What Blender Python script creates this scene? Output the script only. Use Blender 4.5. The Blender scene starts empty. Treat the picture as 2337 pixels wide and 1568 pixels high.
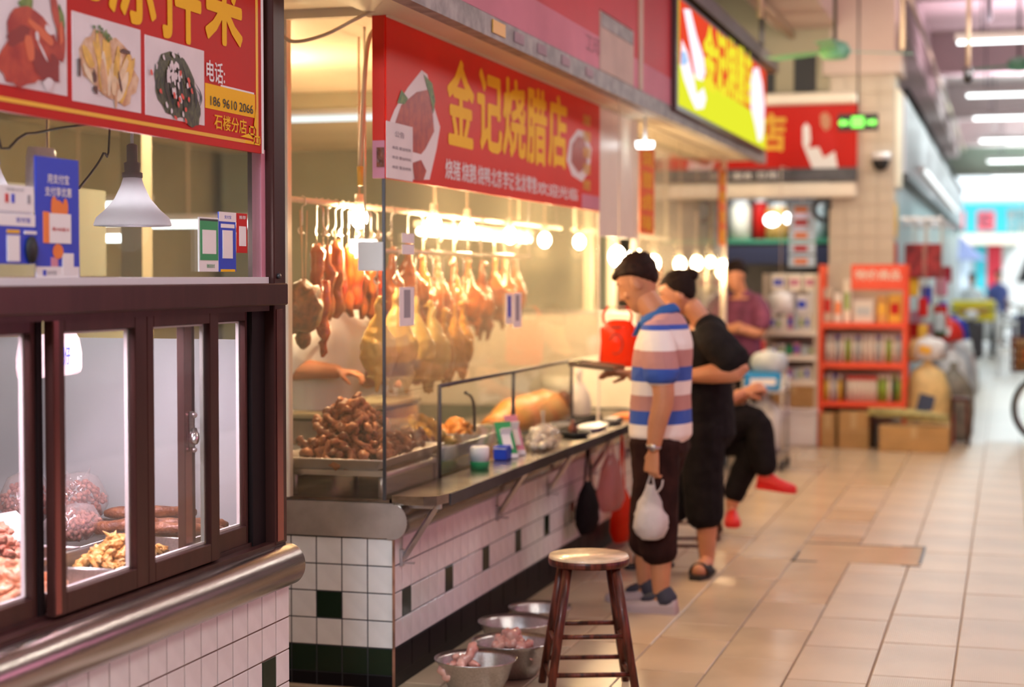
import bpy, bmesh, math, random
from mathutils import Vector, Matrix, Euler, noise
D = bpy.data; SC = bpy.context.scene; COL = SC.collection
R = math.radians; PI = math.pi
random.seed(11)
# ------------------------------------------------------------------ camera
FPX, HOR, VPX = 3900.0, 630.0, 2302.0
PITCH = math.atan((784 - HOR) / FPX)
YAW = math.atan((VPX - 1168.5) * math.cos(PITCH) / FPX)
EYE = Vector((0, 0, 1.5))
cam = D.objects.new('camera', D.cameras.new('camera')); COL.objects.link(cam)
cam.location = EYE; cam.rotation_euler = (PI / 2 - PITCH, 0, YAW)
cam.data.sensor_width = 36; cam.data.lens = FPX * 36 / 2337
cam.data.clip_start = .05; cam.data.clip_end = 400
cam.data.dof.use_dof = True; cam.data.dof.focus_distance = 5.2; cam.data.dof.aperture_fstop = 1.75
SC.camera = cam
CF = Vector((-math.sin(YAW) * math.cos(PITCH), math.cos(YAW) * math.cos(PITCH), -math.sin(PITCH)))
CR = Vector((math.cos(YAW), math.sin(YAW), 0)); CU = CR.cross(CF)
def pt(px, py, X=None, Y=None, Z=None):
    "where the sight line of a photograph pixel meets a real plane of the place"
    d = CF + CR * ((px - 1168.5) / FPX) - CU * ((py - 784) / FPX)
    t = X / d.x if X is not None else Y / d.y if Y is not None else (Z - EYE.z) / d.z
    return EYE + d * t
# ------------------------------------------------------------------ colour management, sky, daylight
vs = SC.view_settings; vs.view_transform = 'Standard'; vs.look = 'None'; vs.gamma = 1; vs.use_curve_mapping = False
vs.exposure = 0.0
SC.cycles.max_bounces = 10; SC.cycles.transparent_max_bounces = 24; SC.cycles.diffuse_bounces = 4
SC.cycles.glossy_bounces = 4; SC.cycles.sample_clamp_indirect = 6; SC.cycles.caustics_reflective = False; SC.cycles.caustics_refractive = False
W = D.worlds.new('sky'); SC.world = W; W.use_nodes = True
bg = W.node_tree.nodes['Background']; bg.inputs[0].default_value = (.86, .95, 1.0, 1); bg.inputs[1].default_value = 2.2
def lamp(name, kind, loc, power, col, size=.1, size_y=None, to=None, spread=None):
    l = D.lights.new(name, kind); l.energy = power; l.color = col
    if kind == 'AREA':
        l.shape = 'RECTANGLE' if size_y else 'SQUARE'; l.size = size
        if size_y: l.size_y = size_y
        if spread: l.spread = spread
    elif kind == 'SUN': l.angle = size
    else: l.shadow_soft_size = size
    o = D.objects.new(name, l); COL.objects.link(o); o.location = loc
    if to is not None: o.rotation_euler = (Vector(to) - Vector(loc)).to_track_quat('-Z', 'Y').to_euler()
    return o
lamp('sun', 'SUN', (0, 60, 20), 3.0, (1, .97, .92), .02, to=(-4, 72, 0))
# fluorescent battens over the near aisle (outside the frame) and the pink-lit meat stalls across the aisle
for yy in (1.5, 5.0, 8.5, 12.0):
    lamp('aisle_tube_light', 'AREA', (.3, yy, 3.3), 30, (1, .98, .90), 1.2, .1, to=(.3, yy, 0))
lamp('pink_meat_lamp_light', 'AREA', (3.6, 5.5, 1.9), 50, (1, .34, .60), 3.5, .5, to=(-2.2, 5.8, .9))
lamp('pink_meat_lamp_light', 'AREA', (3.6, 10.5, 1.9), 38, (1, .36, .60), 3.5, .5, to=(-2.2, 10.5, 2.4))
lamp('stall_tube_light', 'AREA', (-1.9, 1.0, 3.2), 170, (.78, .89, 1.0), 1.2, .3, to=(-2.4, 5.7, .6))
# ------------------------------------------------------------------ mesh helpers
class MB:
    def __init__(s): s.v = []; s.f = []; s.m = []; s.sm = []
    def add(s, vs_, fs_, mi=0, smooth=False):
        o = len(s.v); s.v += [tuple(v) for v in vs_]
        for f in fs_: s.f.append(tuple(i + o for i in f)); s.m.append(mi); s.sm.append(smooth)
        return s
    def box(s, c, d, mi=0, rot=None, ch=0.0):
        hx, hy, hz = d[0] / 2, d[1] / 2, d[2] / 2
        if ch <= 0:
            vs_ = [Vector((x, y, z)) for x in (-hx, hx) for y in (-hy, hy) for z in (-hz, hz)]
            fs_ = [(0, 1, 3, 2), (4, 6, 7, 5), (0, 4, 5, 1), (2, 3, 7, 6), (0, 2, 6, 4), (1, 5, 7, 3)]
        else:
            ch = min(ch, .45 * min(d)); vs_ = []; idx = {}
            for x in (-1, 1):
                for y in (-1, 1):
                    for z in (-1, 1):
                        for a in range(3):
                            h = [x * (hx - ch), y * (hy - ch), z * (hz - ch)]
                            h[a] = (x * hx, y * hy, z * hz)[a]
                            idx[(x, y, z, a)] = len(vs_); vs_.append(Vector(h))
            fs_ = []
            for a in range(3):
                b, c2 = (a + 1) % 3, (a + 2) % 3
                for sgn in (-1, 1):
                    q = []
                    for (p, r) in ((-1, -1), (1, -1), (1, 1), (-1, 1)):
                        k = [0, 0, 0]; k[a] = sgn; k[b] = p; k[c2] = r; q.append(idx[(*k, a)])
                    fs_.append(tuple(q if sgn > 0 else q[::-1]))
            for a in range(3):
                b, c2 = (a + 1) % 3, (a + 2) % 3
                for p in (-1, 1):
                    for r in (-1, 1):
                        k0 = [0, 0, 0]; k0[b] = p; k0[c2] = r; k1 = list(k0); k0[a] = -1; k1[a] = 1
                        q = (idx[(*k0, b)], idx[(*k1, b)], idx[(*k1, c2)], idx[(*k0, c2)])
                        fs_.append(q if p * r < 0 else q[::-1])
            for x in (-1, 1):
                for y in (-1, 1):
                    for z in (-1, 1):
                        q = tuple(idx[(x, y, z, a)] for a in range(3)); fs_.append(q if x * y * z > 0 else q[::-1])
        if rot is not None:
            m = rot if isinstance(rot, Matrix) else Euler(rot).to_matrix()
            vs_ = [m @ v for v in vs_]
        c = Vector(c); return s.add([v + c for v in vs_], fs_, mi)
    def b2(s, a, b, mi=0, ch=0.0):
        "box from corner a to corner b"
        return s.box([(p + q) / 2 for p, q in zip(a, b)], [abs(p - q) for p, q in zip(a, b)], mi, None, ch)
    def tube(s, pts, rad, n=8, mi=0, cap=True, smooth=True, flat=None):
        pts = [Vector(p) for p in pts]; k = len(pts)
        if not isinstance(rad, (list, tuple)): rad = [rad] * k
        vs_, fs_ = [], []; ref = None
        for i, p in enumerate(pts):
            t = (pts[min(i + 1, k - 1)] - pts[max(i - 1, 0)])
            t = t.normalized() if t.length > 1e-9 else Vector((0, 0, 1))
            if ref is None:
                ref = Vector((0, 0, 1)) if abs(t.z) < .9 else Vector((1, 0, 0))
                if flat is not None: ref = Vector(flat)
            u = (ref - t * ref.dot(t)); u = u.normalized() if u.length > 1e-6 else t.orthogonal().normalized()
            w = t.cross(u); ref = u
            ra, rb = rad[i] if isinstance(rad[i], (list, tuple)) else (rad[i], rad[i])
            for j in range(n):
                a = 2 * PI * j / n; vs_.append(p + u * (math.cos(a) * ra) + w * (math.sin(a) * rb))
        for i in range(k - 1):
            for j in range(n):
                a, b = i * n + j, i * n + (j + 1) % n; fs_.append((a, b, b + n, a + n))
        if cap: fs_ += [tuple(range(n - 1, -1, -1)), tuple(range((k - 1) * n, k * n))]
        return s.add(vs_, fs_, mi, smooth)
    def lathe(s, prof, c=(0, 0, 0), n=20, mi=0, smooth=True, m=None):
        vs_, fs_ = [], []; c = Vector(c)
        for (r, z) in prof:
            for j in range(n):
                a = 2 * PI * j / n; v = Vector((r * math.cos(a), r * math.sin(a), z))
                vs_.append((m @ v if m else v) + c)
        for i in range(len(prof) - 1):
            for j in range(n):
                a, b = i * n + j, i * n + (j + 1) % n; fs_.append((a, b, b + n, a + n))
        if prof[0][0] > 1e-5: fs_.append(tuple(range(n - 1, -1, -1)))
        if prof[-1][0] > 1e-5: fs_.append(tuple(range((len(prof) - 1) * n, len(prof) * n)))
        return s.add(vs_, fs_, mi, smooth)
    def ball(s, c, r, mi=0, n=10, k=7, rot=None):
        rr = r if isinstance(r, (list, tuple)) else (r, r, r)
        prof = [(max(math.sin(PI * i / k), 1e-6), -math.cos(PI * i / k)) for i in range(k + 1)]
        sc = Matrix.Diagonal(rr); m = (rot.to_matrix() if isinstance(rot, Euler) else rot) @ sc if rot is not None else sc
        return s.lathe(prof, c, n, mi, True, m)
    def prism(s, out, axis, a, b, mi=0, smooth=False):
        "extrude a 2-D outline along an axis; outline is in the two other axes in order"
        n = len(out); vs_ = []
        for t in (a, b):
            for (p, q) in out:
                v = [0, 0, 0]; v[axis] = t; v[(axis + 1) % 3] = p; v[(axis + 2) % 3] = q; vs_.append(v)
        fs_ = [(i, (i + 1) % n, (i + 1) % n + n, i + n) for i in range(n)]
        s.add(vs_, fs_, mi, smooth); return s.add(vs_, [tuple(range(n - 1, -1, -1)), tuple(range(n, 2 * n))], mi)
    def quad(s, a, b, c, d, mi=0): return s.add([a, b, c, d], [(0, 1, 2, 3)], mi)
    def mesh(s, name, mats):
        me = D.meshes.new(name); me.from_pydata(s.v, [], s.f)
        for m in (mats if isinstance(mats, (list, tuple)) else [mats]): me.materials.append(m)
        me.polygons.foreach_set('material_index', s.m); me.polygons.foreach_set('use_smooth', s.sm); me.update()
        bm = bmesh.new(); bm.from_mesh(me); bmesh.ops.recalc_face_normals(bm, faces=bm.faces); bm.to_mesh(me); bm.free()
        return me
    def obj(s, name, mats, parent=None, world=True, **kw):
        return link(name, s.mesh(name, mats), parent, world, **kw)
def link(name, me, parent=None, world=True, loc=None, rot=None, scale=None, label=None, cat=None, group=None, kind=None):
    "world=True: the mesh is in world coordinates, its (unrotated) parent's location is taken off"
    o = D.objects.new(name, me); COL.objects.link(o)
    if parent is not None:
        o.parent = parent
        if world: o.matrix_parent_inverse = Matrix.Translation(-gloc(parent))
    if loc is not None: o.location = loc
    if rot is not None: o.rotation_euler = rot
    if scale is not None: o.scale = scale if isinstance(scale, (tuple, list)) else (scale,) * 3
    return tag(o, label, cat, group, kind)
def gloc(o):
    l = Vector(o.location)
    while o.parent is not None:
        l = l + o.matrix_parent_inverse.translation + o.parent.location; o = o.parent
        if o.parent is None: break
    return l
def tag(o, label=None, cat=None, group=None, kind=None):
    for k, v in (('label', label), ('category', cat), ('group', group), ('kind', kind)):
        if v: o[k] = v
    return o
def thing(name, label, cat, loc=(0, 0, 0), rz=0, group=None):
    o = D.objects.new(name, None); COL.objects.link(o); o.location = loc; o.rotation_euler = (0, 0, rz)
    o.empty_display_size = .05
    return tag(o, label, cat, group)
def copy_tree(o, parent=None):
    c = o.copy(); COL.objects.link(c)
    if parent is not None: c.parent = parent
    for ch in list(o.children): copy_tree(ch, c)
    return c
TS = D.scenes.new('workbench')
def evaluated(o):
    "mesh of an object with its modifiers applied, worked out in a scratch scene"
    TS.collection.objects.link(o); vl = TS.view_layers[0]; vl.update()
    with bpy.context.temp_override(scene=TS, view_layer=vl): dg = bpy.context.evaluated_depsgraph_get()
    ne = D.meshes.new_from_object(o.evaluated_get(dg), depsgraph=dg); D.objects.remove(o); return ne
def fuse(mb, voxel=.006, smooth=2, name='fused', decimate=None):
    "one continuous surface out of overlapping closed shapes"
    me = mb.mesh('tmp', []); o = D.objects.new('tmp', me)
    r = o.modifiers.new('r', 'REMESH'); r.mode = 'VOXEL'; r.voxel_size = voxel; r.use_smooth_shade = True
    if smooth:
        sm = o.modifiers.new('s', 'SMOOTH'); sm.factor = .5; sm.iterations = smooth
    if decimate:
        dm = o.modifiers.new('d', 'DECIMATE'); dm.ratio = decimate
    ne = evaluated(o); D.meshes.remove(me); ne.name = name; ne.materials.clear()
    ne.polygons.foreach_set('use_smooth', [True] * len(ne.polygons))
    return ne
def wobble(me, amp, scale, seed=0):
    nn = [v.normal.copy() for v in me.vertices]
    for v, n_ in zip(me.vertices, nn):
        p = v.co * scale + Vector((seed * 7.3, seed * 3.1, seed))
        v.co += n_ * (noise.noise(p) * amp)
    me.update(); return me
def spline(pts, n=4):
    "Catmull-Rom through points"
    pts = [Vector(p) for p in pts]; out = []
    for i in range(len(pts) - 1):
        p0, p1, p2, p3 = pts[max(i - 1, 0)], pts[i], pts[i + 1], pts[min(i + 2, len(pts) - 1)]
        for k in range(n):
            t = k / n
            out.append(.5 * ((2 * p1) + (p2 - p0) * t + (2 * p0 - 5 * p1 + 4 * p2 - p3) * t * t + (3 * p1 - p0 - 3 * p2 + p3) * t ** 3))
    return out + [pts[-1]]
# text as thin printed geometry: plane 'X' faces +X (reads along +Y), plane 'Y' faces -Y (reads along +X)
FONTC = {}
def text_mesh(body, w, h, mat, bold=.0):
    cu = D.curves.new('t', 'FONT'); cu.body = body; cu.size = 1; cu.extrude = 0; cu.resolution_u = 2
    me = evaluated(D.objects.new('t', cu)); D.curves.remove(cu)
    if not me.vertices: return None
    xs = [v.co.x for v in me.vertices]; ys = [v.co.y for v in me.vertices]
    x0, x1, y0, y1 = min(xs), max(xs), min(ys), max(ys)
    sx = w / max(x1 - x0, 1e-6) if w else h / max(y1 - y0, 1e-6); sy = h / max(y1 - y0, 1e-6) if h else sx
    for v in me.vertices: v.co = Vector(((v.co.x - (x0 + x1) / 2) * sx, (v.co.y - (y0 + y1) / 2) * sy, 0))
    if bold:                                            # bolder print: the strokes overlaid with small shifts
        d = bold * .62; b = MB(); V = [v.co.copy() for v in me.vertices]; Fc = [tuple(p.vertices) for p in me.polygons]; D.meshes.remove(me)
        for j, (ax, ay) in enumerate(((0, 0), (1, 0), (-1, 0), (0, 1), (0, -1), (.7, .7), (-.7, .7), (.7, -.7), (-.7, -.7))): b.add([v + Vector((ax * d * sx, ay * d * sy, j * 1e-6)) for v in V], Fc)
        me = b.mesh('t', mat); return me
    me.materials.clear(); me.materials.append(mat); return me
ROTP = {'X': Matrix(((0, 0, 1), (1, 0, 0), (0, 1, 0))).to_euler(), 'Y': Euler((PI / 2, 0, 0))}
def text(name, body, c, w, h, mat, parent, plane='X', bold=.02, roll=0):
    me = text_mesh(body, w, h, mat, bold)
    if me is None: return None
    me.name = name; o = link(name, me, parent, True); o.location = c
    e = ROTP[plane]
    o.rotation_euler = (e.to_matrix() @ Matrix.Rotation(roll, 3, 'Z')).to_euler() if roll else e
    return o
# ------------------------------------------------------------------ materials
def M(name, col, rough=.5, metal=0, var=0.0, vs=6.0, bump=0.0, bs=40.0, emit=0.0, ecol=None, coat=0.0, sss=0.0, spec=.5, stretch=None, col2=None, trans=0.0, det=4):
    m = D.materials.new(name); m.use_nodes = True; nt = m.node_tree; b = nt.nodes['Principled BSDF']
    b.inputs['Base Color'].default_value = (*col, 1); b.inputs['Roughness'].default_value = rough; b.inputs['Metallic'].default_value = metal
    b.inputs['Coat Weight'].default_value = coat; b.inputs['Specular IOR Level'].default_value = spec
    if sss: b.inputs['Subsurface Weight'].default_value = sss; b.inputs['Subsurface Radius'].default_value = (.02, .008, .004)
    if trans: b.inputs['Transmission Weight'].default_value = trans
    if emit: b.inputs['Emission Color'].default_value = (*(ecol or col), 1); b.inputs['Emission Strength'].default_value = emit
    if var or bump or col2:
        tc = nt.nodes.new('ShaderNodeTexCoord'); src = tc.outputs['Object']
        if stretch:
            mp = nt.nodes.new('ShaderNodeMapping'); mp.inputs['Scale'].default_value = stretch; nt.links.new(src, mp.inputs[0]); src = mp.outputs[0]
        if var or col2:
            n = nt.nodes.new('ShaderNodeTexNoise'); n.inputs['Scale'].default_value = vs; n.inputs['Detail'].default_value = det; nt.links.new(src, n.inputs['Vector'])
            cr = nt.nodes.new('ShaderNodeValToRGB'); e = cr.color_ramp.elements; e[0].position = .36; e[1].position = .64
            c2 = col2 or tuple(min(1, c * (1 + var)) for c in col); c1 = col if col2 else tuple(c * (1 - var) for c in col)
            e[0].color = (*c1, 1); e[1].color = (*c2, 1)
            nt.links.new(n.outputs['Fac'], cr.inputs[0]); nt.links.new(cr.outputs[0], b.inputs['Base Color'])
        if bump:
            n2 = nt.nodes.new('ShaderNodeTexNoise'); n2.inputs['Scale'].default_value = bs; n2.inputs['Detail'].default_value = 3; nt.links.new(src, n2.inputs['Vector'])
            bp = nt.nodes.new('ShaderNodeBump'); bp.inputs['Strength'].default_value = bump; bp.inputs['Distance'].default_value = .01
            nt.links.new(n2.outputs['Fac'], bp.inputs['Height']); nt.links.new(bp.outputs[0], b.inputs['Normal'])
    return m
def emis(name, col, s):
    m = D.materials.new(name); m.use_nodes = True; nt = m.node_tree; nt.nodes.clear()
    e = nt.nodes.new('ShaderNodeEmission'); e.inputs[0].default_value = (*col, 1); e.inputs[1].default_value = s
    o = nt.nodes.new('ShaderNodeOutputMaterial'); nt.links.new(e.outputs[0], o.inputs[0]); return m
def glassy(name, tint=(1, 1, 1), film=.0, filmcol=(.9, .88, .84), base=.03, rough=.02, wrinkle=0.0):
    "clear sheet: transparent + mirror by facing angle, plus a pale film that scatters light"
    m = D.materials.new(name); m.use_nodes = True; nt = m.node_tree; nt.nodes.clear(); N = nt.nodes.new; L = nt.links.new
    tr = N('ShaderNodeBsdfTransparent'); tr.inputs[0].default_value = (*tint, 1)
    gl = N('ShaderNodeBsdfGlossy'); gl.inputs['Roughness'].default_value = rough
    lw = N('ShaderNodeLayerWeight'); lw.inputs[0].default_value = .5
    pw = N('ShaderNodeMath'); pw.operation = 'POWER'; pw.inputs[1].default_value = 4; L(lw.outputs['Facing'], pw.inputs[0])
    ma = N('ShaderNodeMath'); ma.operation = 'MULTIPLY_ADD'; ma.inputs[1].default_value = .75; ma.inputs[2].default_value = base; L(pw.outputs[0], ma.inputs[0])
    mx = N('ShaderNodeMixShader'); L(ma.outputs[0], mx.inputs[0]); L(tr.outputs[0], mx.inputs[1]); L(gl.outputs[0], mx.inputs[2])
    out = mx.outputs[0]
    if wrinkle:
        tc = N('ShaderNodeTexCoord'); nz = N('ShaderNodeTexNoise'); nz.inputs['Scale'].default_value = 22; L(tc.outputs['Object'], nz.inputs['Vector'])
        bp = N('ShaderNodeBump'); bp.inputs['Strength'].default_value = wrinkle; bp.inputs['Distance'].default_value = .02
        L(nz.outputs['Fac'], bp.inputs['Height']); L(bp.outputs[0], gl.inputs['Normal']); nrm = bp.outputs[0]
    if film:
        tl = N('ShaderNodeBsdfTranslucent'); tl.inputs[0].default_value = (*filmcol, 1)
        df = N('ShaderNodeBsdfDiffuse'); df.inputs[0].default_value = (*filmcol, 1)
        if wrinkle: L(nrm, df.inputs['Normal']); L(nrm, tl.inputs['Normal'])
        m2 = N('ShaderNodeMixShader'); m2.inputs[0].default_value = .5; L(tl.outputs[0], m2.inputs[1]); L(df.outputs[0], m2.inputs[2])
        m3 = N('ShaderNodeMixShader'); m3.inputs[0].default_value = film; L(out, m3.inputs[1]); L(m2.outputs[0], m3.inputs[2]); out = m3.outputs[0]
    o = N('ShaderNodeOutputMaterial'); L(out, o.inputs[0]); return m
def bands(name, stops, rough=.8, axis=2, sss=0):
    "cloth or paint in hard horizontal bands along an object axis: stops = [(upper limit, colour)...]"
    m = M(name, (.5, .5, .5), rough, bump=.15, bs=300); nt = m.node_tree; b = nt.nodes['Principled BSDF']
    tc = nt.nodes.new('ShaderNodeTexCoord'); sx = nt.nodes.new('ShaderNodeSeparateXYZ'); nt.links.new(tc.outputs['Object'], sx.inputs[0])
    lo = stops[0][0]; hi = stops[-1][0]
    mr = nt.nodes.new('ShaderNodeMapRange'); mr.inputs[1].default_value = lo; mr.inputs[2].default_value = hi; nt.links.new(sx.outputs[axis], mr.inputs[0])
    cr = nt.nodes.new('ShaderNodeValToRGB'); cr.color_ramp.interpolation = 'CONSTANT'; e = cr.color_ramp.elements
    e[0].position = 0; e[0].color = (*stops[0][1], 1); e[1].position = 1; e[1].color = (*stops[-1][1], 1)
    for z, c in stops[1:-1]: k = e.new((z - lo) / (hi - lo)); k.color = (*c, 1)
    nt.links.new(mr.outputs[0], cr.inputs[0]); nt.links.new(cr.outputs[0], b.inputs['Base Color']); return m
def ribbed(m, scale=260, strength=.35):
    nt = m.node_tree; b = nt.nodes['Principled BSDF']; tc = nt.nodes.new('ShaderNodeTexCoord')
    w = nt.nodes.new('ShaderNodeTexWave'); w.bands_direction = 'X'; w.inputs['Scale'].default_value = scale / 6.28; w.inputs['Distortion'].default_value = .4
    nt.links.new(tc.outputs['Object'], w.inputs['Vector']); bp = nt.nodes.new('ShaderNodeBump'); bp.inputs['Strength'].default_value = strength; bp.inputs['Distance'].default_value = .002
    nt.links.new(w.outputs['Fac'], bp.inputs['Height']); nt.links.new(bp.outputs[0], b.inputs['Normal']); return m
m_white_tile = M('white_tile', (.80, .78, .78), .18, var=.05, vs=9, bump=.04, bs=14)
m_green_tile = M('green_tile', (.008, .022, .012), .2, spec=.3); m_black_tile = M('black_tile', (.008, .006, .008), .45, spec=.15)
m_grout = M('dark_grout', (.05, .05, .06), .9); m_grout_brown = M('brown_grout', (.16, .10, .075), .9)
m_floor_tile = ribbed(M('beige_floor_tile', (.50, .365, .235), .30, var=.10, vs=2.2))
m_floor_tile2 = M('smooth_beige_floor_tile', (.53, .40, .265), .22, var=.08, vs=3)
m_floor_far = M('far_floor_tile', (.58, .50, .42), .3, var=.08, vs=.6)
m_floor_grout = M('floor_grout', (.20, .13, .09), .85)
m_steel = M('brushed_steel', (.55, .53, .52), .28, 1, var=.10, vs=5, bump=.08, bs=60, stretch=(30, 1, 30))
m_steel_dull = M('dull_steel', (.56, .53, .54), .42, 1, var=.12, vs=10)
m_steel_worn = M('worn_steel', (.36, .31, .27), .22, 1, var=.25, vs=7, bump=.1, bs=20)
m_bullnose = M('steel_bullnose', (.40, .36, .33), .24, 1, var=.16, vs=3, bump=.05, bs=30, stretch=(12, .6, 12))
m_dark_steel = M('dark_grey_painted_steel', (.08, .075, .08), .4, .6, var=.2)
m_frame = M('maroon_brown_aluminium', (.062, .021, .017), .32, .4, var=.15, vs=4, stretch=(1, 6, .6))
m_frame_rub = M('black_window_gasket', (.012, .007, .007), .6, spec=.15)
m_glass = glassy('clear_window_glass', (.97, .98, .97), .015)
m_glass_side = glassy('greasy_bloom_side_glass', (.98, .96, .92), .03, (.95, .85, .66), base=.025)  # pale film carries some of the bulbs' glow besides grease
m_glass_bloom = glassy('greasy_bloom_front_glass', (.98, .96, .92), .08, (.95, .84, .64), base=.03)  # film imitates the bulbs' bloom as haze, as well as grease
m_glass_guard = glassy('guard_glass', (.97, .98, .96), .03, base=.04)
m_red = M('red_sign_vinyl', (.50, .009, .003), .45, spec=.18, var=.06, vs=2)
m_red_deep = M('deep_red_vinyl', (.52, .012, .008), .45, spec=.2)
m_yellow = M('sign_yellow', (.86, .47, .004), .5, spec=.2); m_gold = M('sign_gold', (.80, .44, .02), .4)
m_white = M('white_print', (.80, .76, .74), .5); m_paper = M('white_paper', (.74, .71, .69), .7, var=.03); m_black_ink = M('black_ink', (.03, .03, .03), .6)
m_grey_ink = M('grey_ink', (.30, .29, .31), .7)
m_pink_panel = M('pink_fascia_band', (.60, .24, .31), .6, spec=.2, var=.07, vs=3); m_red_panel = M('rose_red_fascia', (.52, .035, .055), .5, spec=.2, var=.08, vs=2)
m_fascia_metal = M('weathered_grey_fascia', (.30, .27, .26), .5, .5, var=.25, vs=14, bump=.1)
m_plate = M('beige_service_plate', (.50, .40, .33), .6, var=.08)
m_cream = M('cream_paint', (.84, .74, .56), .5, var=.05, vs=2); m_cream_w = M('cream_white_panel', (.84, .76, .62), .35, var=.03)
m_board = M('frosted_white_board', (.47, .53, .53), .35, var=.05, vs=3); m_olive = M('olive_grey_wall', (.33, .30, .20), .7, var=.15, vs=1.2)
m_greywall = M('grey_green_wall', (.30, .33, .27), .8, var=.12, vs=1)
m_wood_dark = M('dark_red_varnished_wood', (.085, .018, .009), .4, var=.6, vs=9, stretch=(6, 6, .8), coat=.05, spec=.25)
m_frame_pinklit = M('pink_lit_aluminium', (.42, .16, .16), .22, 1)  # rose base colour paints pink lamp light onto the aluminium
m_seat = M('pale_worn_wood_seat', (.62, .45, .28), .32, var=.25, vs=12, bump=.3, bs=22, coat=.4)
m_rubber = M('black_rubber', (.012, .012, .013), .6); m_black_cloth = M('black_cloth', (.012, .010, .011), .85, spec=.12, var=.2, vs=20, bump=.1)
m_white_cloth = M('white_work_cloth', (.78, .81, .84), .85, spec=.2, var=.03, bump=.2, bs=12)
m_skin = M('tan_skin', (.50, .215, .105), .5, sss=.12, var=.06, vs=14); m_skin2 = M('warm_skin', (.56, .25, .14), .5, sss=.12, var=.05, vs=14)
m_hair = M('black_brown_hair', (.014, .006, .004), .6, spec=.15, bump=.4, bs=120, stretch=(1, 1, 5), var=.3, vs=40)
m_lip = M('lips', (.34, .10, .07), .5); m_eyew = M('eye_white', (.7, .66, .62), .3)
m_cardboard = M('brown_cardboard', (.42, .24, .085), .75, var=.10, vs=4); m_tape = M('packing_tape', (.50, .33, .15), .3)
m_orange_red = M('orange_red_shelf', (.80, .07, .012), .4); m_beige_metal = M('beige_painted_metal', (.55, .44, .32), .5, var=.06)
m_plastic_white = M('white_plastic', (.78, .77, .76), .35); m_bag_clear = glassy('thin_clear_bag', (.96, .95, .95), .22, (.9, .86, .86), base=.05, rough=.12, wrinkle=.9)
m_bag_white = glassy('thin_white_bag', (.9, .88, .88), .72, (.85, .80, .79), base=.05, rough=.2, wrinkle=.8)
m_bag_red = glassy('thin_red_bag', (.95, .35, .2), .72, (.86, .06, .015), base=.04, rough=.2, wrinkle=.8)
m_bag_pink = glassy('thin_pink_bag', (.95, .7, .7), .5, (.80, .40, .40), base=.04, rough=.2, wrinkle=.8)
m_tube = emis('lit_fluorescent_tube', (.93, 1, 1), 5); m_bulb = emis('lit_warm_bulb', (1, .80, .50), 90)
m_ceiling = M('painted_concrete_ceiling', (.58, .45, .46), .8, var=.08, vs=.7); m_beam = M('cream_concrete_beam', (.62, .50, .42), .75, var=.08, vs=1)
m_shade = glassy('white_enamel_shade', (1, 1, 1), .97, (.88, .82, .86), base=.04, rough=.3); m_socket = M('grey_brown_lamp_socket', (.20, .13, .13), .5)
m_cable = M('cream_cable', (.60, .47, .34), .5); m_cable_dark = M('dark_cable', (.09, .07, .06), .6)
m_blue = M('payment_blue', (.012, .05, .50), .4); m_green = M('payment_green', (.03, .30, .10), .4); m_orange = M('print_orange', (.80, .20, .03), .5)
m_conc = M('cream_pillar_tile', (.50, .41, .30), .4, var=.05, vs=3)
# foods
m_roast = M('glazed_roast_skin', (.17, .026, .005), .28, coat=.4, col2=(.36, .092, .012), vs=14, bump=.25, bs=40)
m_charsiu = M('red_glazed_pork', (.26, .018, .006), .25, coat=.5, col2=(.44, .07, .014), vs=18, bump=.4, bs=35)
m_dark_roast = M('dark_roast_lump', (.07, .013, .004), .4, coat=.1, col2=(.24, .055, .014), vs=30, bump=.5, bs=60)
m_chick = M('poached_chicken_skin', (.52, .31, .06), .38, coat=.25, col2=(.62, .43, .14), vs=9, bump=.2, bs=70, sss=.1)
m_chick_gold = M('golden_soy_chicken_skin', (.40, .15, .012), .3, coat=.5, col2=(.55, .25, .02), vs=10, bump=.2, bs=60)
m_braise = M('braised_brown_offal', (.21, .050, .018), .5, coat=.12, col2=(.54, .20, .085), vs=26, bump=.4, bs=60)
m_braise_dk = M('dark_braised_piece', (.11, .022, .008), .42, coat=.2, col2=(.34, .085, .028), vs=26, bump=.4, bs=60)
m_gold_food = M('golden_fried_piece', (.70, .33, .03), .4, coat=.3, col2=(.80, .52, .10), vs=22, bump=.4, bs=70)
m_yellow_food = M('yellow_chicken_piece', (.60, .26, .04), .4, coat=.2, col2=(.78, .50, .16), vs=40, bump=.7, bs=90)
m_pink_meat = M('pink_marinated_meat', (.46, .10, .05), .4, coat=.25, col2=(.70, .36, .24), vs=60, bump=.7, bs=110)
m_orange_meat = M('orange_pale_meat', (.64, .20, .07), .4, coat=.25, col2=(.78, .46, .28), vs=36, bump=.7, bs=90)
m_peanut = M('red_skin_peanut', (.20, .045, .03), .5, col2=(.46, .20, .14), vs=60); m_sausage = M('brown_sausage', (.12, .034, .012), .4, coat=.15, col2=(.30, .115, .045), vs=38, bump=.5, bs=90)
m_raw = M('raw_pale_pork', (.62, .24, .18), .35, coat=.4, col2=(.74, .42, .34), vs=14, bump=.3, bs=40)
m_crackling = M('orange_roast_pork_skin', (.78, .22, .004), .5, coat=.05, col2=(.72, .36, .05), vs=7, bump=.3, bs=60)
m_bone = M('pale_bone', (.75, .66, .50), .5); m_garlic = M('cream_garlic', (.74, .64, .48), .55, var=.08, vs=20)
# ================================================================== the hall
def struct(mb, name, mats, **kw): return mb.obj(name, mats, None, kind='structure', **kw)
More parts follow.
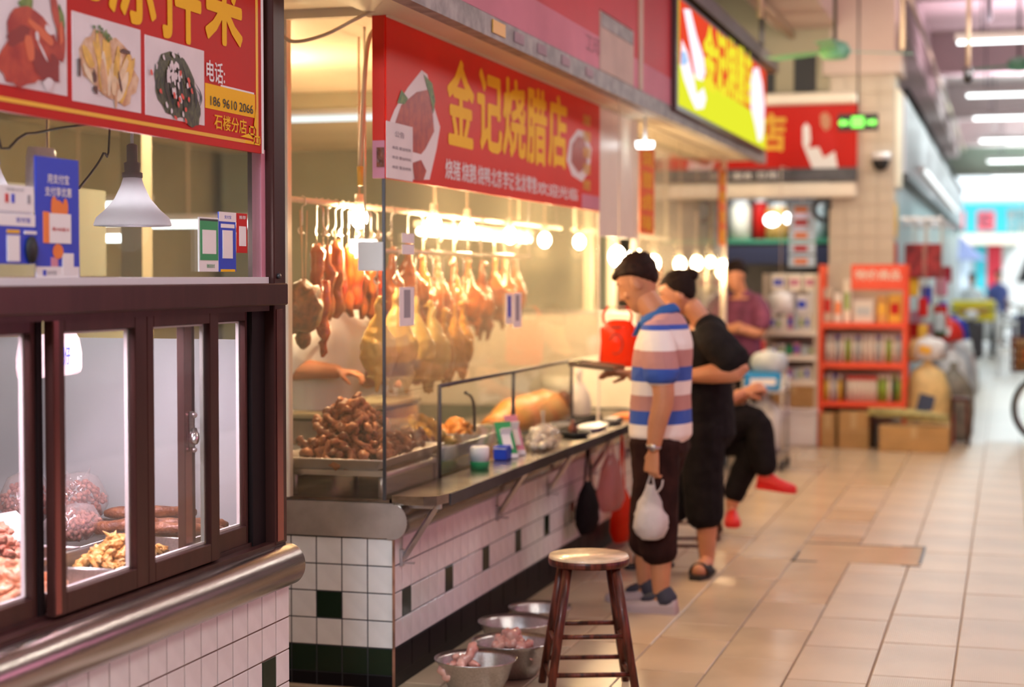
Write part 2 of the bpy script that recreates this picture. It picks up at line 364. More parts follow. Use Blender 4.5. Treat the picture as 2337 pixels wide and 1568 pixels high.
# floor: slab of grout with single tiles let into it
fl = MB().b2((-12, -4, -.06), (8, 36.5, -.006)).obj('floor', m_floor_grout, kind='structure')
X0 = -1.083
def tile_mesh(name, w, l, h, mat):
    m = MB(); c = .003; a, b = w / 2, l / 2
    m.add([(-a, -b, -h), (a, -b, -h), (a, b, -h), (-a, b, -h), (-a, -b, -c), (a, -b, -c), (a, b, -c), (-a, b, -c),
           (-a + c, -b + c, 0), (a - c, -b + c, 0), (a - c, b - c, 0), (-a + c, b - c, 0)],
          [(0, 1, 5, 4), (1, 2, 6, 5), (2, 3, 7, 6), (3, 0, 4, 7), (4, 5, 9, 8), (5, 6, 10, 9), (6, 7, 11, 10), (7, 4, 8, 11), (8, 9, 10, 11)])
    return m.mesh(name, mat)
rnd = random.Random(4)
TW = .2955
fm = {}
for mt in (m_floor_tile, m_floor_tile2):
    for l in (.6, .3): fm[(mt.name, l)] = tile_mesh('floor_tile', TW, l - .0045, .006, mt)
far = MB(); count = 0
for k in range(-5, 13):
    xc = X0 + .3 * k + .15; y = 5.0 + rnd.choice((0, .15, .3, .45)) - .6
    if k < -4 and False: continue
    while y < 36:
        l = .3 if rnd.random() < .12 else .6
        ya, yb = y, y + l; y = yb
        vis_lo = 5.6 if xc < .4 else 5.9
        if yb < vis_lo - 1.2: continue
        if ya < 15.5 and xc < .9 and count < 300 and yb > 5.5:
            mt = m_floor_tile if k >= 1 or rnd.random() < .3 else m_floor_tile2
            o = link('floor_tile', fm[(mt.name, l)], fl, loc=(xc, (ya + yb) / 2, rnd.uniform(-.0006, .0006))); count += 1
        else:
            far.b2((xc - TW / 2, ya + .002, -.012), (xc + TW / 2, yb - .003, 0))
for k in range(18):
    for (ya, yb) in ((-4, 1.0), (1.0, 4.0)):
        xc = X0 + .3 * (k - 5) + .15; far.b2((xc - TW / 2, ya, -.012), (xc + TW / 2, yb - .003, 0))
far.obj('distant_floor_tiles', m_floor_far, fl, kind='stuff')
# access cover let into the floor
cv = thing('floor_access_cover', 'flush rectangular drain cover with a dark rim set into the beige floor tiles', 'drain cover', (-.75, 9.36, 0))
MB().b2((-1.075, 9.03, -.004), (-.43, 9.66, .0015)).obj('cover_plate', m_floor_tile2, cv)
for a, b in (((-1.085, 9.01), (-1.068, 9.30)), ((-1.085, 9.64), (-.60, 9.655)), ((-.437, 9.10), (-.42, 9.67)), ((-.55, 9.655), (-.42, 9.67)), ((-1.085, 9.01), (-.95, 9.026)), ((-.52, 9.01), (-.42, 9.022))):
    MB().b2((*a, 0), (*b, .0035)).obj('rim_strip', m_dark_steel, cv)
# roof slab, beams, side and end walls
struct(MB().b2((-12, -4, 4.6), (8, 36.6, 4.8)), 'ceiling', m_ceiling)
b = MB()
for yy in (4, 10.3, 16.6, 22.9, 29.2, 35.5): b.b2((-12, yy - .16, 4.1), (8, yy + .16, 4.6))
struct(b, 'ceiling_beam', m_ceiling)
struct(MB().b2((-2.05, 10.45, 3.72), (-1.5, 16.6, 4.6)), 'ceiling_beam_long', m_beam)
struct(MB().b2((-1.35, 16.6, 3.9), (-1.0, 36, 4.6)), 'ceiling_beam_far', m_ceiling)
struct(MB().b2((7.8, -4, 0), (8, 36.6, 4.6)), 'wall_right', m_greywall)
struct(MB().b2((-12, -4.2, 0), (8, -4, 4.8)), 'wall_back', m_cream)
struct(MB().b2((-6.2, -4, 0), (-6.0, 18.3, 4.6)), 'wall_left', m_olive)
struct(MB().b2((-12, 20, 0), (-5.5, 20.2, 4.6)), 'wall_far_left', m_greywall)
# end wall with the wide gateway to the street
e = MB(); e.b2((-6, 36.4, 0), (-1.15, 36.6, 4.6)); e.b2((3.4, 36.4, 0), (8, 36.6, 4.6)); e.b2((-1.15, 36.4, 3.55), (3.4, 36.6, 4.6))
struct(e, 'wall_end', m_greywall)
lamp('ceiling_fill_light', 'AREA', (.6, 11, 3.4), 45, (1, .80, .84), 1.2, .3, to=(.4, 14, 9)); lamp('ceiling_fill_light', 'AREA', (-.6, 6, 3.4), 30, (1, .86, .80), 1.2, .3, to=(-.8, 10, 9))  # added upward lights standing in for bounce on the ceiling
# ceiling conduits
for n, (p, q, r) in enumerate((((-1.9, 9.9, 3.66), (-1.9, 16.2, 3.66), .03), ((-.9, 11, 4.05), (-.9, 36, 4.05), .025))):
    tag(MB().tube([p, q], r, 8).obj('ceiling_conduit', m_cable), ['cream conduit running below the long cream beam', 'grey conduit running down the aisle ceiling'][n], 'conduit')
# fluorescent battens across the far aisle
ords = ['nearest', 'second', 'third', 'fourth', 'fifth', 'sixth']
for n, (px, py, Y) in enumerate(((2180, 98, 15.4), (2203, 219, 20.0), (2219, 271, 22.9), (2234, 322, 26.6), (2252, 369, 31.0), (2262, 406, 35.0))):
    p = pt(px, py, Y=Y); L = 1.22
    t = thing('ceiling_batten_light', '%s lit fluorescent batten hung across the far aisle' % ords[n], 'ceiling light', (p.x + L / 2, Y, p.z), 0, 'fluorescent battens over the aisle')
    MB().b2((p.x, Y - .03, p.z + .02), (p.x + L, Y + .03, p.z + .075)).obj('housing', m_plastic_white, t)
    MB().tube([(p.x + .02, Y, p.z), (p.x + L - .02, Y, p.z)], .016, 10).obj('tube', m_tube, t)
    for dx in (.22, L - .22): MB().tube([(p.x + dx, Y, p.z + .07), (p.x + dx, Y, 4.6)], .008, 6).obj('hanging_rod', m_dark_steel, t)
    lamp('batten_light', 'AREA', (p.x + L / 2, Y, p.z - .04), 45, (.82, 1, 1), L, .08, to=(p.x + L / 2, Y, 0)); lamp('ceiling_uplight', 'AREA', (p.x + L / 2, Y + .25, p.z + .12), 30 if n < 3 else 60, (1, .80, .92) if n < 3 else (.8, 1, .98), L, .08, to=(p.x + L / 2, Y, 9))  # the upward light is added and tinted to brighten the ceiling
# ceiling fans
def fan(px, py, Y, label, col):
    p = pt(px, py, Y=Y); t = thing('ceiling_fan', label, 'ceiling fan', p)
    MB().lathe([(.0, -.06), (.09, -.05), (.12, 0), (.09, .06), (.03, .08), (0, .08)], p).obj('motor', col, t)
    MB().tube([p + Vector((0, 0, .07)), (p.x, p.y, 4.6)], .013, 8).obj('downrod', m_dark_steel, t)
    for k in range(3):
        a = 2 * PI * k / 3 + .5; d = Vector((math.cos(a), math.sin(a), 0)); n_ = Vector((-d.y, d.x, .12))
        m = MB(); q = [p + d * .1 - n_ * .035, p + d * .58 - n_ * .07, p + d * .6 + n_ * .06, p + d * .1 + n_ * .035]
        m.add(q + [v + Vector((0, 0, .006)) for v in q], [(0, 1, 2, 3), (7, 6, 5, 4), (0, 4, 5, 1), (1, 5, 6, 2), (2, 6, 7, 3), (3, 7, 4, 0)]).obj('blade', col, t)
m_fan = M('jade_green_enamel', (.16, .46, .30), .35)
fan(1905, 118, 12.6, 'jade green ceiling fan hung by the long cream beam', m_fan)
fan(2325, 150, 17.5, 'small jade green ceiling fan near the far battens', m_fan)
# security cameras, rods
def cctv(p, top, label, rod=m_cable):
    t = thing('security_camera', label, 'security camera', p)
    MB().tube([p + Vector((0, 0, .04)), (p.x, p.y, top)], .016, 8).obj('rod', rod, t)
    MB().tube([p + Vector((0, .06, .02)), p + Vector((0, -.10, -.05))], .034, 12).obj('housing', m_dark_steel, t)
    MB().tube([p + Vector((0, -.10, -.05)), p + Vector((0, -.125, -.06))], .030, 12).obj('lens', m_rubber, t)
cctv(pt(2210, 165, Y=12.3), 4.6, 'security camera hanging on a long cream pole over the aisle')
p = pt(2010, 372, Y=15.49); t = thing('dome_camera', 'black dome security camera on the cream pillar beside the red shop sign', 'security camera', p)
MB().lathe([(0, .09), (.085, .09), (.085, .03), (0, .03)], p).obj('base', m_plastic_white, t)
MB().b2((p.x - .03, p.y, p.z + .03), (p.x + .03, 15.60, p.z + .09)).obj('bracket', m_plastic_white, t); MB().lathe([(0, -.075), (.05, -.055), (.075, 0), (.075, .03), (0, .03)], p).obj('dome', m_rubber, t)
# hanging rods from the ceiling near the beam
for n, (px, Y, z) in enumerate(((1735, 12.0, 3.3), (1913, 11.5, 3.4), (2060, 14.0, 3.3), (2258, 15.5, 3.72))):
    q = pt(px, 60, Y=Y)
    tag(MB().tube([(q.x, Y, z), (q.x, Y, 4.6)], .02, 8).obj('ceiling_rod', m_dark_steel if n in (1, 3) else m_cable), ['pale ceiling drop rod beside the bright yellow lightbox', 'dark drop rod above the green fan', 'pale drop rod by the cream pillar top', 'thin dark drop rod over the nearest batten light'][n], 'rod')
# exit sign
p = pt(1958, 279, Y=14.6); t = thing('exit_sign', 'green lit emergency exit sign hung in front of the red shop sign', 'exit sign', p)
MB().box(p, (.33, .05, .14), ch=.006).obj('housing', m_rubber, t)
g = emis('exit_green', (.25, 1, .12), 2.2)
MB().box(p + Vector((0, -.027, 0)), (.10, .004, .09)).box(p + Vector((-.105, -.027, -.005)), (.06, .004, .035)).box(p + Vector((.105, -.027, -.005)), (.06, .004, .035)).obj('pictogram', g, t)
for s in (-1, 1): MB().add([p + Vector((s * .16, -.028, -.005)), p + Vector((s * .125, -.028, .03)), p + Vector((s * .125, -.028, -.04))], [(0, 1, 2)]).obj('arrow', g, t)
MB().tube([p + Vector((0, 0, .07)), (p.x, p.y, 4.1)], .008, 6).obj('chain', m_dark_steel, t)
# ================================================================== stall A: tiled counter with sliding windows
XT = -2.126; XG = -2.16; YA = 4.85
tile_w = None
def wall_tile(mat, name='tile'):
    c = .0012; a = .0477; h = .0028; m = MB()
    m.add([(0, -a, -a), (0, a, -a), (0, a, a), (0, -a, a), (h - c, -a, -a), (h - c, a, -a), (h - c, a, a), (h - c, -a, a), (h, -a + c, -a + c), (h, a - c, -a + c), (h, a - c, a - c), (h, -a + c, a - c)],
          [(0, 1, 5, 4), (1, 2, 6, 5), (2, 3, 7, 6), (3, 0, 4, 7), (4, 5, 9, 8), (5, 6, 10, 9), (6, 7, 11, 10), (7, 4, 8, 11), (8, 9, 10, 11)])
    return m.mesh(name, mat)
TM = {'w': wall_tile(m_white_tile), 'g': wall_tile(m_green_tile), 'k': wall_tile(m_black_tile)}
ca = thing('tiled_counter', 'white tiled counter with a round steel edge under the sliding windows', 'counter', (-2.6, 3.4, 0))
MB().b2((-3.5, -1.0, 0), (XT - .0028, YA, .675)).obj('body', m_grout_brown, ca)
def bullnose(mb, y0, y1, zc=.612, r=.064, prot=.055, back=.12):
    prof = [(XT - back, zc - r)] + [(XT + prot * math.cos(a), zc + r * math.sin(a)) for a in [R(-90 + 10 * k) for k in range(19)]] + [(XT - back, zc + r)]
    n = len(prof); vs_ = [(x, y, z) for y in (y0, y1) for x, z in prof]
    mb.add(vs_, [(i, (i + 1) % n, (i + 1) % n + n, i + n) for i in range(n)], 0, True)
    mb.add(vs_, [tuple(range(n)), tuple(range(2 * n - 1, n - 1, -1))], 0); return mb
bullnose(MB(), -1.0, YA).obj('round_edge', m_bullnose, ca)
for r_ in range(6):
    z = .548 - .05 - .1 * r_
    for k in range(19):
        y = YA - .05 - .1 * k
        if z < .04: continue
        key = 'g' if (r_ == 2 and k % 5 == 1) else ('k' if r_ == 5 else 'w')
        link('tile', TM[key], ca, loc=(XT - .0028, y, z))
for r_ in range(5):
    for k in range(5):
        link('tile', TM['w'], ca, loc=(XT - .06 - .1 * k, YA, .548 - .05 - .1 * r_), rot=(0, 0, PI / 2))
# ---- window unit
wa = thing('sliding_window_front', 'maroon aluminium sliding window front of the near food stall', 'shopfront', (XG, 4.0, .68))
f = MB()
f.b2((XG - .06, -1, .676), (XG + .025, YA - .005, .690))          # sill track
f.b2((XG - .015, -1, .690), (XG - .010, YA - .10, .702)); f.b2((XG - .045, -1, .690), (XG - .040, YA - .10, .702))
f.obj('sill_track', m_frame, wa)
f = MB(); f.b2((XG - .06, -1, 1.412), (XG + .045, YA - .02, 1.478), ch=.004); f.b2((XG - .05, -1, 1.395), (XG + .018, YA - .1, 1.413)); f.obj('transom', m_frame, wa)
f = MB(); f.b2((XG - .06, YA - .085, .68), (XG + .028, YA, 2.9), ch=.003); f.obj('corner_post', m_frame, wa)
f = MB(); f.b2((XG - .055, YA - .175, .69), (XG - .005, YA - .085, 1.41)); f.obj('jamb', m_frame_rub, wa)
def sash(y0, y1, x, st0, st1, name='sash', bottom=.052):
    m = MB(); z0, z1 = .695, 1.41; d = .012
    m.b2((x - d, y0, z0), (x + d, y0 + st0, z1), ch=.002); m.b2((x - d, y1 - st1, z0), (x + d, y1, z1), ch=.002)
    m.b2((x - d, y0 + st0, z0), (x + d, y1 - st1, z0 + bottom), ch=.002); m.b2((x - d, y0 + st0, z1 - .043), (x + d, y1 - st1, z1), ch=.002)
    o = m.obj(name, m_frame, wa)
    MB().b2((x - .003, y0 + st0, z0 + bottom), (x + .003, y1 - st1, z1 - .043)).obj('pane', m_glass, o)
    # inner bead that catches the light
    bd = MB(); c = .006
    for a, b_ in (((y0 + st0, z0 + bottom), (y1 - st1, z0 + bottom + c)), ((y1 - st1 - c, z0 + bottom), (y1 - st1, z1 - .043)), ((y0 + st0, z1 - .043 - c), (y1 - st1, z1 - .043))):
        bd.b2((x - d - .006, *a), (x - d + .004, *b_))
    bd.obj('glazing_bead', m_plastic_white, o); return o
sash(2.20, 2.86, XG - .002, .045, .045); sash(2.86, 3.508, XG - .028, .045, .016)
sash(3.535, 3.992, XG + .002, .055, .062); sash(3.994, 4.412, XG + .002, .036, .055); sash(4.26, 4.665, XG - .028, .062, .012, bottom=.06)
MB().b2((XG - .045, 3.509, .70), (XG - .012, 3.534, 1.40)).obj('meeting_strip', m_frame_rub, wa); MB().b2((XG + .012, 3.536, .70), (XG + .017, 3.562, 1.408), ch=.002).obj('pink_lit_strip', m_frame_pinklit, wa); MB().b2((XG - .018, 4.262, .76), (XG - .0145, 4.30, 1.36), ch=.001).obj('pink_lit_strip', m_frame_pinklit, wa); MB().b2((XG + .028, YA - .075, .69), (XG + .031, YA - .03, 1.40), ch=.001).obj('pink_lit_strip', m_frame_pinklit, wa)  # polished strips coloured as if lit pink, laid on the brown frame
lk = MB(); yl = 4.292; xl = XG - .012
lk.box((xl, yl, 1.075), (.006, .022, .10), ch=.002).tube([(xl + .008, yl, 1.075), (xl + .018, yl - .012, 1.055), (xl + .018, yl - .026, 1.04)], .009, 8).lathe([(.0, -.006), (.018, -.006), (.018, .006), (0, .006)], (xl + .012, yl - .006, 1.052), 14, m=Euler((0, PI / 2, 0)).to_matrix())
lk.ball((xl + .008, yl, 1.115), .009).ball((xl + .008, yl, 1.018), .008)
lk.obj('crescent_lock', m_steel, wa)
# upper fixed glass with white lower bead
MB().b2((XG - .008, -1, 1.49), (XG - .002, YA - .085, 2.5)).obj('upper_pane', m_glass, wa)
MB().b2((XG - .03, -1, 1.478), (XG + .012, YA - .09, 1.497)).obj('glazing_bead', m_plastic_white, wa)
MB().b2((XG - .03, YA - .115, 1.49), (XG + .0, YA - .085, 1.88)).obj('pane_edge_strip', m_pink_panel, wa)
MB().lathe([(0, 0), (.008, 0), (.008, .01), (0, .012)], (XG + .026, YA - .06, 1.50), 10, m=Euler((0, PI / 2, 0)).to_matrix()).obj('screw', m_dark_steel, wa)
# ---- end board and end glazing of stall A
eb = thing('end_screen', 'frosted white board closing the end of the near food stall', 'screen', (-2.8, YA - .04, .69))
out = [(-3.45, .69), (-2.225, .69)] + [(-2.265 + .04 * math.cos(a), 1.265 + .04 * math.sin(a)) for a in [R(15 * k) for k in range(7)]] + [(-3.45, 1.305)]
MB().prism([(z, x) for x, z in out], 1, YA - .045, YA - .038).obj('board', m_board, eb)
# ---- signboard
SG = thing('red_menu_sign', 'red menu signboard with dish photos and yellow characters above the near windows', 'sign', (XG, 3.4, 1.87))
xs = XG + .012
MB().b2((XG, -1, 1.866), (xs, 4.728, 2.9)).obj('sign_board', m_red, SG)
def S(px, py, k=0): q = pt(px, py, X=xs + .0012 * (k + 1)); return (xs + .0012 * (k + 1), q.y, q.z)
def SR(name, mb_or_mat, y0, z0, y1, z1, k=0, par=None):
    x = xs + .0012 * (k + 1); return MB().b2((x - .0012, y0, z0), (x, y1, z1)).obj(name, mb_or_mat, par or SG)
SR('white_edge', m_white, 4.714, 1.866, 4.728, 2.9)
SR('gold_line', m_gold, 4.676, 1.895, 4.690, 2.9); SR('gold_line', m_gold, -1, 1.888, 4.64, 1.898)
cor = MB(); x = xs + .0024
for a, b_ in (((4.60, 1.888), (4.66, 1.896)), ((4.655, 1.888), (4.70, 1.893)), ((4.655, 1.888), (4.66, 1.914)), ((4.695, 1.888), (4.70, 1.914)), ((4.655, 1.910), (4.70, 1.915)), ((4.625, 1.915), (4.66, 1.920)), ((4.625, 1.915), (4.63, 1.94)), ((4.655, 1.915), (4.66, 1.94)), ((4.625, 1.936), (4.66, 1.941))):
    cor.b2((x - .001, *a), (x, *b_))
cor.add([(x, 4.56, 1.905), (x, 4.655, 1.903), (x, 4.62, 1.918)], [(0, 1, 2)]).add([(x, 4.672, 2.0), (x, 4.676, 1.93), (x, 4.655, 1.945)], [(0, 1, 2)])
cor.obj('corner_flourish', m_yellow, SG)
text('sign_lettering', '凉', (xs + .002, 3.935, 2.285), .235, .275, m_yellow, SG, bold=.035)
text('sign_lettering', '拌', (xs + .002, 4.20, 2.28), .225, .29, m_yellow, SG, bold=.035)
text('sign_lettering', '菜', (xs + .002, 4.462, 2.305), .23, .29, m_yellow, SG, bold=.035)
text('sign_lettering', '制', (xs + .002, 3.665, 2.315), .22, .28, m_yellow, SG, bold=.035)
text('phone_caption', '电话:', (xs + .002, 4.405, 2.072), .115, .058, m_white, SG, bold=.02)
SR('phone_patch', m_yellow, 4.341, 1.967, 4.667, 2.036)
SR('patch_edge', m_white, 4.44, 2.036, 4.66, 2.041)
text('phone_number', '186 9610 2066', (xs + .0026, 4.51, 1.99), .28, .026, m_black_ink, SG, bold=.012)
text('branch_name', '石楼分店', (xs + .002, 4.50, 1.935), .21, .042, m_yellow, SG, bold=.02)
# dish photographs: flat prints, painted as thin layers
rp = random.Random(3)
def blob(y, z, ry, rz, n=18, rough=.15, rot=0, k=1):
    out = []
    for j in range(n):
        a = 2 * PI * j / n; q = 1 + rp.uniform(-rough, rough)
        dy, dz = math.cos(a) * ry * q, math.sin(a) * rz * q
        out.append((xs + .0012 * (k + 1), y + dy * math.cos(rot) - dz * math.sin(rot), z + dy * math.sin(rot) + dz * math.cos(rot)))
    return out
def blobs(name, mat, lst, par):
    m = MB()
    for j, a in enumerate(lst):
        o = blob(*a); o = [(v[0] + j * 2e-5, v[1], v[2]) for v in o]; m.add(o, [tuple(range(len(o)))])
        if len(lst) <= 10: m.obj(name, mat, par); m = MB()
    return m.obj(name, mat, par, kind='stuff') if len(lst) > 10 else None
m_ph = M('photo_white', (.72, .64, .64), .4, var=.05); m_ph_red = M('photo_glazed_red', (.33, .012, .005), .35, col2=(.48, .05, .015), vs=25)
m_ph_y = M('photo_poached_yellow', (.74, .42, .06), .4, col2=(.74, .55, .32), vs=32); m_ph_br = M('photo_pale_meat', (.55, .27, .12), .4, col2=(.74, .52, .32), vs=40)
m_ph_g = M('photo_dark_fungus', (.025, .025, .012), .4, col2=(.10, .10, .03), vs=60, stretch=(1, 3, 1)); m_ph_green = M('photo_herb_green', (.06, .14, .02), .4, col2=(.2, .28, .05), vs=50)
m_ph_redbit = M('photo_chilli_red', (.70, .06, .03), .4); m_ph_dk = M('photo_shadow_brown', (.10, .03, .015), .4)
ph = SR('dish_photo', m_ph, 3.20, 1.926, 3.614, 2.16)
blobs('herb_print', m_ph_green, [(3.44, 2.115, .03, .03, 14, .3), (3.43, 2.0, .03, .03, 14, .3), (3.585, 2.09, .018, .04, 14, .3, .2)], ph)
blobs('meat_print', m_ph_red, [(3.47, 2.03, .11, .075, 22, .06, -.3, 2), (3.42, 1.99, .10, .06, 20, .1, .3, 2), (3.585, 2.05, .02, .045, 14, .1, 0, 2), (3.56, 2.12, .015, .05, 12, .1, .3, 2)], ph)
blobs('shade_print', M('photo_dark_red', (.24, .012, .006), .4), [(3.40, 2.04, .05, .02, 12, .2, .4, 2.5), (3.50, 1.985, .05, .03, 14, .2, -.6, 2.4), (3.555, 1.985, .02, .035, 12, .2, .2, 2.4)], ph)
blobs('bright_skin_print', M('photo_orange_red', (.66, .13, .04), .4), [(3.50, 2.06, .06, .012, 14, .2, -.35, 2.6), (3.45, 2.02, .02, .03, 12, .2, .2, 2.6), (3.585, 2.07, .008, .03, 12, .2, 0, 2.6)], ph)
blobs('gloss_print', m_ph, [(3.53, 2.07, .018, .008, 10, .2, -.4, 3), (3.48, 2.05, .008, .012, 10, .2, .2, 3), (3.50, 2.02, .03, .004, 10, .2, -.8, 3), (3.525, 1.945, .02, .015, 10, .3, 0, 3)], ph)
m_slice = [M('photo_slice_a', (.72, .52, .30), .4, var=.12, vs=40), M('photo_slice_b', (.74, .44, .07), .4, var=.15, vs=40), M('photo_slice_c', (.60, .34, .17), .4, var=.12, vs=40), M('photo_slice_d', (.78, .62, .42), .4, var=.1, vs=40)]
ph = SR('dish_photo', m_ph, 3.639, 1.918, 3.973, 2.131)
blobs('meat_print', m_ph_br, [(3.81, 2.015, .145, .080, 26, .10, -.2)], ph)
for k in range(34):
    a = rp.uniform(-1, 1); b_ = rp.uniform(-1, 1)
    if a * a + b_ * b_ > 1: continue
    blobs('slice_print', m_slice[1 if b_ > .25 else rp.choice((0, 0, 1, 2, 3))], [(3.81 + a * .115, 2.01 + b_ * .06, rp.uniform(.008, .016), rp.uniform(.030, .052), 12, .12, -a * .7 + rp.uniform(-.25, .25), 2 + k * .02)], ph)
blobs('shadow_print', m_ph_dk, [(3.735, 1.985, .010, .018, 10, .3, .3, 3), (3.74, 1.955, .012, .010, 10, .3, -.3, 3), (3.86, 1.985, .005, .03, 10, .3, .3, 3), (3.665, 2.0, .008, .03, 10, .3, 0, 3), (3.89, 2.065, .03, .006, 10, .3, 0, 3)], ph)
blobs('herb_print', m_ph_green, [(3.79 + rp.gauss(0, .025), 2.095 + rp.gauss(0, .010), .007, .004, 8, .4, rp.uniform(-1, 1), 3.2) for _ in range(16)], ph)
ph = SR('dish_photo', m_ph, 3.997, 1.917, 4.334, 2.123)
blobs('fungus_print', m_ph_g, [(4.16, 2.01, .115, .088, 26, .06, -.15), (4.24, 1.965, .075, .05, 20, .12, -.5)], ph)
m_str = [M('photo_strand_black', (.012, .010, .010), .4), M('photo_strand_green', (.06, .075, .02), .4), M('photo_strand_brown', (.09, .055, .035), .4)]
for k in range(60):
    u = rp.uniform(-1, 1); y0 = 4.175 + u * .095; bow = u * .03; xk = xs + .0012 * 2.2 + k * 1e-5; za, zb_ = 2.075 - abs(u) * .045 + rp.uniform(-.02, .01), 1.935 + abs(u) * .02 + rp.uniform(0, .03); L = []; Rr = []
    for t_ in range(7):
        f_ = t_ / 6; y = y0 + bow * math.sin(f_ * PI) + .03 * f_ * (1 if u > 0 else .3); z = za + (zb_ - za) * f_; w_ = .0028 * math.sin(PI * (f_ * .9 + .05)); L.append((xk, y - w_, z)); Rr.append((xk, y + w_, z))
    MB().add(L + Rr[::-1], [tuple(range(14))]).obj('strand_print', m_str[k % 3 if k % 2 else 0], ph)
blobs('garlic_print', m_ph, [(4.15 + rp.gauss(0, .03), 2.045 + rp.gauss(0, .025), .006, .010, 8, .3, rp.random(), 3) for _ in range(34)] + [(4.16 + rp.gauss(0, .06), 1.98 + rp.gauss(0, .03), .006, .009, 8, .3, rp.random(), 3) for _ in range(9)], ph)
blobs('chilli_print', m_ph_redbit, [(4.16 + rp.gauss(0, .055), 2.0 + rp.gauss(0, .04), .006, .009, 8, .3, rp.random(), 4) for _ in range(14)], ph)
# ---- payment cards stuck on the glass
XC = XG + .003
def card(name, label, y0, z0, y1, z1, mat, group='payment cards on the near window'):
    t = thing(name, label, 'card', (XC, (y0 + y1) / 2, z0), 0, group)
    MB().b2((XC - .002, y0, z0), (XC + .002, y1, z1), ch=.001).obj('card', mat, t); return t
def cr(t, name, mat, y0, z0, y1, z1, k=0): return MB().b2((XC + .002, y0, z0), (XC + .0028 + .0006 * k, y1, z1)).obj(name, mat, t)
def CY(px, py): q = pt(px, py, X=XC); return q.y, q.z
t = card('payment_card', 'tall blue discount card with white characters and an orange voucher, tallest on the glass', *CY(82, 637), *CY(178, 367), m_blue); 
y0, y1 = CY(80, 600)[0], CY(178, 600)[0]; yc = (y0 + y1) / 2; w = y1 - y0; zb = 1.492; zt = zb + .268
cr(t, 'white_foot', m_white, y0, zb, y1, zb + .03)
text('headline', '用支付宝', (XC + .003, yc + .005, zt - .032), w * .50, .022, m_white, t, bold=.02)
text('headline', '支付享优惠', (XC + .003, yc + .005, zt - .062), w * .62, .022, m_white, t, bold=.02)
x = XC + .0032
for (dy, dz, a, b_) in ((.0, .165, .030, .022), (-.015, .175, .014, .02), (.035, .17, .012, .022), (.0, .066, .024, .018)):
    x += .00005; MB().add([(x, yc + dy + a * math.cos(2 * PI * k / 14), zb + dz + b_ * math.sin(2 * PI * k / 14)) for k in range(14)], [tuple(range(14))]).obj('orange_shape', m_orange, t)
cr(t, 'voucher', m_white, yc - .038, zb + .085, yc + .058, zb + .155, 2); cr(t, 'voucher_stub', m_orange, yc - .062, zb + .085, yc - .038, zb + .158, 2)
text('voucher_text', '满100减10', (XC + .0046, yc + .01, zb + .118), .075, .010, m_red_deep, t, bold=.01)
cr(t, 'pink_shape', m_pink_panel, yc - .03, zb + .03, yc + .0, zb + .052, 0); cr(t, 'white_patch', m_white, yc + .02, zb + .012, yc + .07, zb + .062, 1)
cr(t, 'blue_logo', m_blue, yc - .066, zb + .009, yc - .052, zb + .022, 1); text('logo_text', '支付宝', (XC + .0036, yc - .028, zb + .0155), .04, .010, m_grey_ink, t)
t = card('payment_card', 'pale acrylic payment card with a blue lower half at the edge of the photo', 3.13, 1.527, CY(78, 500)[0], 1.640, m_blue)
y1 = CY(78, 500)[0]; cr(t, 'white_band', m_white, 3.13, 1.613, y1, 1.640); text('band_text', '支付宝', (XC + .0034, 3.43, 1.627), .06, .012, m_blue, t)
cr(t, 'white_patch', m_white, 3.365, 1.533, 3.415, 1.592, 1); cr(t, 'yellow_tag', m_yellow, 3.365, 1.597, 3.415, 1.604, 1); cr(t, 'white_tag', m_white, 3.435, 1.596, 3.485, 1.603, 1)
MB().lathe([(0, 0), (.022, 0), (.022, .006), (0, .006)], (XC + .003, 3.460, 1.560), 18, m=Euler((0, PI / 2, 0)).to_matrix() @ Matrix.Diagonal((1.4, 1, 1))).obj('black_oval', m_rubber, t)
t = card('notice_card', 'pale pink notice card with small pictograms above the blue payment card', 3.13, 1.645, CY(76, 450)[0], 1.705, m_white)
for k, (dy, mt) in enumerate(((3.36, m_red_deep), (3.385, m_blue), (3.45, m_grey_ink))): cr(t, 'pictogram', mt, dy, 1.665, dy + .012, 1.685, 0)
text('notice_text', '收款方式', (XC + .003, 3.40, 1.695), .07, .006, m_grey_ink, t)
y0, z0 = CY(453, 620); y1, z1 = CY(497, 498)
t = card('payment_card', 'green and white payment card, left one of the three small cards', y0, z0, y1, z1, m_white)
cr(t, 'green_field', m_green, y0 + .006, z0 + .032, y1 - .004, z1 - .010); cr(t, 'white_patch', m_white, y0 + .02, z0 + .05, y1 - .018, z1 - .035, 1); cr(t, 'dark_strip', m_black_ink, y0 + .006, z1 - .010, y1 - .004, z1 - .004)
text('card_text', '微信支付', (XC + .003, (y0 + y1) / 2 + .01, z0 + .016), .05, .011, m_green, t)
y0, z0 = CY(499, 620); y1, z1 = CY(537, 486)
t = card('payment_card', 'blue payment card with a white top, middle one of the three small cards', y0, z0, y1, z1, m_blue)
cr(t, 'white_top', m_white, y0, z1 - .027, y1, z1); cr(t, 'pink_strip', m_white, y0 + .012, z1 - .045, y1 - .012, z1 - .034, 0); cr(t, 'white_patch', m_white, y0 + .022, z0 + .038, y1 - .025, z1 - .052, 1); cr(t, 'green_edge', m_yellow, y0 + .01, z0, y1 - .01, z0 + .007, 1)
text('logo_text', '支付宝', (XC + .003, (y0 + y1) / 2, z1 - .014), .045, .010, m_blue, t)
y0, z0 = CY(540, 577); y1, z1 = CY(563, 488)
t = card('payment_card', 'narrow red payment card, right one of the three small cards', y0, z0, y1, z1, m_red_deep)
cr(t, 'white_patch', m_white, y0 + .014, z0 + .02, y1 - .012, z1 - .038, 1); text('card_text', '推荐', (XC + .003, (y0 + y1) / 2, z1 - .012), .045, .010, m_white, t)
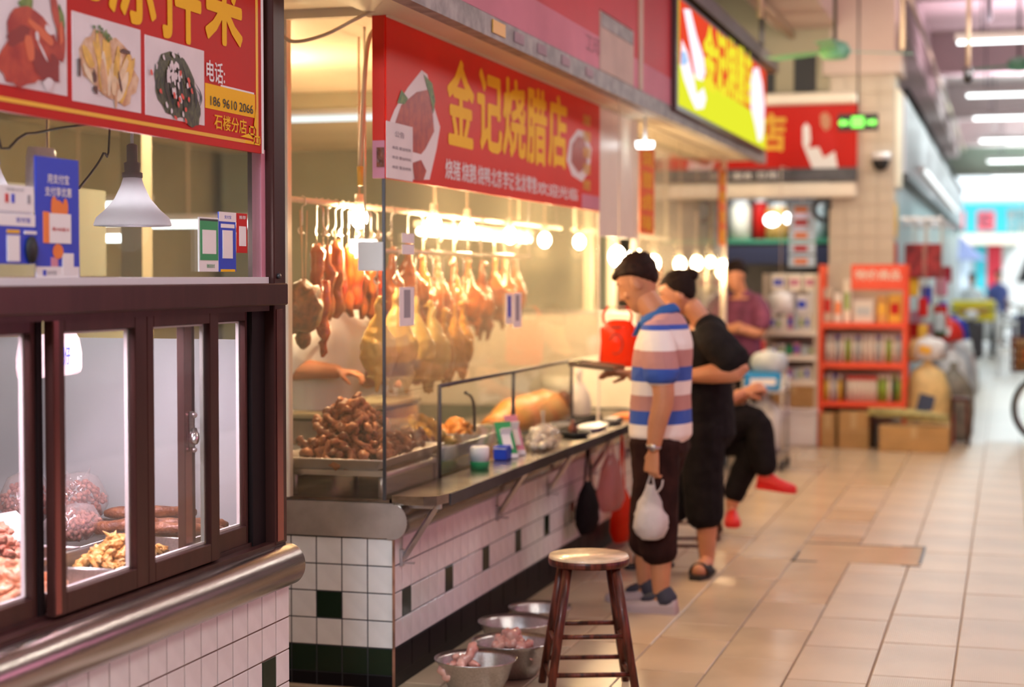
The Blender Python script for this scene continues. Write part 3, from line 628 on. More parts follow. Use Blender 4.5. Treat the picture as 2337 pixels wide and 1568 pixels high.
# ---- inside stall A
sf = MB().b2((-3.45, -1, .676), (XG - .07, YA - .05, .700)).obj('steel_worktop', m_steel_dull); tag(sf, 'steel worktop inside the near food stall', 'worktop')
def pendant(x, y, z, label):
    t = thing('pendant_lamp', label, 'lamp', (x, y, z), 0, 'white pendant lamps of the near stall')
    c = Vector((x, y, z))
    MB().lathe([(.118, 0), (.120, .004), (.112, .026), (.085, .050), (.055, .085), (.036, .125), (.028, .15), (.024, .15), (.032, .12), (.05, .082), (.08, .046), (.108, .02), (.118, 0)], c, 28).obj('shade', m_shade, t)
    MB().lathe([(0, .15), (.032, .15), (.032, .165), (.024, .168), (.026, .195), (.017, .20), (.017, .25), (.010, .255), (0, .255)], c, 16).obj('socket', m_socket, t)
    MB().tube([c + Vector((0, 0, .25)), (x, y, 2.55)], .006, 6).obj('cord', m_plastic_white, t)
    MB().lathe([(0, .012), (.03, .016), (.05, .03), (.05, .05), (.02, .09), (0, .1)], c, 16).obj('bulb', emis('lit_white_bulb', (.92, 1, 1), 7), t)
    lamp('pendant_light', 'POINT', c + Vector((0, 0, -.02)), 9, (.95, .97, 1), .06)
pl = pt(303, 516, X=-2.62); pendant(pl.x, pl.y, pl.z, 'white bell pendant lamp with grey socket hanging behind the upper glass')
pl2 = pt(-25, 520, X=-2.62); pendant(pl2.x, pl2.y, pl2.z + .02, 'white pendant lamp cut by the photo edge, behind the payment cards')
# slim light bar under the transom that lights the trays
lb = thing('tray_light_bar', 'lit pinkish light bar above the trays inside the sliding windows', 'lamp', (-2.28, 3, 1.43))
MB().b2((-2.31, -.5, 1.425), (-2.25, 4.6, 1.45)).obj('housing', m_plastic_white, lb)
MB().tube([(-2.28, -.45, 1.415), (-2.28, 4.55, 1.415)], .012, 8).obj('tube', emis('lit_pink_tube', (1, .72, .86), 8), lb)
for yy in (1.6, 2.9, 4.0): lamp('tray_light', 'AREA', (-2.30, yy, 1.40), 17, (1, .70, .84), 1.0, .06, to=(-2.55, yy, .7))
# back posts, boards, rear tubes seen through the upper glass
m_dull_board = M('dull_beige_board', (.36, .34, .25), .7, var=.08)
ps = thing('rear_partition', 'olive partition with brown posts and pale boards behind the near stall', 'partition', (-3.6, 4.0, 0))
MB().b2((-3.62, -1, .0), (-3.55, 6.6, 1.35)).obj('lower_panel', m_greywall, ps)
for yy in (2.2, 3.9, 5.15, 6.55): MB().b2((-3.64, yy, 0), (-3.54, yy + .09, 3.0)).obj('post', m_olive, ps)
for (y0, y1, z0, z1, mt) in ((4.2, 5.0, 1.55, 2.0, m_dull_board), (5.3, 6.3, 1.5, 1.85, m_greywall)): MB().b2((-3.60, y0, z0), (-3.57, y1, z1)).obj('pale_board', mt, ps)
for n, (px, py, X, L) in enumerate(((110, 545, -4.6, 1.2), (430, 512, -4.9, 1.2), (180, 470, -5.6, 1.2))):
    q = pt(px, py, X=X); t = thing('rear_tube_light', 'lit tube lamp behind the near stall, %s' % ['left of the pendant', 'right of the pendant', 'highest of the three'][n], 'lamp', q)
    MB().b2((q.x - .6, q.y - .03, q.z + .02), (q.x + .5, q.y + .03, q.z + .06)).obj('housing', m_plastic_white, t)
    MB().tube([(q.x - .58, q.y, q.z), (q.x + .48, q.y, q.z)], .02, 8).obj('tube', m_tube, t)
    MB().tube([(q.x, q.y, q.z + .05), (q.x, q.y, 4.6)], .008, 6).obj('cord', m_cable, t)
cb = MB().tube(spline([(pt(255, 250, X=-2.5).x, pt(255, 250, X=-2.5).y, 2.62), pt(250, 300, X=-2.5), pt(236, 350, X=-2.5), pt(215, 385, X=-2.5), pt(180, 430, X=-2.5)]), .0035, 6).obj('loose_cable', m_cable_dark); tag(cb, 'loose dark cable hanging behind the upper glass left of the pendant', 'cable')
cb = MB().tube(spline([(-2.4, pt(-10, 285, X=-2.4).y, 2.62), pt(-10, 285, X=-2.4), pt(60, 305, X=-2.4), pt(150, 290, X=-2.4), pt(260, 278, X=-2.4)]), .0035, 6).obj('loose_cable', m_cable_dark); tag(cb, 'sagging dark cable just under the red menu sign', 'cable')
# plastic bags hung inside
def hung_bag(px0, px1, py0, py1, X, mat, label, name='plastic_bag', tail=True):
    a, b_ = pt(px0, py1, X=X), pt(px1, py0, X=X); cy = (a.y + b_.y) / 2; w = abs(b_.y - a.y) / 2; h = b_.z - a.z
    m = MB(); n = 12
    rings = [(1.0, .80), (.85, .92), (.5, 1.0), (.15, 1.0), (.04, .95), (0, .82)]
    pts_ = []
    for (tz, s_) in rings:
        for j in range(n):
            q = 2 * PI * j / n; pts_.append((X + .02 * math.sin(q), cy + w * s_ * math.cos(q), a.z + h * tz))
    m.add(pts_, [(i * n + j, i * n + (j + 1) % n, (i + 1) * n + (j + 1) % n, (i + 1) * n + j) for i in range(len(rings) - 1) for j in range(n)] + [tuple(range((len(rings) - 1) * n, len(rings) * n))], 0, True)
    o = m.obj(name, mat); return tag(o, label, 'bag')
hung_bag(62, 128, 342, 470, -2.35, m_bag_white, 'white carrier bag hanging behind the upper glass beside the blue card')
struct(MB().b2((-3.6, -1, 2.60), (-2.18, YA, 2.64)), 'ceiling_stall_near', m_cream)
q = pt(112, 770, X=-2.55); tag(MB().tube([q, (q.x, q.y, 2.62)], .003, 5).obj('bag_string', m_cable), 'thin string holding the printed carrier bag behind the second window', 'string')
o = hung_bag(36, 188, 758, 868, -2.55, m_bag_white, 'white printed carrier bag hanging inside the second sliding window')
text('bag_print', '肥仔', (-2.52, o.bound_box and pt(148, 812, X=-2.52).y, pt(148, 812, X=-2.52).z), .055, .05, m_blue, o)
# ================================================================== food helpers and trays
rf = random.Random(21)
def lump_mesh(name, mat, r=(1, 1, 1), amp=.25, sc=1.6, seed=0, sub=2):
    bm = bmesh.new(); bmesh.ops.create_icosphere(bm, subdivisions=sub, radius=1)
    for v in bm.verts:
        d = 1 + amp * noise.noise(v.co * sc + Vector((seed * 3.7, seed, 0))) + amp * .5 * noise.noise(v.co * sc * 2.7 + Vector((0, seed * 5.1, 2)))
        v.co = Vector((v.co.x * r[0], v.co.y * r[1], v.co.z * r[2])) * d
    me = D.meshes.new(name); bm.to_mesh(me); bm.free(); me.materials.append(mat)
    me.polygons.foreach_set('use_smooth', [True] * len(me.polygons)); return me
def curl_mesh(name, mat, L=.12, r=.012, bend=1.6, seed=0, n=7):
    q = random.Random(seed); pts_ = []; a = 0; p = Vector((-L / 2, 0, 0)); st = L / n
    for k in range(n + 1):
        pts_.append(p.copy()); a += bend / n * q.uniform(.3, 1.6); p = p + Vector((math.cos(a), math.sin(a), q.uniform(-.3, .3))) * st
    c = sum(pts_, Vector()) / len(pts_); pts_ = [v - c for v in pts_]; sp = spline(pts_, 2); k_ = len(sp)
    me = MB().tube(sp, [(r * q.uniform(.6, 1.25) * (.6 if k in (0, k_ - 1) else 1), r * q.uniform(.45, 1.1) * (.6 if k in (0, k_ - 1) else 1)) for k in range(k_)], 7).mesh(name, mat); return wobble(me, r * .5, 70, seed)
def drum_mesh(name, mat, L=.09, r=.02, seed=0):
    return MB().tube([(0, 0, -L / 2), (0, .002, -L * .3), (.003, 0, 0), (0, 0, L * .25), (0, 0, L * .4), (0, 0, L * .5)], [r * .5, r, r * .95, r * .5, r * .32, r * .45], 9).mesh(name, mat)
def pile(name, meshes, label, cat, group, c, half, height, n, size=1.0, parent=None, peak=(0, 0), flat=.0, spread=False):
    "individual pieces heaped over an oval footprint, highest in the middle"
    made = []
    for k in range(n):
        u = k / n; rr = math.sqrt(rf.random()) * (1 - u * .75); a = rf.random() * 2 * PI
        if spread: u = (k / n) ** 1.5; rr = (.25 + .75 * math.sqrt(rf.random())) * (1 - u * .97)
        x = c[0] + math.cos(a) * rr * half[0] + peak[0] * u; y = c[1] + math.sin(a) * rr * half[1] + peak[1] * u
        z = c[2] + (height * u if spread else height * (u ** .9) * max(.1, (1 - rr ** 2 * (1 - flat))))
        o = link(name, rf.choice(meshes), None, loc=(x, y, z), rot=(rf.uniform(-.9, .9), rf.uniform(-.9, .9), rf.uniform(0, 6.3)), scale=size * rf.uniform(.8, 1.2), label=label, cat=cat, group=group)
        made.append(o)
    return made
def tray(name, label, x0, y0, x1, y1, z, h=.035, mat=None, group=None, flare=.012, lip=.008):
    t = thing(name, label, 'tray', ((x0 + x1) / 2, (y0 + y1) / 2, z), 0, group); m = MB(); f_ = flare
    o = [(x0, y0), (x1, y0), (x1, y1), (x0, y1)]; i_ = [(x0 + f_, y0 + f_), (x1 - f_, y0 + f_), (x1 - f_, y1 - f_), (x0 + f_, y1 - f_)]; tk = .002
    lp = [(x0 - lip, y0 - lip), (x1 + lip, y0 - lip), (x1 + lip, y1 + lip), (x0 - lip, y1 + lip)]
    vs_ = [(*p, z) for p in i_] + [(*p, z + h) for p in o] + [(*p, z + h) for p in lp] + [(*p, z + h - .004) for p in lp] + [(p[0], p[1], z + tk) for p in i_]
    fs_ = [(3, 2, 1, 0)] + [(a + b_, (a + 1) % 4 + b_, (a + 1) % 4 + b_ + 4, a + b_ + 4) for b_ in (0, 4, 8) for a in range(4)] + [(16, 17, 18, 19)]
    m.add(vs_, fs_)
    m.tube([(*lp[0], z + h), (*lp[1], z + h)], .003, 6).tube([(*lp[1], z + h), (*lp[2], z + h)], .003, 6).tube([(*lp[2], z + h), (*lp[3], z + h)], .003, 6).tube([(*lp[3], z + h), (*lp[0], z + h)], .003, 6)
    m.obj('pan', mat or m_steel, t); return t
# ---- stall A trays (worktop z = .70)
ZA = .702
ylw = [lump_mesh('chicken_piece', m_yellow_food, (.026, .013, .011), .55, 2.0, s, 3) for s in range(4)]
ora = [lump_mesh('meat_piece', m_orange_meat, (.034, .022, .014), .7, 2.1, s) for s in range(4)]
pnk = [lump_mesh('marinated_piece', m_pink_meat, (.020, .014, .011), .7, 2.3, s) for s in range(4)]
tray('steel_tray', 'steel tray of yellow chicken pieces behind the second and third windows', -2.46, 3.93, -2.21, 4.44, ZA, .04)
tray('steel_tray', 'steel tray of orange meat pieces nearest the window at the photo edge', -2.46, 3.30, -2.21, 3.90, ZA, .04)
tray('steel_tray', 'steel tray of pink marinated meat behind the orange meat tray', -2.78, 3.62, -2.49, 4.20, ZA, .04)
tray('steel_tray', 'steel tray under the peanut bags behind the yellow chicken pieces', -2.90, 4.23, -2.49, 4.74, ZA, .04)
tray('steel_tray', 'small steel tray of sausages in the far window corner', -2.46, 4.47, -2.21, 4.74, ZA, .035)
pile('chicken_piece', ylw, 'yellow marinated chicken piece in the tray behind the second window', 'food', 'yellow chicken pieces in the near stall', (-2.335, 4.19, ZA + .018), (.10, .23), .060, 120, 1.0)
pile('meat_piece', ora, 'pale orange meat piece in the tray at the photo edge', 'food', 'orange meat pieces in the near stall', (-2.335, 3.64, ZA + .018), (.10, .23), .07, 70)
pile('marinated_piece', pnk, 'pink marinated meat piece heaped in the rear tray', 'food', 'pink marinated pieces in the near stall', (-2.62, 3.98, ZA + .018), (.12, .20), .12, 150, 1.15)
# sausages laid along the end
for k, (a, b_) in enumerate((((-2.52, 4.56, .055), (-2.26, 4.70, .045)), ((-2.48, 4.50, .03), (-2.23, 4.64, .03)), ((-2.44, 4.48, .06), (-2.22, 4.58, .045)), ((-2.62, 4.60, .08), (-2.38, 4.73, .075)), ((-2.56, 4.42, .06), (-2.40, 4.52, .075)))):
    a = Vector(a) + Vector((0, 0, ZA)); b_ = Vector(b_) + Vector((0, 0, ZA)); mid = (a + b_) / 2 + Vector((.02, -.02, .006))
    p = spline([a, mid, b_], 5); n_ = len(p)
    o = MB().tube(p, [.019 * (.5 if i in (0, n_ - 1) else 1 + .12 * math.sin(i * 2.1 + k)) for i in range(n_)], 10).obj('sausage', m_sausage)
    tag(o, '%s brown sausage from the front in the rear tray' % ['fourth', 'third', 'second', 'fifth', 'first'][k], 'sausage', 'brown sausages in the near stall')
# peanut bags
pn = [lump_mesh('peanut', m_peanut, (.0085, .006, .006), .15, 1.2, s, 1) for s in range(3)]
def peanut_bag(c, r, label, ears=True):
    t = thing('peanut_bag', label, 'bag', c); c = Vector(c)
    m = MB()
    for k in range(300):
        d = Vector((rf.gauss(0, 1), rf.gauss(0, 1), rf.gauss(0, 1))).normalized() * (rf.random() ** .2)
        q = c + Vector((d.x * r[0], d.y * r[1], r[2] + d.z * r[2] * .96)); m.ball(q, (.0088, .0066, .0066), 0, 6, 4, Euler((rf.random() * 3, rf.random() * 3, 0)))
    o = m.obj('peanuts', m_peanut, t, kind='stuff')
    s = MB().lathe([(max(.002, math.sin(PI * i / 9)), -math.cos(PI * i / 9)) for i in range(10)], (0, 0, 0), 16)
    s.v = [tuple(c + Vector((x * r[0] * 1.1, y * r[1] * 1.1, r[2] + z * r[2] * 1.06 + (.02 if z > .6 else 0)))) for x, y, z in s.v]
    if ears:
        for sg in (-1, 1):
            b0 = c + Vector((0, sg * r[1] * .35, r[2] * 1.75)); s.add([b0 + Vector((0, -.03, 0)), b0 + Vector((0, .03, 0)), b0 + Vector((.006, sg * .03, .055)), b0 + Vector((.012, 0, 0))], [(0, 1, 2), (1, 3, 2), (3, 0, 2)])
    s.obj('film', m_bag_clear, t); return t
peanut_bag((-2.70, 4.58, ZA + .045), (.075, .11, .068), 'clear bag of red peanuts with two twisted corners on the rear tray')
peanut_bag((-2.60, 4.40, ZA + .03), (.06, .10, .042), 'lower clear bag of red peanuts in front of the twisted bag', False)
peanut_bag((-2.84, 4.52, ZA + .045), (.07, .09, .07), 'clear bag of red peanuts left of the twisted bag', False)
o = MB(); dx, dy = -2.80, 4.22
o.add([(dx + .1, dy - .1, .745), (dx + .1, dy + .16, .745), (dx - .1, dy + .16, .745), (dx - .1, dy - .12, .745), (dx + .06, dy - .08, .83), (dx + .04, dy + .12, .82), (dx - .08, dy + .12, .79), (dx - .07, dy - .1, .80)], [(0, 3, 2, 1), (4, 5, 6, 7), (0, 1, 5, 4), (1, 2, 6, 5), (2, 3, 7, 6), (3, 0, 4, 7)])
tag(o.obj('paper_sheet', m_paper), 'crumpled white paper sheet behind the pink meat tray', 'paper')
# ================================================================== stall B: roast-meat stall
YB = 5.776; YE = 10.1
cb_ = thing('tiled_counter', 'long white tiled counter with dark tile base under the roast meat stall', 'counter', (-2.4, 7.9, 0))
MB().b2((-2.95, YB + .006, 0), (XT - .0028, YE, .675)).obj('body', m_grout, cb_)
bb = MB(); bullnose(bb, YB, YE); bb.obj('round_edge', m_bullnose, cb_)
MB().b2((-3.0, YB - .004, .552), (XT + .0, YB + .01, .678)).obj('steel_band', m_steel_dull, cb_)
out = [(XT + .055 * math.cos(a), .612 + .064 * math.sin(a)) for a in [R(-90 + 12 * k) for k in range(16)]] + [(XT - .02, .676), (XT - .02, .548)]
MB().prism([(z, x) for x, z in out], 1, YB - .005, YB + .003).obj('end_cap', m_steel_dull, cb_)
for r_ in range(6):
    z = .548 - .05 - .1 * r_ if r_ < 5 else .548 - .5 - .024
    for k in range(5):                                   # end face, towards the camera
        key = 'k' if r_ == 5 else 'g' if r_ == 4 or (r_ == 2 and k == 2) else 'w'
        link('tile', TM[key], cb_, loc=(XT - .05 - .1 * k, YB + .0068, z), rot=(0, 0, -PI / 2), scale=(1, 1, .49 if r_ == 5 else 1))
    for k in range(43):                                  # aisle face
        if r_ >= 4: continue
        key = 'g' if (r_ == 2 and k % 5 == 1) else 'w'
        link('tile', TM[key], cb_, loc=(XT - .0028, YB + .05 + .1 * k, z))
MB().b2((XT - .005, YB + .002, .0), (XT - .001, YE, .146)).obj('dark_base', m_black_tile, cb_)
for k in range(22): link('base_tile', TM['k'], cb_, loc=(XT - .002, YB + .10 + .2 * k, .097), scale=(1, 2, 1))
MB().b2((XT - .002, YB - .002, 0), (XT + .006, YB + .006, .548)).obj('corner_trim', M('rusty_corner_trim', (.28, .13, .08), .6, var=.4, vs=12), cb_)
# serving shelf on brackets
sh = thing('serving_shelf', 'long steel serving shelf on angled brackets along the roast meat counter', 'shelf', (-2.04, 7.9, .69))
out = [(XT - .01, YB + .02), (-2.015, YB + .02), (-1.975, YB + .05), (-1.955, YB + .14), (-1.955, YE), (XT - .01, YE)]
MB().prism(out, 2, .672, .705).obj('shelf_top', m_steel_worn, sh)
MB().b2((-1.957, YB + .14, .662), (-1.950, YE, .704)).obj('front_lip', m_dark_steel, sh)
for yy in (5.86, 7.08, 7.93, 8.80, 9.7):
    m = MB(); a = Vector((XT + .012, yy, .47)); b_ = Vector((-1.985, yy, .668))
    m.tube([a, b_], [(.012, .018), (.012, .018)], 4, smooth=False).b2((XT, yy - .012, .44), (XT + .012, yy + .012, .50)).box((XT + .03, yy, .452), (.05, .012, .006))
    m.b2((XT, yy - .012, .655), (-1.97, yy + .012, .672)); m.obj('bracket', m_steel_dull, sh)
# glazing of the stall
gz = thing('stall_glazing', 'tall frameless glass with grease and lamp bloom around the hanging roast meats', 'glazing', (-2.155, 7.4, .69))
XB = -2.155
MB().b2((-2.525, YB, .69), (XB - .004, YB + .006, 2.43)).obj('side_pane', m_glass_side, gz)
MB().b2((XB - .003, YB + .006, 1.07), (XB + .003, 9.105, 2.43)).b2((XB - .003, YB + .006, .69), (XB + .003, 6.38, 1.07)).obj('front_pane', m_glass_bloom, gz)
MB().b2((XB - .008, YB - .002, .69), (XB + .003, YB + .006, 1.85)).obj('corner_seal', m_dark_steel, gz)
MB().b2((XB - .005, 9.105, .70), (XB + .004, 9.13, 2.43)).obj('end_strip', m_cream_w, gz)
MB().b2((-2.565, YB - .01, .69), (-2.527, YB + .03, 2.46)).obj('lit_post_face', m_cream_w, gz)  # cream colour stands for warm stall light on this side of the post
MB().b2((-2.63, YB - .02, .66), (-2.566, YB + .05, 2.52)).obj('steel_post', m_steel_dull, gz)
for z in (1.60, 1.84): MB().b2((-2.60, YB - .026, z), (-2.56, YB - .018, z + .025)).obj('hinge', m_dark_steel, gz)
MB().b2((-2.63, YB - .02, 2.43), (-2.15, YB + .03, 2.47)).obj('head_rail', m_cream, gz)
gd = thing('counter_glass_guard', 'low glass guard with thin dark rail standing on the roast meat counter', 'glass guard', (XB, 7.45, .705))
m = MB(); m.tube([(XB, 6.39, 1.066), (XB, 8.52, 1.066)], .008, 6)
for yy in (6.39, 7.44, 8.52): m.tube([(XB, yy, .70), (XB, yy, 1.066)], .009, 6)
m.obj('rail', m_dark_steel, gd); MB().b2((XB - .002, 6.40, .712), (XB + .002, 8.51, 1.058)).obj('guard_pane', m_glass_guard, gd)
ac = MB().tube(spline([pt(1083, 985, X=-2.2), pt(1082, 930, X=-2.2), pt(1075, 905, X=-2.2), pt(1062, 896, X=-2.2)]), .007, 6).obj('bent_hook', m_dark_steel); tag(ac, 'thin bent dark metal hook standing behind the low glass guard', 'hook')
# ---- sign of the stall
m_yellow_b = M('bright_sign_yellow', (.95, .60, .008), .5, spec=.2)
SB = thing('roast_shop_sign', 'red roast shop sign with big yellow characters on the stall glass', 'sign', (XB, 7.4, 1.85))
xs = XB + .010
MB().b2((XB + .004, YB - .002, 1.85), (xs, 9.10, 2.432)).obj('sign_board', M('bright_red_sign_film', (.70, .020, .004), .42, spec=.2, var=.05, vs=2), SB)
MB().b2((-2.195, YB - .012, 1.985), (XB + .006, YB - .006, 2.432)).obj('side_return', M('bright_red_return', (.66, .02, .005), .4, emit=.0), SB)
MB().b2((-2.195, YB - .012, 1.85), (XB + .006, YB - .006, 1.985)).obj('pink_return', m_pink_panel, SB)
MB().b2((-2.178, YB - .016, 1.89), (-2.150, YB - .012, 1.96)).obj('dark_sticker', m_dark_roast, SB)
def on(px, py): q = pt(px, py, X=xs); return q.y, q.z
def sr(name, mat, y0, z0, y1, z1, k=0, par=None): return MB().b2((xs, y0, z0), (xs + .0008 * (k + 1), y1, z1)).obj(name, mat, par or SB)
for ch, x0, x1, yt, yb in (('金', 1022, 1080, 142, 330), ('记', 1090, 1144, 168, 342), ('烧', 1148, 1198, 186, 356), ('腊', 1202, 1246, 206, 372), ('店', 1252, 1292, 222, 380)):
    ya, za = on(x0, yb); yb_, _ = on(x1, yb); _, zt_ = on((x0 + x1) / 2, yt); _, zb_ = on((x0 + x1) / 2, yb)
    text('sign_lettering', ch, (xs + .0014, (ya + yb_) / 2, (zt_ + zb_) / 2), yb_ - ya, zt_ - zb_, m_yellow_b, SB, bold=.045)
for s_, x0, x1 in (('烧猪', 1016, 1050), ('烧鹅', 1054, 1086), ('烧鸭', 1090, 1118), ('北京', 1121, 1145), ('李记', 1148, 1172), ('批发零售', 1176, 1224)):
    ya, _ = on(x0, 390); yb_, _ = on(x1, 390)
    text('sign_small_lettering', s_, (xs + .0014, (ya + yb_) / 2, 1.925), yb_ - ya, .078, m_white, SB, bold=.03)
ya, _ = on(1226, 400); yb_, _ = on(1318, 400); text('sign_small_lettering', '欢迎光临', (xs + .0014, (ya + yb_) / 2, 1.918), yb_ - ya, .06, m_white, SB, bold=.03)
def outline(mat, name, lst, k=0, par=None):
    m = MB(); m.add([(xs + .0008 * (k + 1), *on(*q)) for q in lst], [tuple(range(len(lst)))]); return m.obj(name, mat, par or SB)
pl_ = outline(m_white, 'plate_print', [(890, 275), (900, 250), (930, 200), (962, 160), (975, 170), (992, 250), (1004, 290), (996, 340), (980, 410), (920, 410), (900, 330)])
outline(m_ph_red, 'duck_print', [(898, 290), (915, 240), (950, 210), (975, 205), (985, 240), (990, 300), (970, 340), (960, 352), (935, 345), (915, 330)], 1)
outline(m_ph_green, 'leaf_print', [(905, 235), (915, 205), (930, 225), (922, 238)], 2); outline(m_ph_green, 'leaf_print', [(966, 170), (985, 190), (992, 230), (988, 260), (980, 220), (972, 195)], 2)
outline(m_ph_red, 'shrimp_print', [(940, 372), (960, 365), (972, 390), (965, 412), (945, 412)], 2)
pl_ = outline(m_white, 'plate_print', [(1318, 295), (1335, 300), (1350, 340), (1345, 390), (1328, 415), (1305, 400), (1293, 365), (1300, 320)]); outline(m_ph_red, 'dish_print', [(1318, 310), (1332, 315), (1340, 345), (1338, 380), (1320, 395), (1303, 370), (1305, 330)], 1)
ya, _ = on(1325, 300)
for k in range(5): text('side_lettering', '烧腊', (xs + .0022, ya + .13, 2.32 - .085 * k), .16, .055, m_gold, SB, bold=.03)
sr('pale_corner', m_pink_panel, ya + .02, 1.855, 9.09, 1.93, 2)
nt_ = thing('paper_notice', 'white paper notice with grey lines taped on the red roast shop sign', 'notice', (xs, 5.95, 1.85))
ya, _ = on(878, 300); yb_, _ = on(940, 300)
MB().b2((xs + .001, ya + .01, 1.852), (xs + .0035, yb_, 2.055)).obj('sheet', m_paper, nt_)
text('notice_heading', '公告', (xs + .0045, (ya + yb_) / 2, 2.015), .10, .022, m_grey_ink, nt_)
for k in range(3): text('notice_line', '本店 营业时间', (xs + .0045, (ya + yb_) / 2 + .02, 1.965 - .035 * k), .20, .012, m_grey_ink, nt_)
# ---- fascia, soffit, ceiling of the stall row
fs = thing('stall_fascia', 'pink and red fascia with a grey lower edge above the stall row', 'fascia', (-1.92, 9.5, 2.4))
MB().b2((-1.955, 4.9, 2.405), (-1.895, 13.9, 2.488)).obj('lower_edge', m_fascia_metal, fs)
MB().b2((-1.95, 4.9, 2.488), (-1.905, 13.6, 3.15)).obj('core', m_fascia_metal, fs)
for n, (y0, y1) in enumerate(((4.9, 8.03), (8.80, 8.93), (9.0, 9.88))):
    MB().b2((-1.905, y0, 2.49), (-1.897, y1, 2.645)).obj('pink_panel', m_pink_panel, fs); MB().b2((-1.905, y0, 2.645), (-1.897, y1, 3.15)).obj('red_panel', m_red_panel, fs)
MB().b2((-1.905, 8.03, 2.78), (-1.897, 8.80, 3.15)).obj('red_panel', m_red_panel, fs)
MB().b2((-1.905, 8.04, 2.49), (-1.893, 8.80, 2.775), ch=.003).obj('service_plate', m_plate, fs); MB().b2((-1.893, 8.06, 2.70), (-1.890, 8.78, 2.77)).obj('plate_cap', m_fascia_metal, fs)
MB().b2((-1.905, 8.93, 2.49), (-1.885, 9.0, 3.15)).obj('joint_strip', m_beige_metal, fs)
text('fascia_lettering', '工印', (-1.895, 7.90, 2.59), .28, .085, M('faded_lettering', (.40, .16, .20), .6), fs, bold=.02)
MB().b2((-1.893, 6.25, 2.425), (-1.890, 6.42, 2.475)).obj('yellow_sticker', m_gold, fs)
m_torn = M('faded_paper_scraps', (.38, .30, .33), .7, var=.1)
for y_ in (6.55, 6.9, 7.3, 7.75): MB().b2((-1.894, y_, 2.43), (-1.891, y_ + .14, 2.47)).obj('torn_paper', m_torn, fs)
MB().b2((-2.20, 4.9, 2.434), (-1.955, 13.9, 2.452)).obj('soffit', m_cream, fs)
MB().b2((-2.156, YB, 2.425), (-2.14, 13.45, 2.436)).obj('glass_head_channel', m_cream_w, fs)
struct(MB().b2((-5.9, YB - .3, 2.46), (-2.17, 8.35, 2.50)), 'ceiling_stall', m_cream)
struct(MB().b2((-5.9, 8.35, 2.385), (-2.17, 8.5, 2.52)), 'ceiling_stall_beam', m_olive)
struct(MB().b2((-5.9, 9.2, 2.46), (-2.17, 13.9, 2.50)), 'ceiling_stall_far', m_cream)
struct(MB().b2((-5.9, 12.2, 0), (-2.9, 12.3, 2.46)), 'wall_stall_rear', m_greywall)
q = pt(760, 271, Y=9.0); t = thing('rear_tube_light', 'cool tube lamp beyond the roast stall under its ceiling beam', 'lamp', q)
MB().b2((q.x - .5, q.y - .04, q.z + .02), (q.x + .55, q.y + .04, q.z + .06)).obj('housing', m_plastic_white, t); MB().box(q, (1.0, .09, .02)).obj('diffuser', emis('cool_diffuser', (.75, .92, 1), 1.6), t); MB().tube([(q.x, q.y, q.z + .05), (q.x, q.y, 4.6)], .006, 6).obj('cord', m_cable, t)
# cables at the stall corner
ca1 = MB().tube(spline([pt(632, 20, Y=5.7), pt(640, 70, Y=5.7), pt(670, 95, Y=5.7), pt(740, 80, Y=5.7), pt(815, 42, Y=5.7), pt(860, 20, Y=5.7)], 5), .007, 6).obj('sagging_cable', m_cable); tag(ca1, 'cream cable sagging across the gap between the two stalls', 'cable')
ca2 = MB().tube(spline([pt(862, 60, Y=5.86), pt(842, 90, Y=5.86), pt(832, 180, Y=5.86), pt(822, 380, Y=5.86)], 5), .009, 6).obj('hanging_cable', m_cable); tag(ca2, 'cream cable hanging down inside the side glass with a yellow plug', 'cable')
a = pt(822, 380, Y=5.86); MB().tube([a, a - Vector((0, 0, .07))], [.013, .011], 8).obj('plug', m_gold, ca2)
# ---- heat lamps over the meats
bulbs = []
for k, (px, py) in enumerate(((820, 497), (990, 512), (1066, 522), (1164, 538), (1243, 548), (1322, 552))):
    q = pt(px, py, X=-2.52); t = thing('hanging_bulb', '%s lit bulb from the glass corner over the roast meats' % ['first', 'second', 'third', 'fourth', 'fifth', 'sixth'][k], 'lamp', q, 0, 'bulbs over the roast meats')
    MB().ball(q, (.035, .035, .043), 0, 14, 9).obj('bulb', m_bulb, t); MB().tube([q + Vector((0, 0, .04)), q + Vector((0, 0, .095))], [.020, .017], 10).obj('socket', m_cream_w, t)
    MB().tube([q + Vector((0, 0, .09)), (q.x, q.y, 2.46)], .005, 6).obj('cord', m_cable, t)
    lamp('bulb_light', 'POINT', q + Vector((0, 0, -.06)), 30, (1, .69, .35), .04)
t = thing('bloom_tube', 'added glowing tube for the lamp bloom behind the bulbs over the roast ducks', 'lamp', (-2.72, 8.7, 1.72))  # added glow source imitating the white bloom between the bulbs
MB().b2((-2.74, 7.75, 1.735), (-2.70, 9.75, 1.765)).obj('housing', m_cream_w, t); MB().tube([(-2.72, 7.78, 1.715), (-2.72, 9.72, 1.715)], .022, 10).obj('tube', emis('bloom_glow', (1, .86, .62), 14), t)
for yy in (8.0, 9.5): MB().tube([(-2.72, yy, 1.76), (-2.72, yy, 2.46)], .006, 6).obj('hanger', m_cable, t)
lamp('stall_ceiling_bulb_light', 'POINT', (-3.2, 6.9, 2.2), 42, (1, .76, .46), .1)
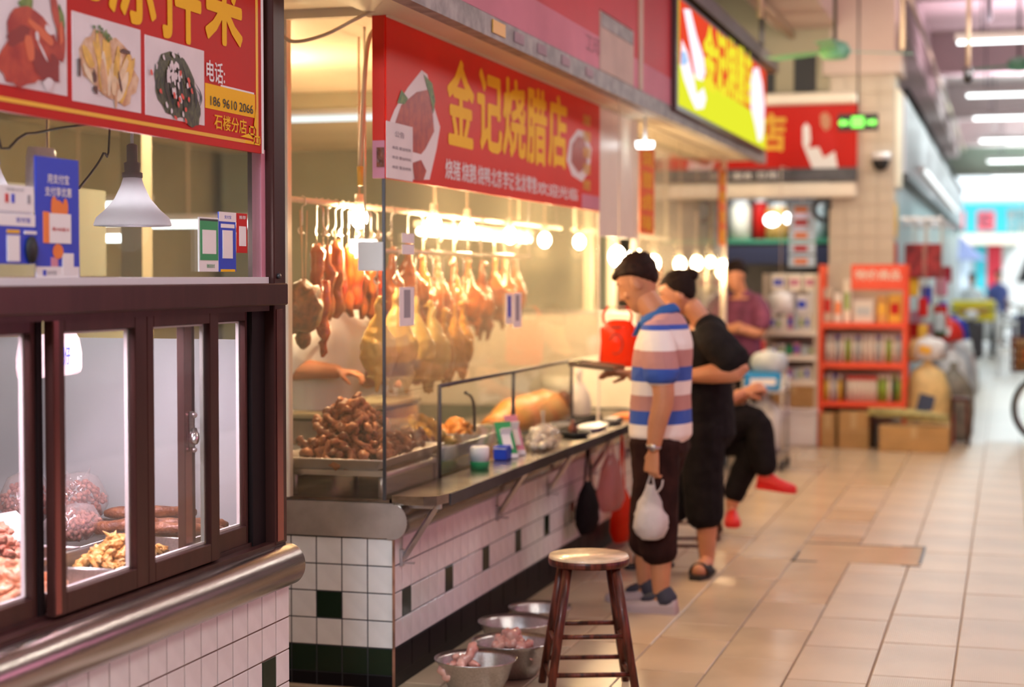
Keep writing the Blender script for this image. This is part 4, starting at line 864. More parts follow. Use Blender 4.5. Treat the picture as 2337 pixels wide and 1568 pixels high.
# ---- rails, hooks
r1 = tag(MB().tube([(-2.6, 5.83, 1.79), (-2.6, 10.0, 1.79)], .012, 8).obj('meat_rail', m_cream_w), 'pale upper rail carrying the roast meats inside the stall glass', 'rail')
MB().tube([(-2.6, 5.85, 1.79), (-2.6, 5.85, 2.46)], .006, 6).tube([(-2.6, 9.9, 1.79), (-2.6, 9.9, 2.46)], .006, 6).obj('drop', m_steel, r1)
r2 = tag(MB().tube([(-2.40, 6.2, 1.60), (-2.40, 8.6, 1.60)], .010, 8).obj('meat_rail', m_steel), 'lower steel rail carrying the pale chickens nearer the glass', 'rail')
MB().tube([(-2.40, 6.22, 1.60), (-2.40, 6.22, 2.46)], .005, 6).tube([(-2.40, 8.58, 1.60), (-2.40, 8.58, 2.46)], .005, 6).obj('drop', m_steel, r2)
# ---- hanging meats
def duck_mesh(mat, seed, neck=True, fat=1.0):
    q = random.Random(seed); m = MB(); f_ = fat
    m.tube(spline([(0, 0, .0), (.006, 0, -.05), (.0, .0, -.10), (.0, 0, -.16), (.004, 0, -.23), (.004, 0, -.29), (0, 0, -.33)], 3),
           [x * f_ for x in (lambda rr: [rr[min(int(i / 3), 5)] + (rr[min(int(i / 3) + 1, 6)] - rr[min(int(i / 3), 5)]) * ((i % 3) / 3) for i in range(19)])([.012, .017, .034, .062, .070, .050, .018])], 14)
    for s in (-1, 1):
        m.tube([(.0, s * .045, -.15), (.02, s * .074, -.18), (.03, s * .078, -.225), (.015, s * .072, -.26)], [.018, .018, .014, .006], 8)     # wings
        m.tube([(.01, s * .035, -.27), (.025, s * .048, -.31), (.015, s * .045, -.36), (.01, s * .043, -.385)], [.028, .025, .012, .010], 8)   # legs
    m.ball((.012, 0, .012), (.022, .016, .018)).tube([(.02, 0, .01), (.05, 0, .0)], [.010, .004], 6)
    me = fuse(m, .007, 2, 'roast_bird'); wobble(me, .006, 30, seed); me.materials.append(mat); return me
def strip_mesh(mat, seed, L=.24):
    q = random.Random(seed); n = 9; pts_ = [(q.uniform(-.006, .006), q.uniform(-.006, .006), -L * k / (n - 1)) for k in range(n)]
    rr = [(.010, .008)] + [(.020 * q.uniform(.75, 1.25), .014 * q.uniform(.8, 1.2)) for _ in range(n - 2)] + [(.008, .006)]
    m = MB(); m.tube(pts_, rr, 9); me = m.mesh('pork_strip', mat); wobble(me, .006, 40, seed); return me
DUCK = [duck_mesh(m_roast, s) for s in range(3)]; CHIK = [duck_mesh(m_chick, 11 + s, fat=1.2) for s in range(2)]; GOLD = [duck_mesh(m_chick_gold, 21 + s, fat=.9) for s in range(2)]
STRIP = [strip_mesh(m_charsiu, s) for s in range(4)]; STRIPB = [strip_mesh(m_roast, 9 + s, .30) for s in range(3)]
hook_me = MB().tube(spline([(.0, 0, .012), (.012, 0, .005), (.012, 0, -.012), (0, 0, -.02), (0, 0, -.07), (-.012, 0, -.085), (-.006, 0, -.1), (.006, 0, -.096)], 3), .0028, 5).mesh('hook', m_steel)
ORD = ['first', 'second', 'third', 'fourth', 'fifth', 'sixth', 'seventh', 'eighth', 'ninth', 'tenth', 'eleventh', 'twelfth', 'thirteenth', 'fourteenth', 'fifteenth', 'sixteenth']
def hang(name, me, body, px, py, X, rail_z, label, cat, group, sc=1.0, rz=0, tilt=0):
    "the item's top sits at the pixel's height, hung from the rail by a string and hook"
    q = pt(px, py, X=X); t = thing(name, label, cat, q, rz, group); 
    link(body, me, t, False, scale=sc, rot=(tilt, 0, 0)); link('hook', hook_me, t, False, loc=(0, 0, rail_z - q.z), scale=1.3)
    d = rail_z - q.z - .12
    if d > .02: link('string', MB().tube([(0, 0, -.01), (0, 0, rail_z - q.z - .1)], .0022, 5).mesh('string', m_cable), t, False)
    return t
g1 = 'roast ducks on the upper rail'
for k, (px, py, sc) in enumerate(((893, 575, 1.0), (930, 560, 1.05), (966, 590, 1.0), (1000, 596, .95), (1036, 604, 1.0), (1068, 600, .95), (1098, 606, 1.0), (1128, 596, .95), (1152, 590, .9), (1178, 600, .9))):
    hang('roast_duck', DUCK[k % 3], 'body', px, py, -2.6, 1.79, '%s brown roast duck from the glass corner on the upper rail' % ORD[k], 'roast duck', g1, sc, rf.uniform(0, 6))
g2 = 'pork strips by the side glass'
for k, (px, py, me, sc) in enumerate(((722, 556, STRIP[0], 1.15), (738, 640, STRIP[1], 1.0), (748, 560, STRIPB[0], 1.0), (765, 548, STRIPB[1], 1.05), (780, 590, STRIP[2], .9), (796, 556, STRIPB[2], 1.0), (812, 575, STRIP[3], 1.0), (738, 730, STRIP[3], .62), (826, 590, STRIPB[0], .85), (846, 600, STRIPB[1], .8), (862, 604, STRIP[0], .8))):
    hang('roast_pork_strip', me, 'meat', px, py, -2.6, 1.79, '%s hanging roast pork strip from the left behind the side glass' % ORD[k], 'roast pork', g2, (sc * 1.5, sc * 1.5, sc), rf.uniform(0, 6))
lm = lump_mesh('roast_head', m_dark_roast, (.078, .085, .105), .3, 2.2, 5, 3)
t = hang('dark_roast_lump', lm, 'meat', 690, 700, -2.6, 1.79, 'dark round roast lump tied with strings, leftmost behind the side glass', 'roast meat', None)
link('tail', lump_mesh('tail', m_dark_roast, (.03, .03, .05), .3, 2, 6), t, False, loc=(.0, .01, -.12))
for (a, b_) in (((0, .01, .09), (-.0, -.02, .37)), ((0, .03, .09), (0, .05, .37))): link('string', MB().tube([a, b_], .003, 5).mesh('string', m_cable), t, False)
g3 = 'pale chickens on the lower rail'
for k, (px, py, sc) in enumerate(((862, 690, .92), (904, 672, 1.05), (950, 690, 1.0), (988, 700, .98))):
    hang('poached_chicken', CHIK[k % 2], 'body', px, py, -2.40, 1.60, '%s pale poached chicken from the glass corner on the lower rail' % ORD[k], 'chicken', g3, sc, k * 1.1)
g4 = 'golden soy chickens on the lower rail'
for k, (px, py, sc) in enumerate(((1012, 715, .85), (1038, 705, .85), (1058, 700, .85))):
    hang('soy_chicken', GOLD[k % 2], 'body', px, py, -2.40, 1.60, '%s golden soy chicken after the pale ones on the lower rail' % ORD[k], 'chicken', g4, sc, k * 1.7)
# price tags and stickers hanging on the glass
for k, (px0, px1, py0, py1, mt, lab) in enumerate(((909, 942, 655, 745, m_grey_ink, 'tall price card with a dark middle strip taped inside the front glass'), (1152, 1167, 670, 740, m_blue, 'white price card with blue print on the front glass, left of a pair'), (1169, 1187, 668, 748, m_grey_ink, 'white price card with brown print on the front glass, right of a pair'))):
    a = pt(px0, py1, X=XB); b_ = pt(px1, py0, X=XB); t = thing('price_card', lab, 'price card', (XB, (a.y + b_.y) / 2, a.z), 0, 'price cards on the front glass')
    MB().b2((XB + .004, a.y, a.z), (XB + .006, b_.y, b_.z)).obj('card', m_white, t); w = b_.y - a.y
    MB().b2((XB + .006, a.y + w * .28, a.z + .03), (XB + .0066, b_.y - w * .28, b_.z - .01)).obj('print', mt, t)
a = pt(915, 580, X=XB); t = thing('paper_slip', 'small pair of white paper slips on the glass above the roast ducks', 'paper', a)
for dz in (0, .042): MB().b2((XB + .004, a.y, a.z + dz), (XB + .006, a.y + .13, a.z + dz + .036)).obj('slip', m_white, t)
a = pt(818, 617, Y=YB - .004); MB().b2((a.x, YB - .006, a.z), (a.x + .092, YB - .003, a.z + .10)).obj('slip_print', m_paper, tag(MB().b2((a.x - .002, YB - .003, a.z - .002), (a.x + .094, YB - .0005, a.z + .102)).obj('paper_slip', m_paper), 'square pinkish paper slip on the side glass among the pork strips', 'paper'))
# ================================================================== goods on the roast-meat counter
wt = tag(MB().b2((-2.95, YB + .02, .674), (XT - .02, YE, .690)).obj('steel_worktop', m_steel_worn), 'steel worktop inside the roast meat stall', 'worktop')
# stand + big tray
st = thing('tray_stand', 'steel stand with bent legs carrying the big braised meat tray', 'stand', (-2.45, 6.15, .69))
m = MB()
for x in (-2.545, -2.20): m.tube([(x, 5.86, .69), (x, 5.86, .765), (x, 6.48, .765), (x, 6.48, .69)], .013, 8)
m.obj('leg', m_steel_dull, st); MB().b2((-2.56, 5.85, .765), (-2.185, 5.875, .785)).b2((-2.56, 6.46, .765), (-2.185, 6.485, .785)).obj('rail', m_steel_dull, st)
tray('steel_tray', 'big flared steel tray heaped with braised brown meat behind the stall corner', -2.62, 5.83, -2.19, 6.52, .787, .04, m_steel_dull, flare=.03)
br = [curl_mesh('braised_piece', m_braise, .13, .0135, 2.4, s) for s in range(4)] + [curl_mesh('braised_piece', m_braise_dk, .11, .014, 1.4, 9 + s) for s in range(3)] + [lump_mesh('braised_piece', m_braise, (.035, .02, .016), .4, 1.5, s) for s in range(2)]
pile('braised_piece', br, 'dark braised meat piece heaped on the big tray at the stall corner', 'food', 'braised pieces on the corner tray', (-2.405, 6.165, .822), (.195, .30), .18, 230, 1.15, peak=(-.02, -.06), spread=True)
tray('steel_tray', 'steel tray of golden and dark pieces just past the braised heap', -2.62, 6.60, -2.20, 7.15, .74, .06, m_steel)
gp = [lump_mesh('golden_piece', m_gold_food, (.030, .02, .016), .4, 1.6, s) for s in range(4)]; dk = [curl_mesh('dark_piece', m_braise_dk, .09, .014, 1.5, 30 + s) for s in range(3)]
pile('golden_piece', gp, 'golden fried piece on the tray past the braised heap', 'food', 'golden pieces in the roast stall', (-2.42, 6.95, .76), (.17, .18), .13, 70, 1.1)
pile('dark_piece', dk, 'dark glazed piece at the near edge of the golden tray', 'food', 'dark pieces in the golden tray', (-2.36, 6.70, .77), (.13, .09), .08, 36, 1.0)
tray('steel_tray', 'steel tray of orange pieces in the middle of the roast counter', -2.66, 7.25, -2.24, 7.75, .74, .05, m_steel)
op = [lump_mesh('orange_piece', m_crackling, (.03, .02, .014), .4, 1.6, s) for s in range(3)]
pile('orange_piece', op, 'orange roasted piece on the middle counter tray', 'food', 'orange pieces in the roast stall', (-2.46, 7.5, .76), (.16, .18), .07, 40, 1.0)
tray('steel_tray', 'steel tray behind the braised heap holding pale cuts', -2.92, 6.0, -2.68, 6.6, .74, .05, m_steel)
bx = thing('steel_box', 'long brownish steel box lid behind the roast meat trays', 'box', (-2.80, 7.1, .69))
MB().b2((-2.94, 6.65, .69), (-2.70, 7.7, .90), ch=.01).obj('body', m_steel_worn, bx); MB().b2((-2.95, 6.63, .90), (-2.69, 7.72, .925), ch=.006).obj('lid', m_olive, bx)
# roast pork side
rp_ = thing('roast_pork_slab', 'long orange roast pork slab with a dark cut end lying behind the glass guard', 'roast pork', (-2.48, 8.9, .72))
m = MB(); L0, L1 = 8.05, 9.25; n = 14; rr = []
for i in range(n + 1):
    y = L0 + (L1 - L0) * i / n; s_ = .5 + .5 * min(1, i / 5); s_ *= 1 + .06 * math.sin(i * 1.7)
    for j in range(9):
        a = R(-10 + 200 * j / 8); m.v.append((-2.46 + .12 * s_ * math.cos(a), y, .715 + .15 * s_ * math.sin(a)))
for i in range(n):
    for j in range(8): q = i * 9 + j; m.f.append((q, q + 1, q + 10, q + 9)); m.m.append(0); m.sm.append(True)
m.f.append(tuple(range(8, -1, -1))); m.m.append(0); m.sm.append(False); m.f.append(tuple(range(n * 9, n * 9 + 9))); m.m.append(1); m.sm.append(False)
m.f.append(tuple([i * 9 for i in range(n + 1)] + [i * 9 + 8 for i in range(n, -1, -1)])); m.m.append(0); m.sm.append(False)
m.obj('slab', [m_crackling, m_dark_roast], rp_); MB().ball((-2.385, 9.245, .80), (.05, .012, .06)).obj('dark_cut', m_dark_roast, rp_)
tag(MB().b2((-2.68, 7.95, .69), (-2.22, 9.5, .712), ch=.004).obj('chopping_board', m_black_cloth), 'dark chopping board under the orange roast pork slab', 'chopping board')
ct = thing('cutting_tub', 'cream plastic tub standing behind the roast pork slab', 'tub', pt(1280, 880, X=-2.62)); q = ct.location.copy()
MB().lathe([(.0, -.14), (.10, -.14), (.115, .06), (.108, .06), (.095, -.13), (0, -.13)], q, 20).obj('tub', m_cream_w, ct)
ct.location.z = q.z
# things along the serving shelf
zs = .7055
q = pt(1067, 1066, Z=zs); q = Vector((-2.085, q.y - .05, zs)); t = thing('paper_roll', 'white tissue roll tub with a green base on the serving shelf', 'tub', q)
MB().lathe([(0, 0), (.038, 0), (.040, .03), (.040, .032)], q, 20).obj('green_base', m_green, t); MB().lathe([(.0395, .031), (.0395, .086), (.034, .094), (0, .094)], q, 20).obj('white_body', m_paper, t)
t = thing('blue_box', 'small blue box beside the white and green tub', 'box', (-2.105, 7.08, zs)); MB().b2((-2.13, 7.04, zs), (-2.07, 7.12, zs + .06), ch=.004).obj('carton', m_blue, t); MB().b2((-2.1295, 7.0395, zs + .048), (-2.0705, 7.1205, zs + .052)).obj('band', m_white, t)
def stand_card(name, label, c, w, h, mat, lean=.35, rz=.5, col=None):
    t = thing(name, label, 'sign stand', c, rz); e = Matrix.Rotation(-lean, 3, 'X')
    m = MB().box(e @ Vector((0, 0, h / 2)), (w, .006, h), 0, e, .002); link('board', m.mesh('board', mat), t, False)
    m = MB().box(e @ Vector((0, -.0045, h * .52)), (w * .55, .002, h * .55), 0, e); link('white_patch', m.mesh('white_patch', m_white), t, False)
    m = MB().box(e @ Vector((0, -.0045, h * .06)), (w * .98, .002, h * .12), 0, e); link('white_foot', m.mesh('white_foot', m_white), t, False)
    m = MB().box((0, h * math.sin(lean) * .5 + .02, h * .4), (w * .6, .004, h * .8), 0, Matrix.Rotation(.35, 3, 'X')); link('prop', m.mesh('prop', m_plastic_white), t, False); return t
stand_card('payment_stand', 'green payment stand with a white patch leaning on the serving shelf', (-2.075, 7.12, zs), .085, .17, m_green, .42, .85)
stand_card('payment_stand', 'pink price stand right behind the green payment stand', (-2.075, 7.26, zs), .07, .19, m_pink_panel, .42, .85)
# garlic bag
gb = thing('garlic_bag', 'clear knotted bag of cream garlic bulbs on the serving shelf', 'bag', (-2.06, 7.62, zs)); m = MB()
for k in range(34):
    u = rf.random(); z = rf.random() ** 1.6 * .075; m.ball((-2.06 + rf.uniform(-.05, .05) * (1 - z * 5), 7.62 + rf.uniform(-.19, .17) * (1 - z * 5), zs + .02 + z), rf.uniform(.016, .022), 0, 7, 5)
m.obj('garlic', m_garlic, gb, kind='stuff'); s = MB().lathe([(.0, 0), (.8, .0), (1, .25), (.9, .55), (.55, .85), (.12, 1.0), (.08, 1.15), (.16, 1.5), (0, 1.5)], (0, 0, 0), 16)
s.v = [(-2.06 + x * .072, 7.61 + y * .21, zs + z * .115 + .0005) for x, y, z in s.v]; s.obj('film', m_bag_clear, gb)
t = thing('black_sauce_tray', 'black plastic tray with a dark sauce bottle on the serving shelf', 'tray', (-2.05, 8.18, zs)); MB().lathe([(0, 0), (.055, 0), (.08, .028), (.085, .028), (.06, -.0), (0, .003)], (-2.05, 8.18, zs), 18).obj('dish', m_rubber, t)
MB().lathe([(0, .004), (.022, .004), (.022, .05), (.010, .065), (.010, .085), (0, .086)], (-2.06, 8.17, zs), 12).obj('bottle', m_dark_roast, t)
t = thing('white_dish', 'long white dish beside the black sauce tray', 'dish', (-2.05, 8.6, zs)); s = MB().lathe([(0, 0), (.7, 0), (1, 1), (.95, 1), (.65, .15), (0, .15)], (0, 0, 0), 20); s.v = [(-2.06 + x * .07, 8.6 + y * .19, zs + z * .022) for x, y, z in s.v]; s.obj('dish', m_plastic_white, t)
t = thing('card_reader', 'dark handheld payment terminal on the serving shelf beside the striped man', 'payment terminal', (-2.03, 8.95, zs)); MB().b2((-2.08, 8.86, zs), (-2.0, 9.05, zs + .03), ch=.008).obj('case', m_dark_steel, t); MB().b2((-2.07, 8.95, zs + .03), (-2.01, 9.03, zs + .032)).obj('screen', m_board, t)
tag(MB().b2((-2.11, 9.25, zs), (-2.0, 9.5, zs + .02), ch=.004).obj('orange_packet', m_orange), 'orange packet at the far end of the serving shelf', 'packet')
# white tied bag behind
def tied_bag(name, label, c, r, h, mat, ears=.07, cat='bag', seed=0, lean=0):
    "soft carrier bag with two standing handles; c is the base centre"
    t = thing(name, label, cat, c); c = Vector(c); s = MB().lathe([(0, 0), (.72, .0), (.98, .16), (1, .38), (.85, .62), (.5, .84), (.22, .95), (.2, 1.0), (0, 1.0)], (0, 0, 0), 18)
    vv = []
    for x, y, z in s.v:
        k = 1 + .14 * noise.noise(Vector((x * 1.6, y * 1.6, z * 2.2 + seed))); vv.append(c + Vector((x * r[0] * k + lean * z, y * r[1] * k, z * h)))
    s.v = [tuple(v) for v in vv]; s.obj('bag', mat, t)
    if ears:
        m = MB()
        for sg in (-1, 1): m.tube(spline([c + Vector((lean, 0, h * .95)), c + Vector((lean, sg * .03, h + ears * .6)), c + Vector((lean, sg * .015, h + ears))], 3), [(.004, .014)] * 7, 6)
        m.obj('handle', mat, t)
    return t
tied_bag('carrier_bag', 'white tied carrier bag standing beside the cut end of the roast pork', (-2.34, 9.42, .69), (.07, .09), .22, m_bag_white, .06)
# ---- bags hung under the shelf
def hung(name, label, c, r, h, mat, strap=.16, seed=0, smat=None):
    t = thing(name, label, 'bag', c); c = Vector(c); s = MB().lathe([(0, 0), (.7, .03), (1, .22), (.95, .5), (.7, .8), (.3, 1), (0, 1)], (0, 0, 0), 16)
    s.v = [tuple(c + Vector((x * r[0] * (1 + .2 * noise.noise(Vector((x * 2, y * 2, z * 2 + seed)))), y * r[1] * (1 + .2 * noise.noise(Vector((x * 2, y * 2, z * 2 + seed + 9)))), z * h))) for x, y, z in s.v]; s.obj('bag', mat, t)
    m = MB()
    for sg in (-1, 1): m.tube(spline([c + Vector((0, sg * r[1] * .45, h * .9)), c + Vector((0, sg * .03, h + strap * .6)), c + Vector((0, 0, h + strap))], 3), (.004, .011) if 0 else .006, 6)
    m.obj('strap', smat or mat, t); return t
hung('shoulder_bag', 'black shoulder bag hanging under the serving shelf', (-2.03, 8.36, .20), (.05, .16), .26, m_black_cloth, .20, 1)
hung('carrier_bag', 'translucent pinkish carrier bag hanging under the serving shelf', (-2.02, 8.83, .25), (.06, .18), .30, m_bag_pink, .12, 2)
hung('carrier_bag', 'red carrier bag hanging low beside the striped man', (-2.04, 9.20, .03), (.06, .16), .30, m_bag_red, .32, 3)
# red bag hung in front of the lamps (seen beside the man's face)
q = pt(1412, 838, Y=8.5)
t = thing('red_carrier_bag', 'bright red carrier bag hanging at the serving hatch in front of the striped man', 'bag', q)
s = MB().lathe([(0, 0), (.8, .01), (1, .12), (1, .5), (.95, .75), (.6, .9), (.3, .93), (0, .93)], (0, 0, 0), 18)
s.v = [tuple(q + Vector((x * .098 * (1 + .12 * noise.noise(Vector((x * 2, y, z * 3)))), y * .07, z * .26))) for x, y, z in s.v]; s.obj('bag', m_bag_red, t)
for sx in (-.075, .06): MB().tube(spline([q + Vector((sx, 0, .22)), q + Vector((sx * 1.1, 0, .27)), q + Vector((sx * .7, 0, .31))], 3), [(.006, .025)] * 7, 6).obj('handle', m_bag_red, t)
MB().tube([q + Vector((0, 0, .30)), (q.x, q.y, 2.43)], .002, 4).tube([q + Vector((-.055, 0, .305)), q + Vector((.045, 0, .305))], .004, 6).obj('string', m_cable, t)
MB().tube([q + Vector((.035 * math.cos(a) + .0, -.068 , .12 + .05 * math.sin(a))) for a in [R(20 * k) for k in range(-6, 9)]], .003, 5).box(q + Vector((.0, -.066, .205)), (.05, .004, .008)).obj('dark_print', m_ph_dk, t)
# ---- bowls on the floor
def bowl(label, c, r, h, fill=None, n=0):
    t = thing('steel_bowl', label, 'bowl', c, 0, 'steel bowls on the floor'); c = Vector(c)
    MB().lathe([(0, 0), (r * .52, .0), (r * .60, .006), (r * .80, h * .45), (r * .94, h * .9), (r * 1.03, h), (r * 1.03, h + .004), (r * .93, h * .92), (r * .78, h * .46), (r * .55, .012), (0, .008)], c, 32).obj('bowl', m_steel, t)
    return t
bowl('nearest steel bowl on the floor by the dark tile base', (-1.82, 5.80, 0), .145, .13); bowl('second steel bowl piled with raw pale pork by the stool', (-1.775, 6.12, 0), .15, .13); bowl('third steel bowl on the floor behind the raw pork bowl', (-1.865, 6.47, 0), .145, .13); bowl('farthest steel bowl on the floor under the counter', (-1.86, 6.83, 0), .13, .12)
rw = [curl_mesh('raw_pork', m_raw, .13, .018, 1.5, 40 + s) for s in range(4)]
for (c, n_, lab) in (((-1.86, 5.80, .07), 7, 'raw pale pork scrap in the nearest floor bowl'), ((-1.79, 6.12, .085), 13, 'raw pale pork piece heaped in the second floor bowl')):
    pile('raw_pork', rw, lab, 'meat', 'raw pork in the floor bowls', c, (.085, .085), .06, n_, 1.0)
# ---- stools
def stool(label, c, rz=0, h=.5, r=.145, seat=None):
    t = thing('wooden_stool', label, 'stool', c, rz)
    s = MB().lathe([(0, h - .032), (r * .97, h - .032), (r, h - .024), (r, h - .008), (r * .97, h), (0, h)], (0, 0, 0), 32); link('seat', s.mesh('seat', seat or m_seat), t, False)
    link('seat_rim', MB().lathe([(r * .99, h - .036), (r * 1.01, h - .028), (r * 1.01, h - .012), (r * .99, h - .01)], (0, 0, 0), 32).mesh('seat_rim', m_wood_dark), t, False)
    tops = [Vector((sx * r * .58, sy * r * .58, h - .03)) for sx, sy in ((-1, -1), (1, -1), (1, 1), (-1, 1))]; bots = [Vector((v.x * 1.85, v.y * 1.85, 0)) for v in tops]
    for a, b_ in zip(tops, bots): link('leg', MB().tube([a, a.lerp(b_, .5), b_], [(.018, .018), (.017, .017), (.0145, .0145)], 8, smooth=True).mesh('leg', m_wood_dark), t, False)
    for k in range(4):
        for f_ in (.52 + .06 * (k % 2), .80 + .05 * (k % 2)):
            a = tops[k].lerp(bots[k], f_); b_ = tops[(k + 1) % 4].lerp(bots[(k + 1) % 4], f_); link('stretcher', MB().tube([a, b_], .009, 8).mesh('stretcher', m_wood_dark), t, False)
    return t
stool('dark red wooden stool with a pale round worn seat nearest the camera', (-1.44, 5.95, 0), .35)
stool('dark red wooden stool between the striped man and the woman in black', (-1.63, 8.72, 0), .3, .62, .13, m_wood_dark)
stool('dark stool under the seated person with red shoes', (-1.75, 9.75, 0), .1, .48, .15, m_wood_dark)
# ================================================================== people
def limb(m, pts, rad, n=12, k=4, mi=0):
    pts = [Vector(p) for p in pts]; sp = spline(pts, k); rr = []
    for i in range(len(sp)):
        t = i / k; a = min(int(t), len(rad) - 2); f_ = t - a; p, q = rad[a], rad[a + 1]
        p = p if isinstance(p, tuple) else (p, p); q = q if isinstance(q, tuple) else (q, q)
        rr.append((p[0] + (q[0] - p[0]) * f_, p[1] + (q[1] - p[1]) * f_))
    # rounded ends
    d0 = (sp[0] - sp[1]).normalized(); d1 = (sp[-1] - sp[-2]).normalized()
    e0 = min(rr[0]); e1 = min(rr[-1])
    P_ = [sp[0] + d0 * e0 * .6, sp[0] + d0 * e0 * .35] + sp + [sp[-1] + d1 * e1 * .35, sp[-1] + d1 * e1 * .6]
    Q_ = [(rr[0][0] * .35, rr[0][1] * .35), (rr[0][0] * .8, rr[0][1] * .8)] + rr + [(rr[-1][0] * .8, rr[-1][1] * .8), (rr[-1][0] * .35, rr[-1][1] * .35)]
    return m.tube(P_, Q_, n, mi)
HEAD = [(-.118, .050, .014, .016), (-.108, .046, .036, .032), (-.085, .034, .056, .047), (-.055, .020, .074, .058), (-.02, .010, .087, .067), (.02, .003, .095, .073), (.055, -.003, .096, .075), (.085, -.010, .083, .067), (.105, -.014, .060, .050), (.117, -.016, .028, .026)]
def head_ring(h, k, grow=1.0, add=0.0, n=20):
    z, cx, a, b_ = h; return [Vector((cx + (a * grow + add) * math.cos(2 * PI * j / n), (b_ * grow + add) * math.sin(2 * PI * j / n), z)) for j in range(n)]
def head(m, c, rot, s=1.0, n=20):
    c = Vector(c); T = lambda v: c + rot @ (Vector(v) * s)
    vs_ = [T(v) for h in HEAD for v in head_ring(h, 0, n=n)]; k = len(HEAD)
    m.add(vs_, [(i * n + j, i * n + (j + 1) % n, (i + 1) * n + (j + 1) % n, (i + 1) * n + j) for i in range(k - 1) for j in range(n)] + [tuple(range(n - 1, -1, -1)), tuple(range((k - 1) * n, k * n))])
    m.tube([T((.084, 0, .035)), T((.100, 0, .0)), T((.108, 0, -.022)), T((.096, 0, -.032))], [.007 * s, .010 * s, .014 * s, .010 * s], 8)
    for sg in (-1, 1):
        m.ball(T((.092, sg * .011, -.026)), .010 * s, 0, 8, 6)
        m.ball(T((-.008, sg * .074, -.008)), (.021 * s, .009 * s, .032 * s), 0, 10, 8, rot @ Euler((0, .15, sg * .35)).to_matrix())
        m.ball(T((.062, sg * .036, .030)), (.022 * s, .026 * s, .008 * s), 0, 10, 6, rot)      # brow
        m.ball(T((.056, sg * .040, -.028)), (.026 * s, .020 * s, .020 * s), 0, 10, 6, rot)     # cheek
    m.ball(T((.082, 0, -.060)), (.014 * s, .024 * s, .008 * s), 0, 10, 6, rot); m.ball(T((.080, 0, -.072)), (.013 * s, .020 * s, .008 * s), 0, 10, 6, rot)
    m.ball(T((.066, 0, -.100)), (.020 * s, .022 * s, .014 * s), 0, 10, 6, rot)
def face_parts(par, c, rot, s=1.0, brow=True):
    c = Vector(c); T = lambda v: c + rot @ (Vector(v) * s)
    for sg in (-1, 1):
        e = MB().ball(T((.069, sg * .034, .010)), (.011 * s, .014 * s, .009 * s), 0, 12, 8, rot); eo = link('eye', e.mesh('eye', m_eyew), par, False)
        link('iris', MB().ball(T((.0765, sg * .034, .008)), (.005 * s, .008 * s, .0075 * s), 0, 10, 6, rot).mesh('iris', m_rubber), eo, False)
        if brow: link('eyebrow', MB().tube(spline([T((.089, sg * .014, .034)), T((.087, sg * .034, .041)), T((.070, sg * .058, .036))], 4), [(.0022 * s, .004 * s)] * 9, 8).mesh('eyebrow', m_hair), par, False)
    link('lips', MB().ball(T((.091, 0, -.066)), (.006 * s, .020 * s, .007 * s), 0, 12, 6, rot).mesh('lips', m_lip), par, False)
def hair(par, c, rot, s=1.0, kind='short', mat=None, seed=0):
    c = Vector(c); T = lambda v: c + rot @ (Vector(v) * s); n = 64; m = MB(); rings = []
    zs_ = [-.085 + .0065 * k for k in range(31)] + [.114, .120, .124]
    def prof(z):
        for i in range(len(HEAD) - 1):
            if HEAD[i][0] <= z <= HEAD[i + 1][0]:
                f_ = (z - HEAD[i][0]) / (HEAD[i + 1][0] - HEAD[i][0]); return [HEAD[i][k] + (HEAD[i + 1][k] - HEAD[i][k]) * f_ for k in (1, 2, 3)]
        return [-.016, .020, .018]
    for z in zs_:
        cx, a, b_ = prof(min(z, .117))
        for j in range(n):
            q = 2 * PI * j / n; cs = math.cos(q)
            line = .056 if cs > .6 else (.056 - (.6 - cs) * .040 if cs > -.05 else .030 - (-.05 - cs) * .075)
            if kind == 'bun': line = .075 if cs > .6 else (.075 - (.6 - cs) * .11 if cs > -.2 else -.013 - (-.2 - cs) * .06)
            tt = max(0, min(1, (z - line + .010) / .030)); up = -.010 + (.0185 if kind == 'short' else .021) * tt * tt * (3 - 2 * tt)
            if kind == 'short' and z > .085: up += .006
            if kind == 'short' and cs > .5: up += .017 * ((cs - .5) / .5) * max(0, 1 - abs(z - .082) / .034) * (1 + .25 * math.sin(q * 23))
            nz = .004 * noise.noise(Vector((q * 6, z * 60, seed))) if z > line else 0
            m.v.append(tuple(T((cx + (a + up + nz) * cs, (b_ + up + nz) * math.sin(q), z + (.008 if z > .1 else 0)))))
    k = len(zs_)
    for i in range(k - 1):
        for j in range(n): m.f.append((i * n + j, i * n + (j + 1) % n, (i + 1) * n + (j + 1) % n, (i + 1) * n + j)); m.m.append(0); m.sm.append(True)
    m.f.append(tuple(range((k - 1) * n, k * n))); m.m.append(0); m.sm.append(True)
    if kind == 'bun':
        m.ball(T((-.100, 0, .074)), (.038 * s, .042 * s, .036 * s), 0, 14, 9, rot); m.tube([T((-.06, 0, .066)), T((-.095, 0, .074))], .024 * s, 8)
    if kind == 'cap': pass
    return link('hair', m.mesh('hair', mat or m_hair), par, False)
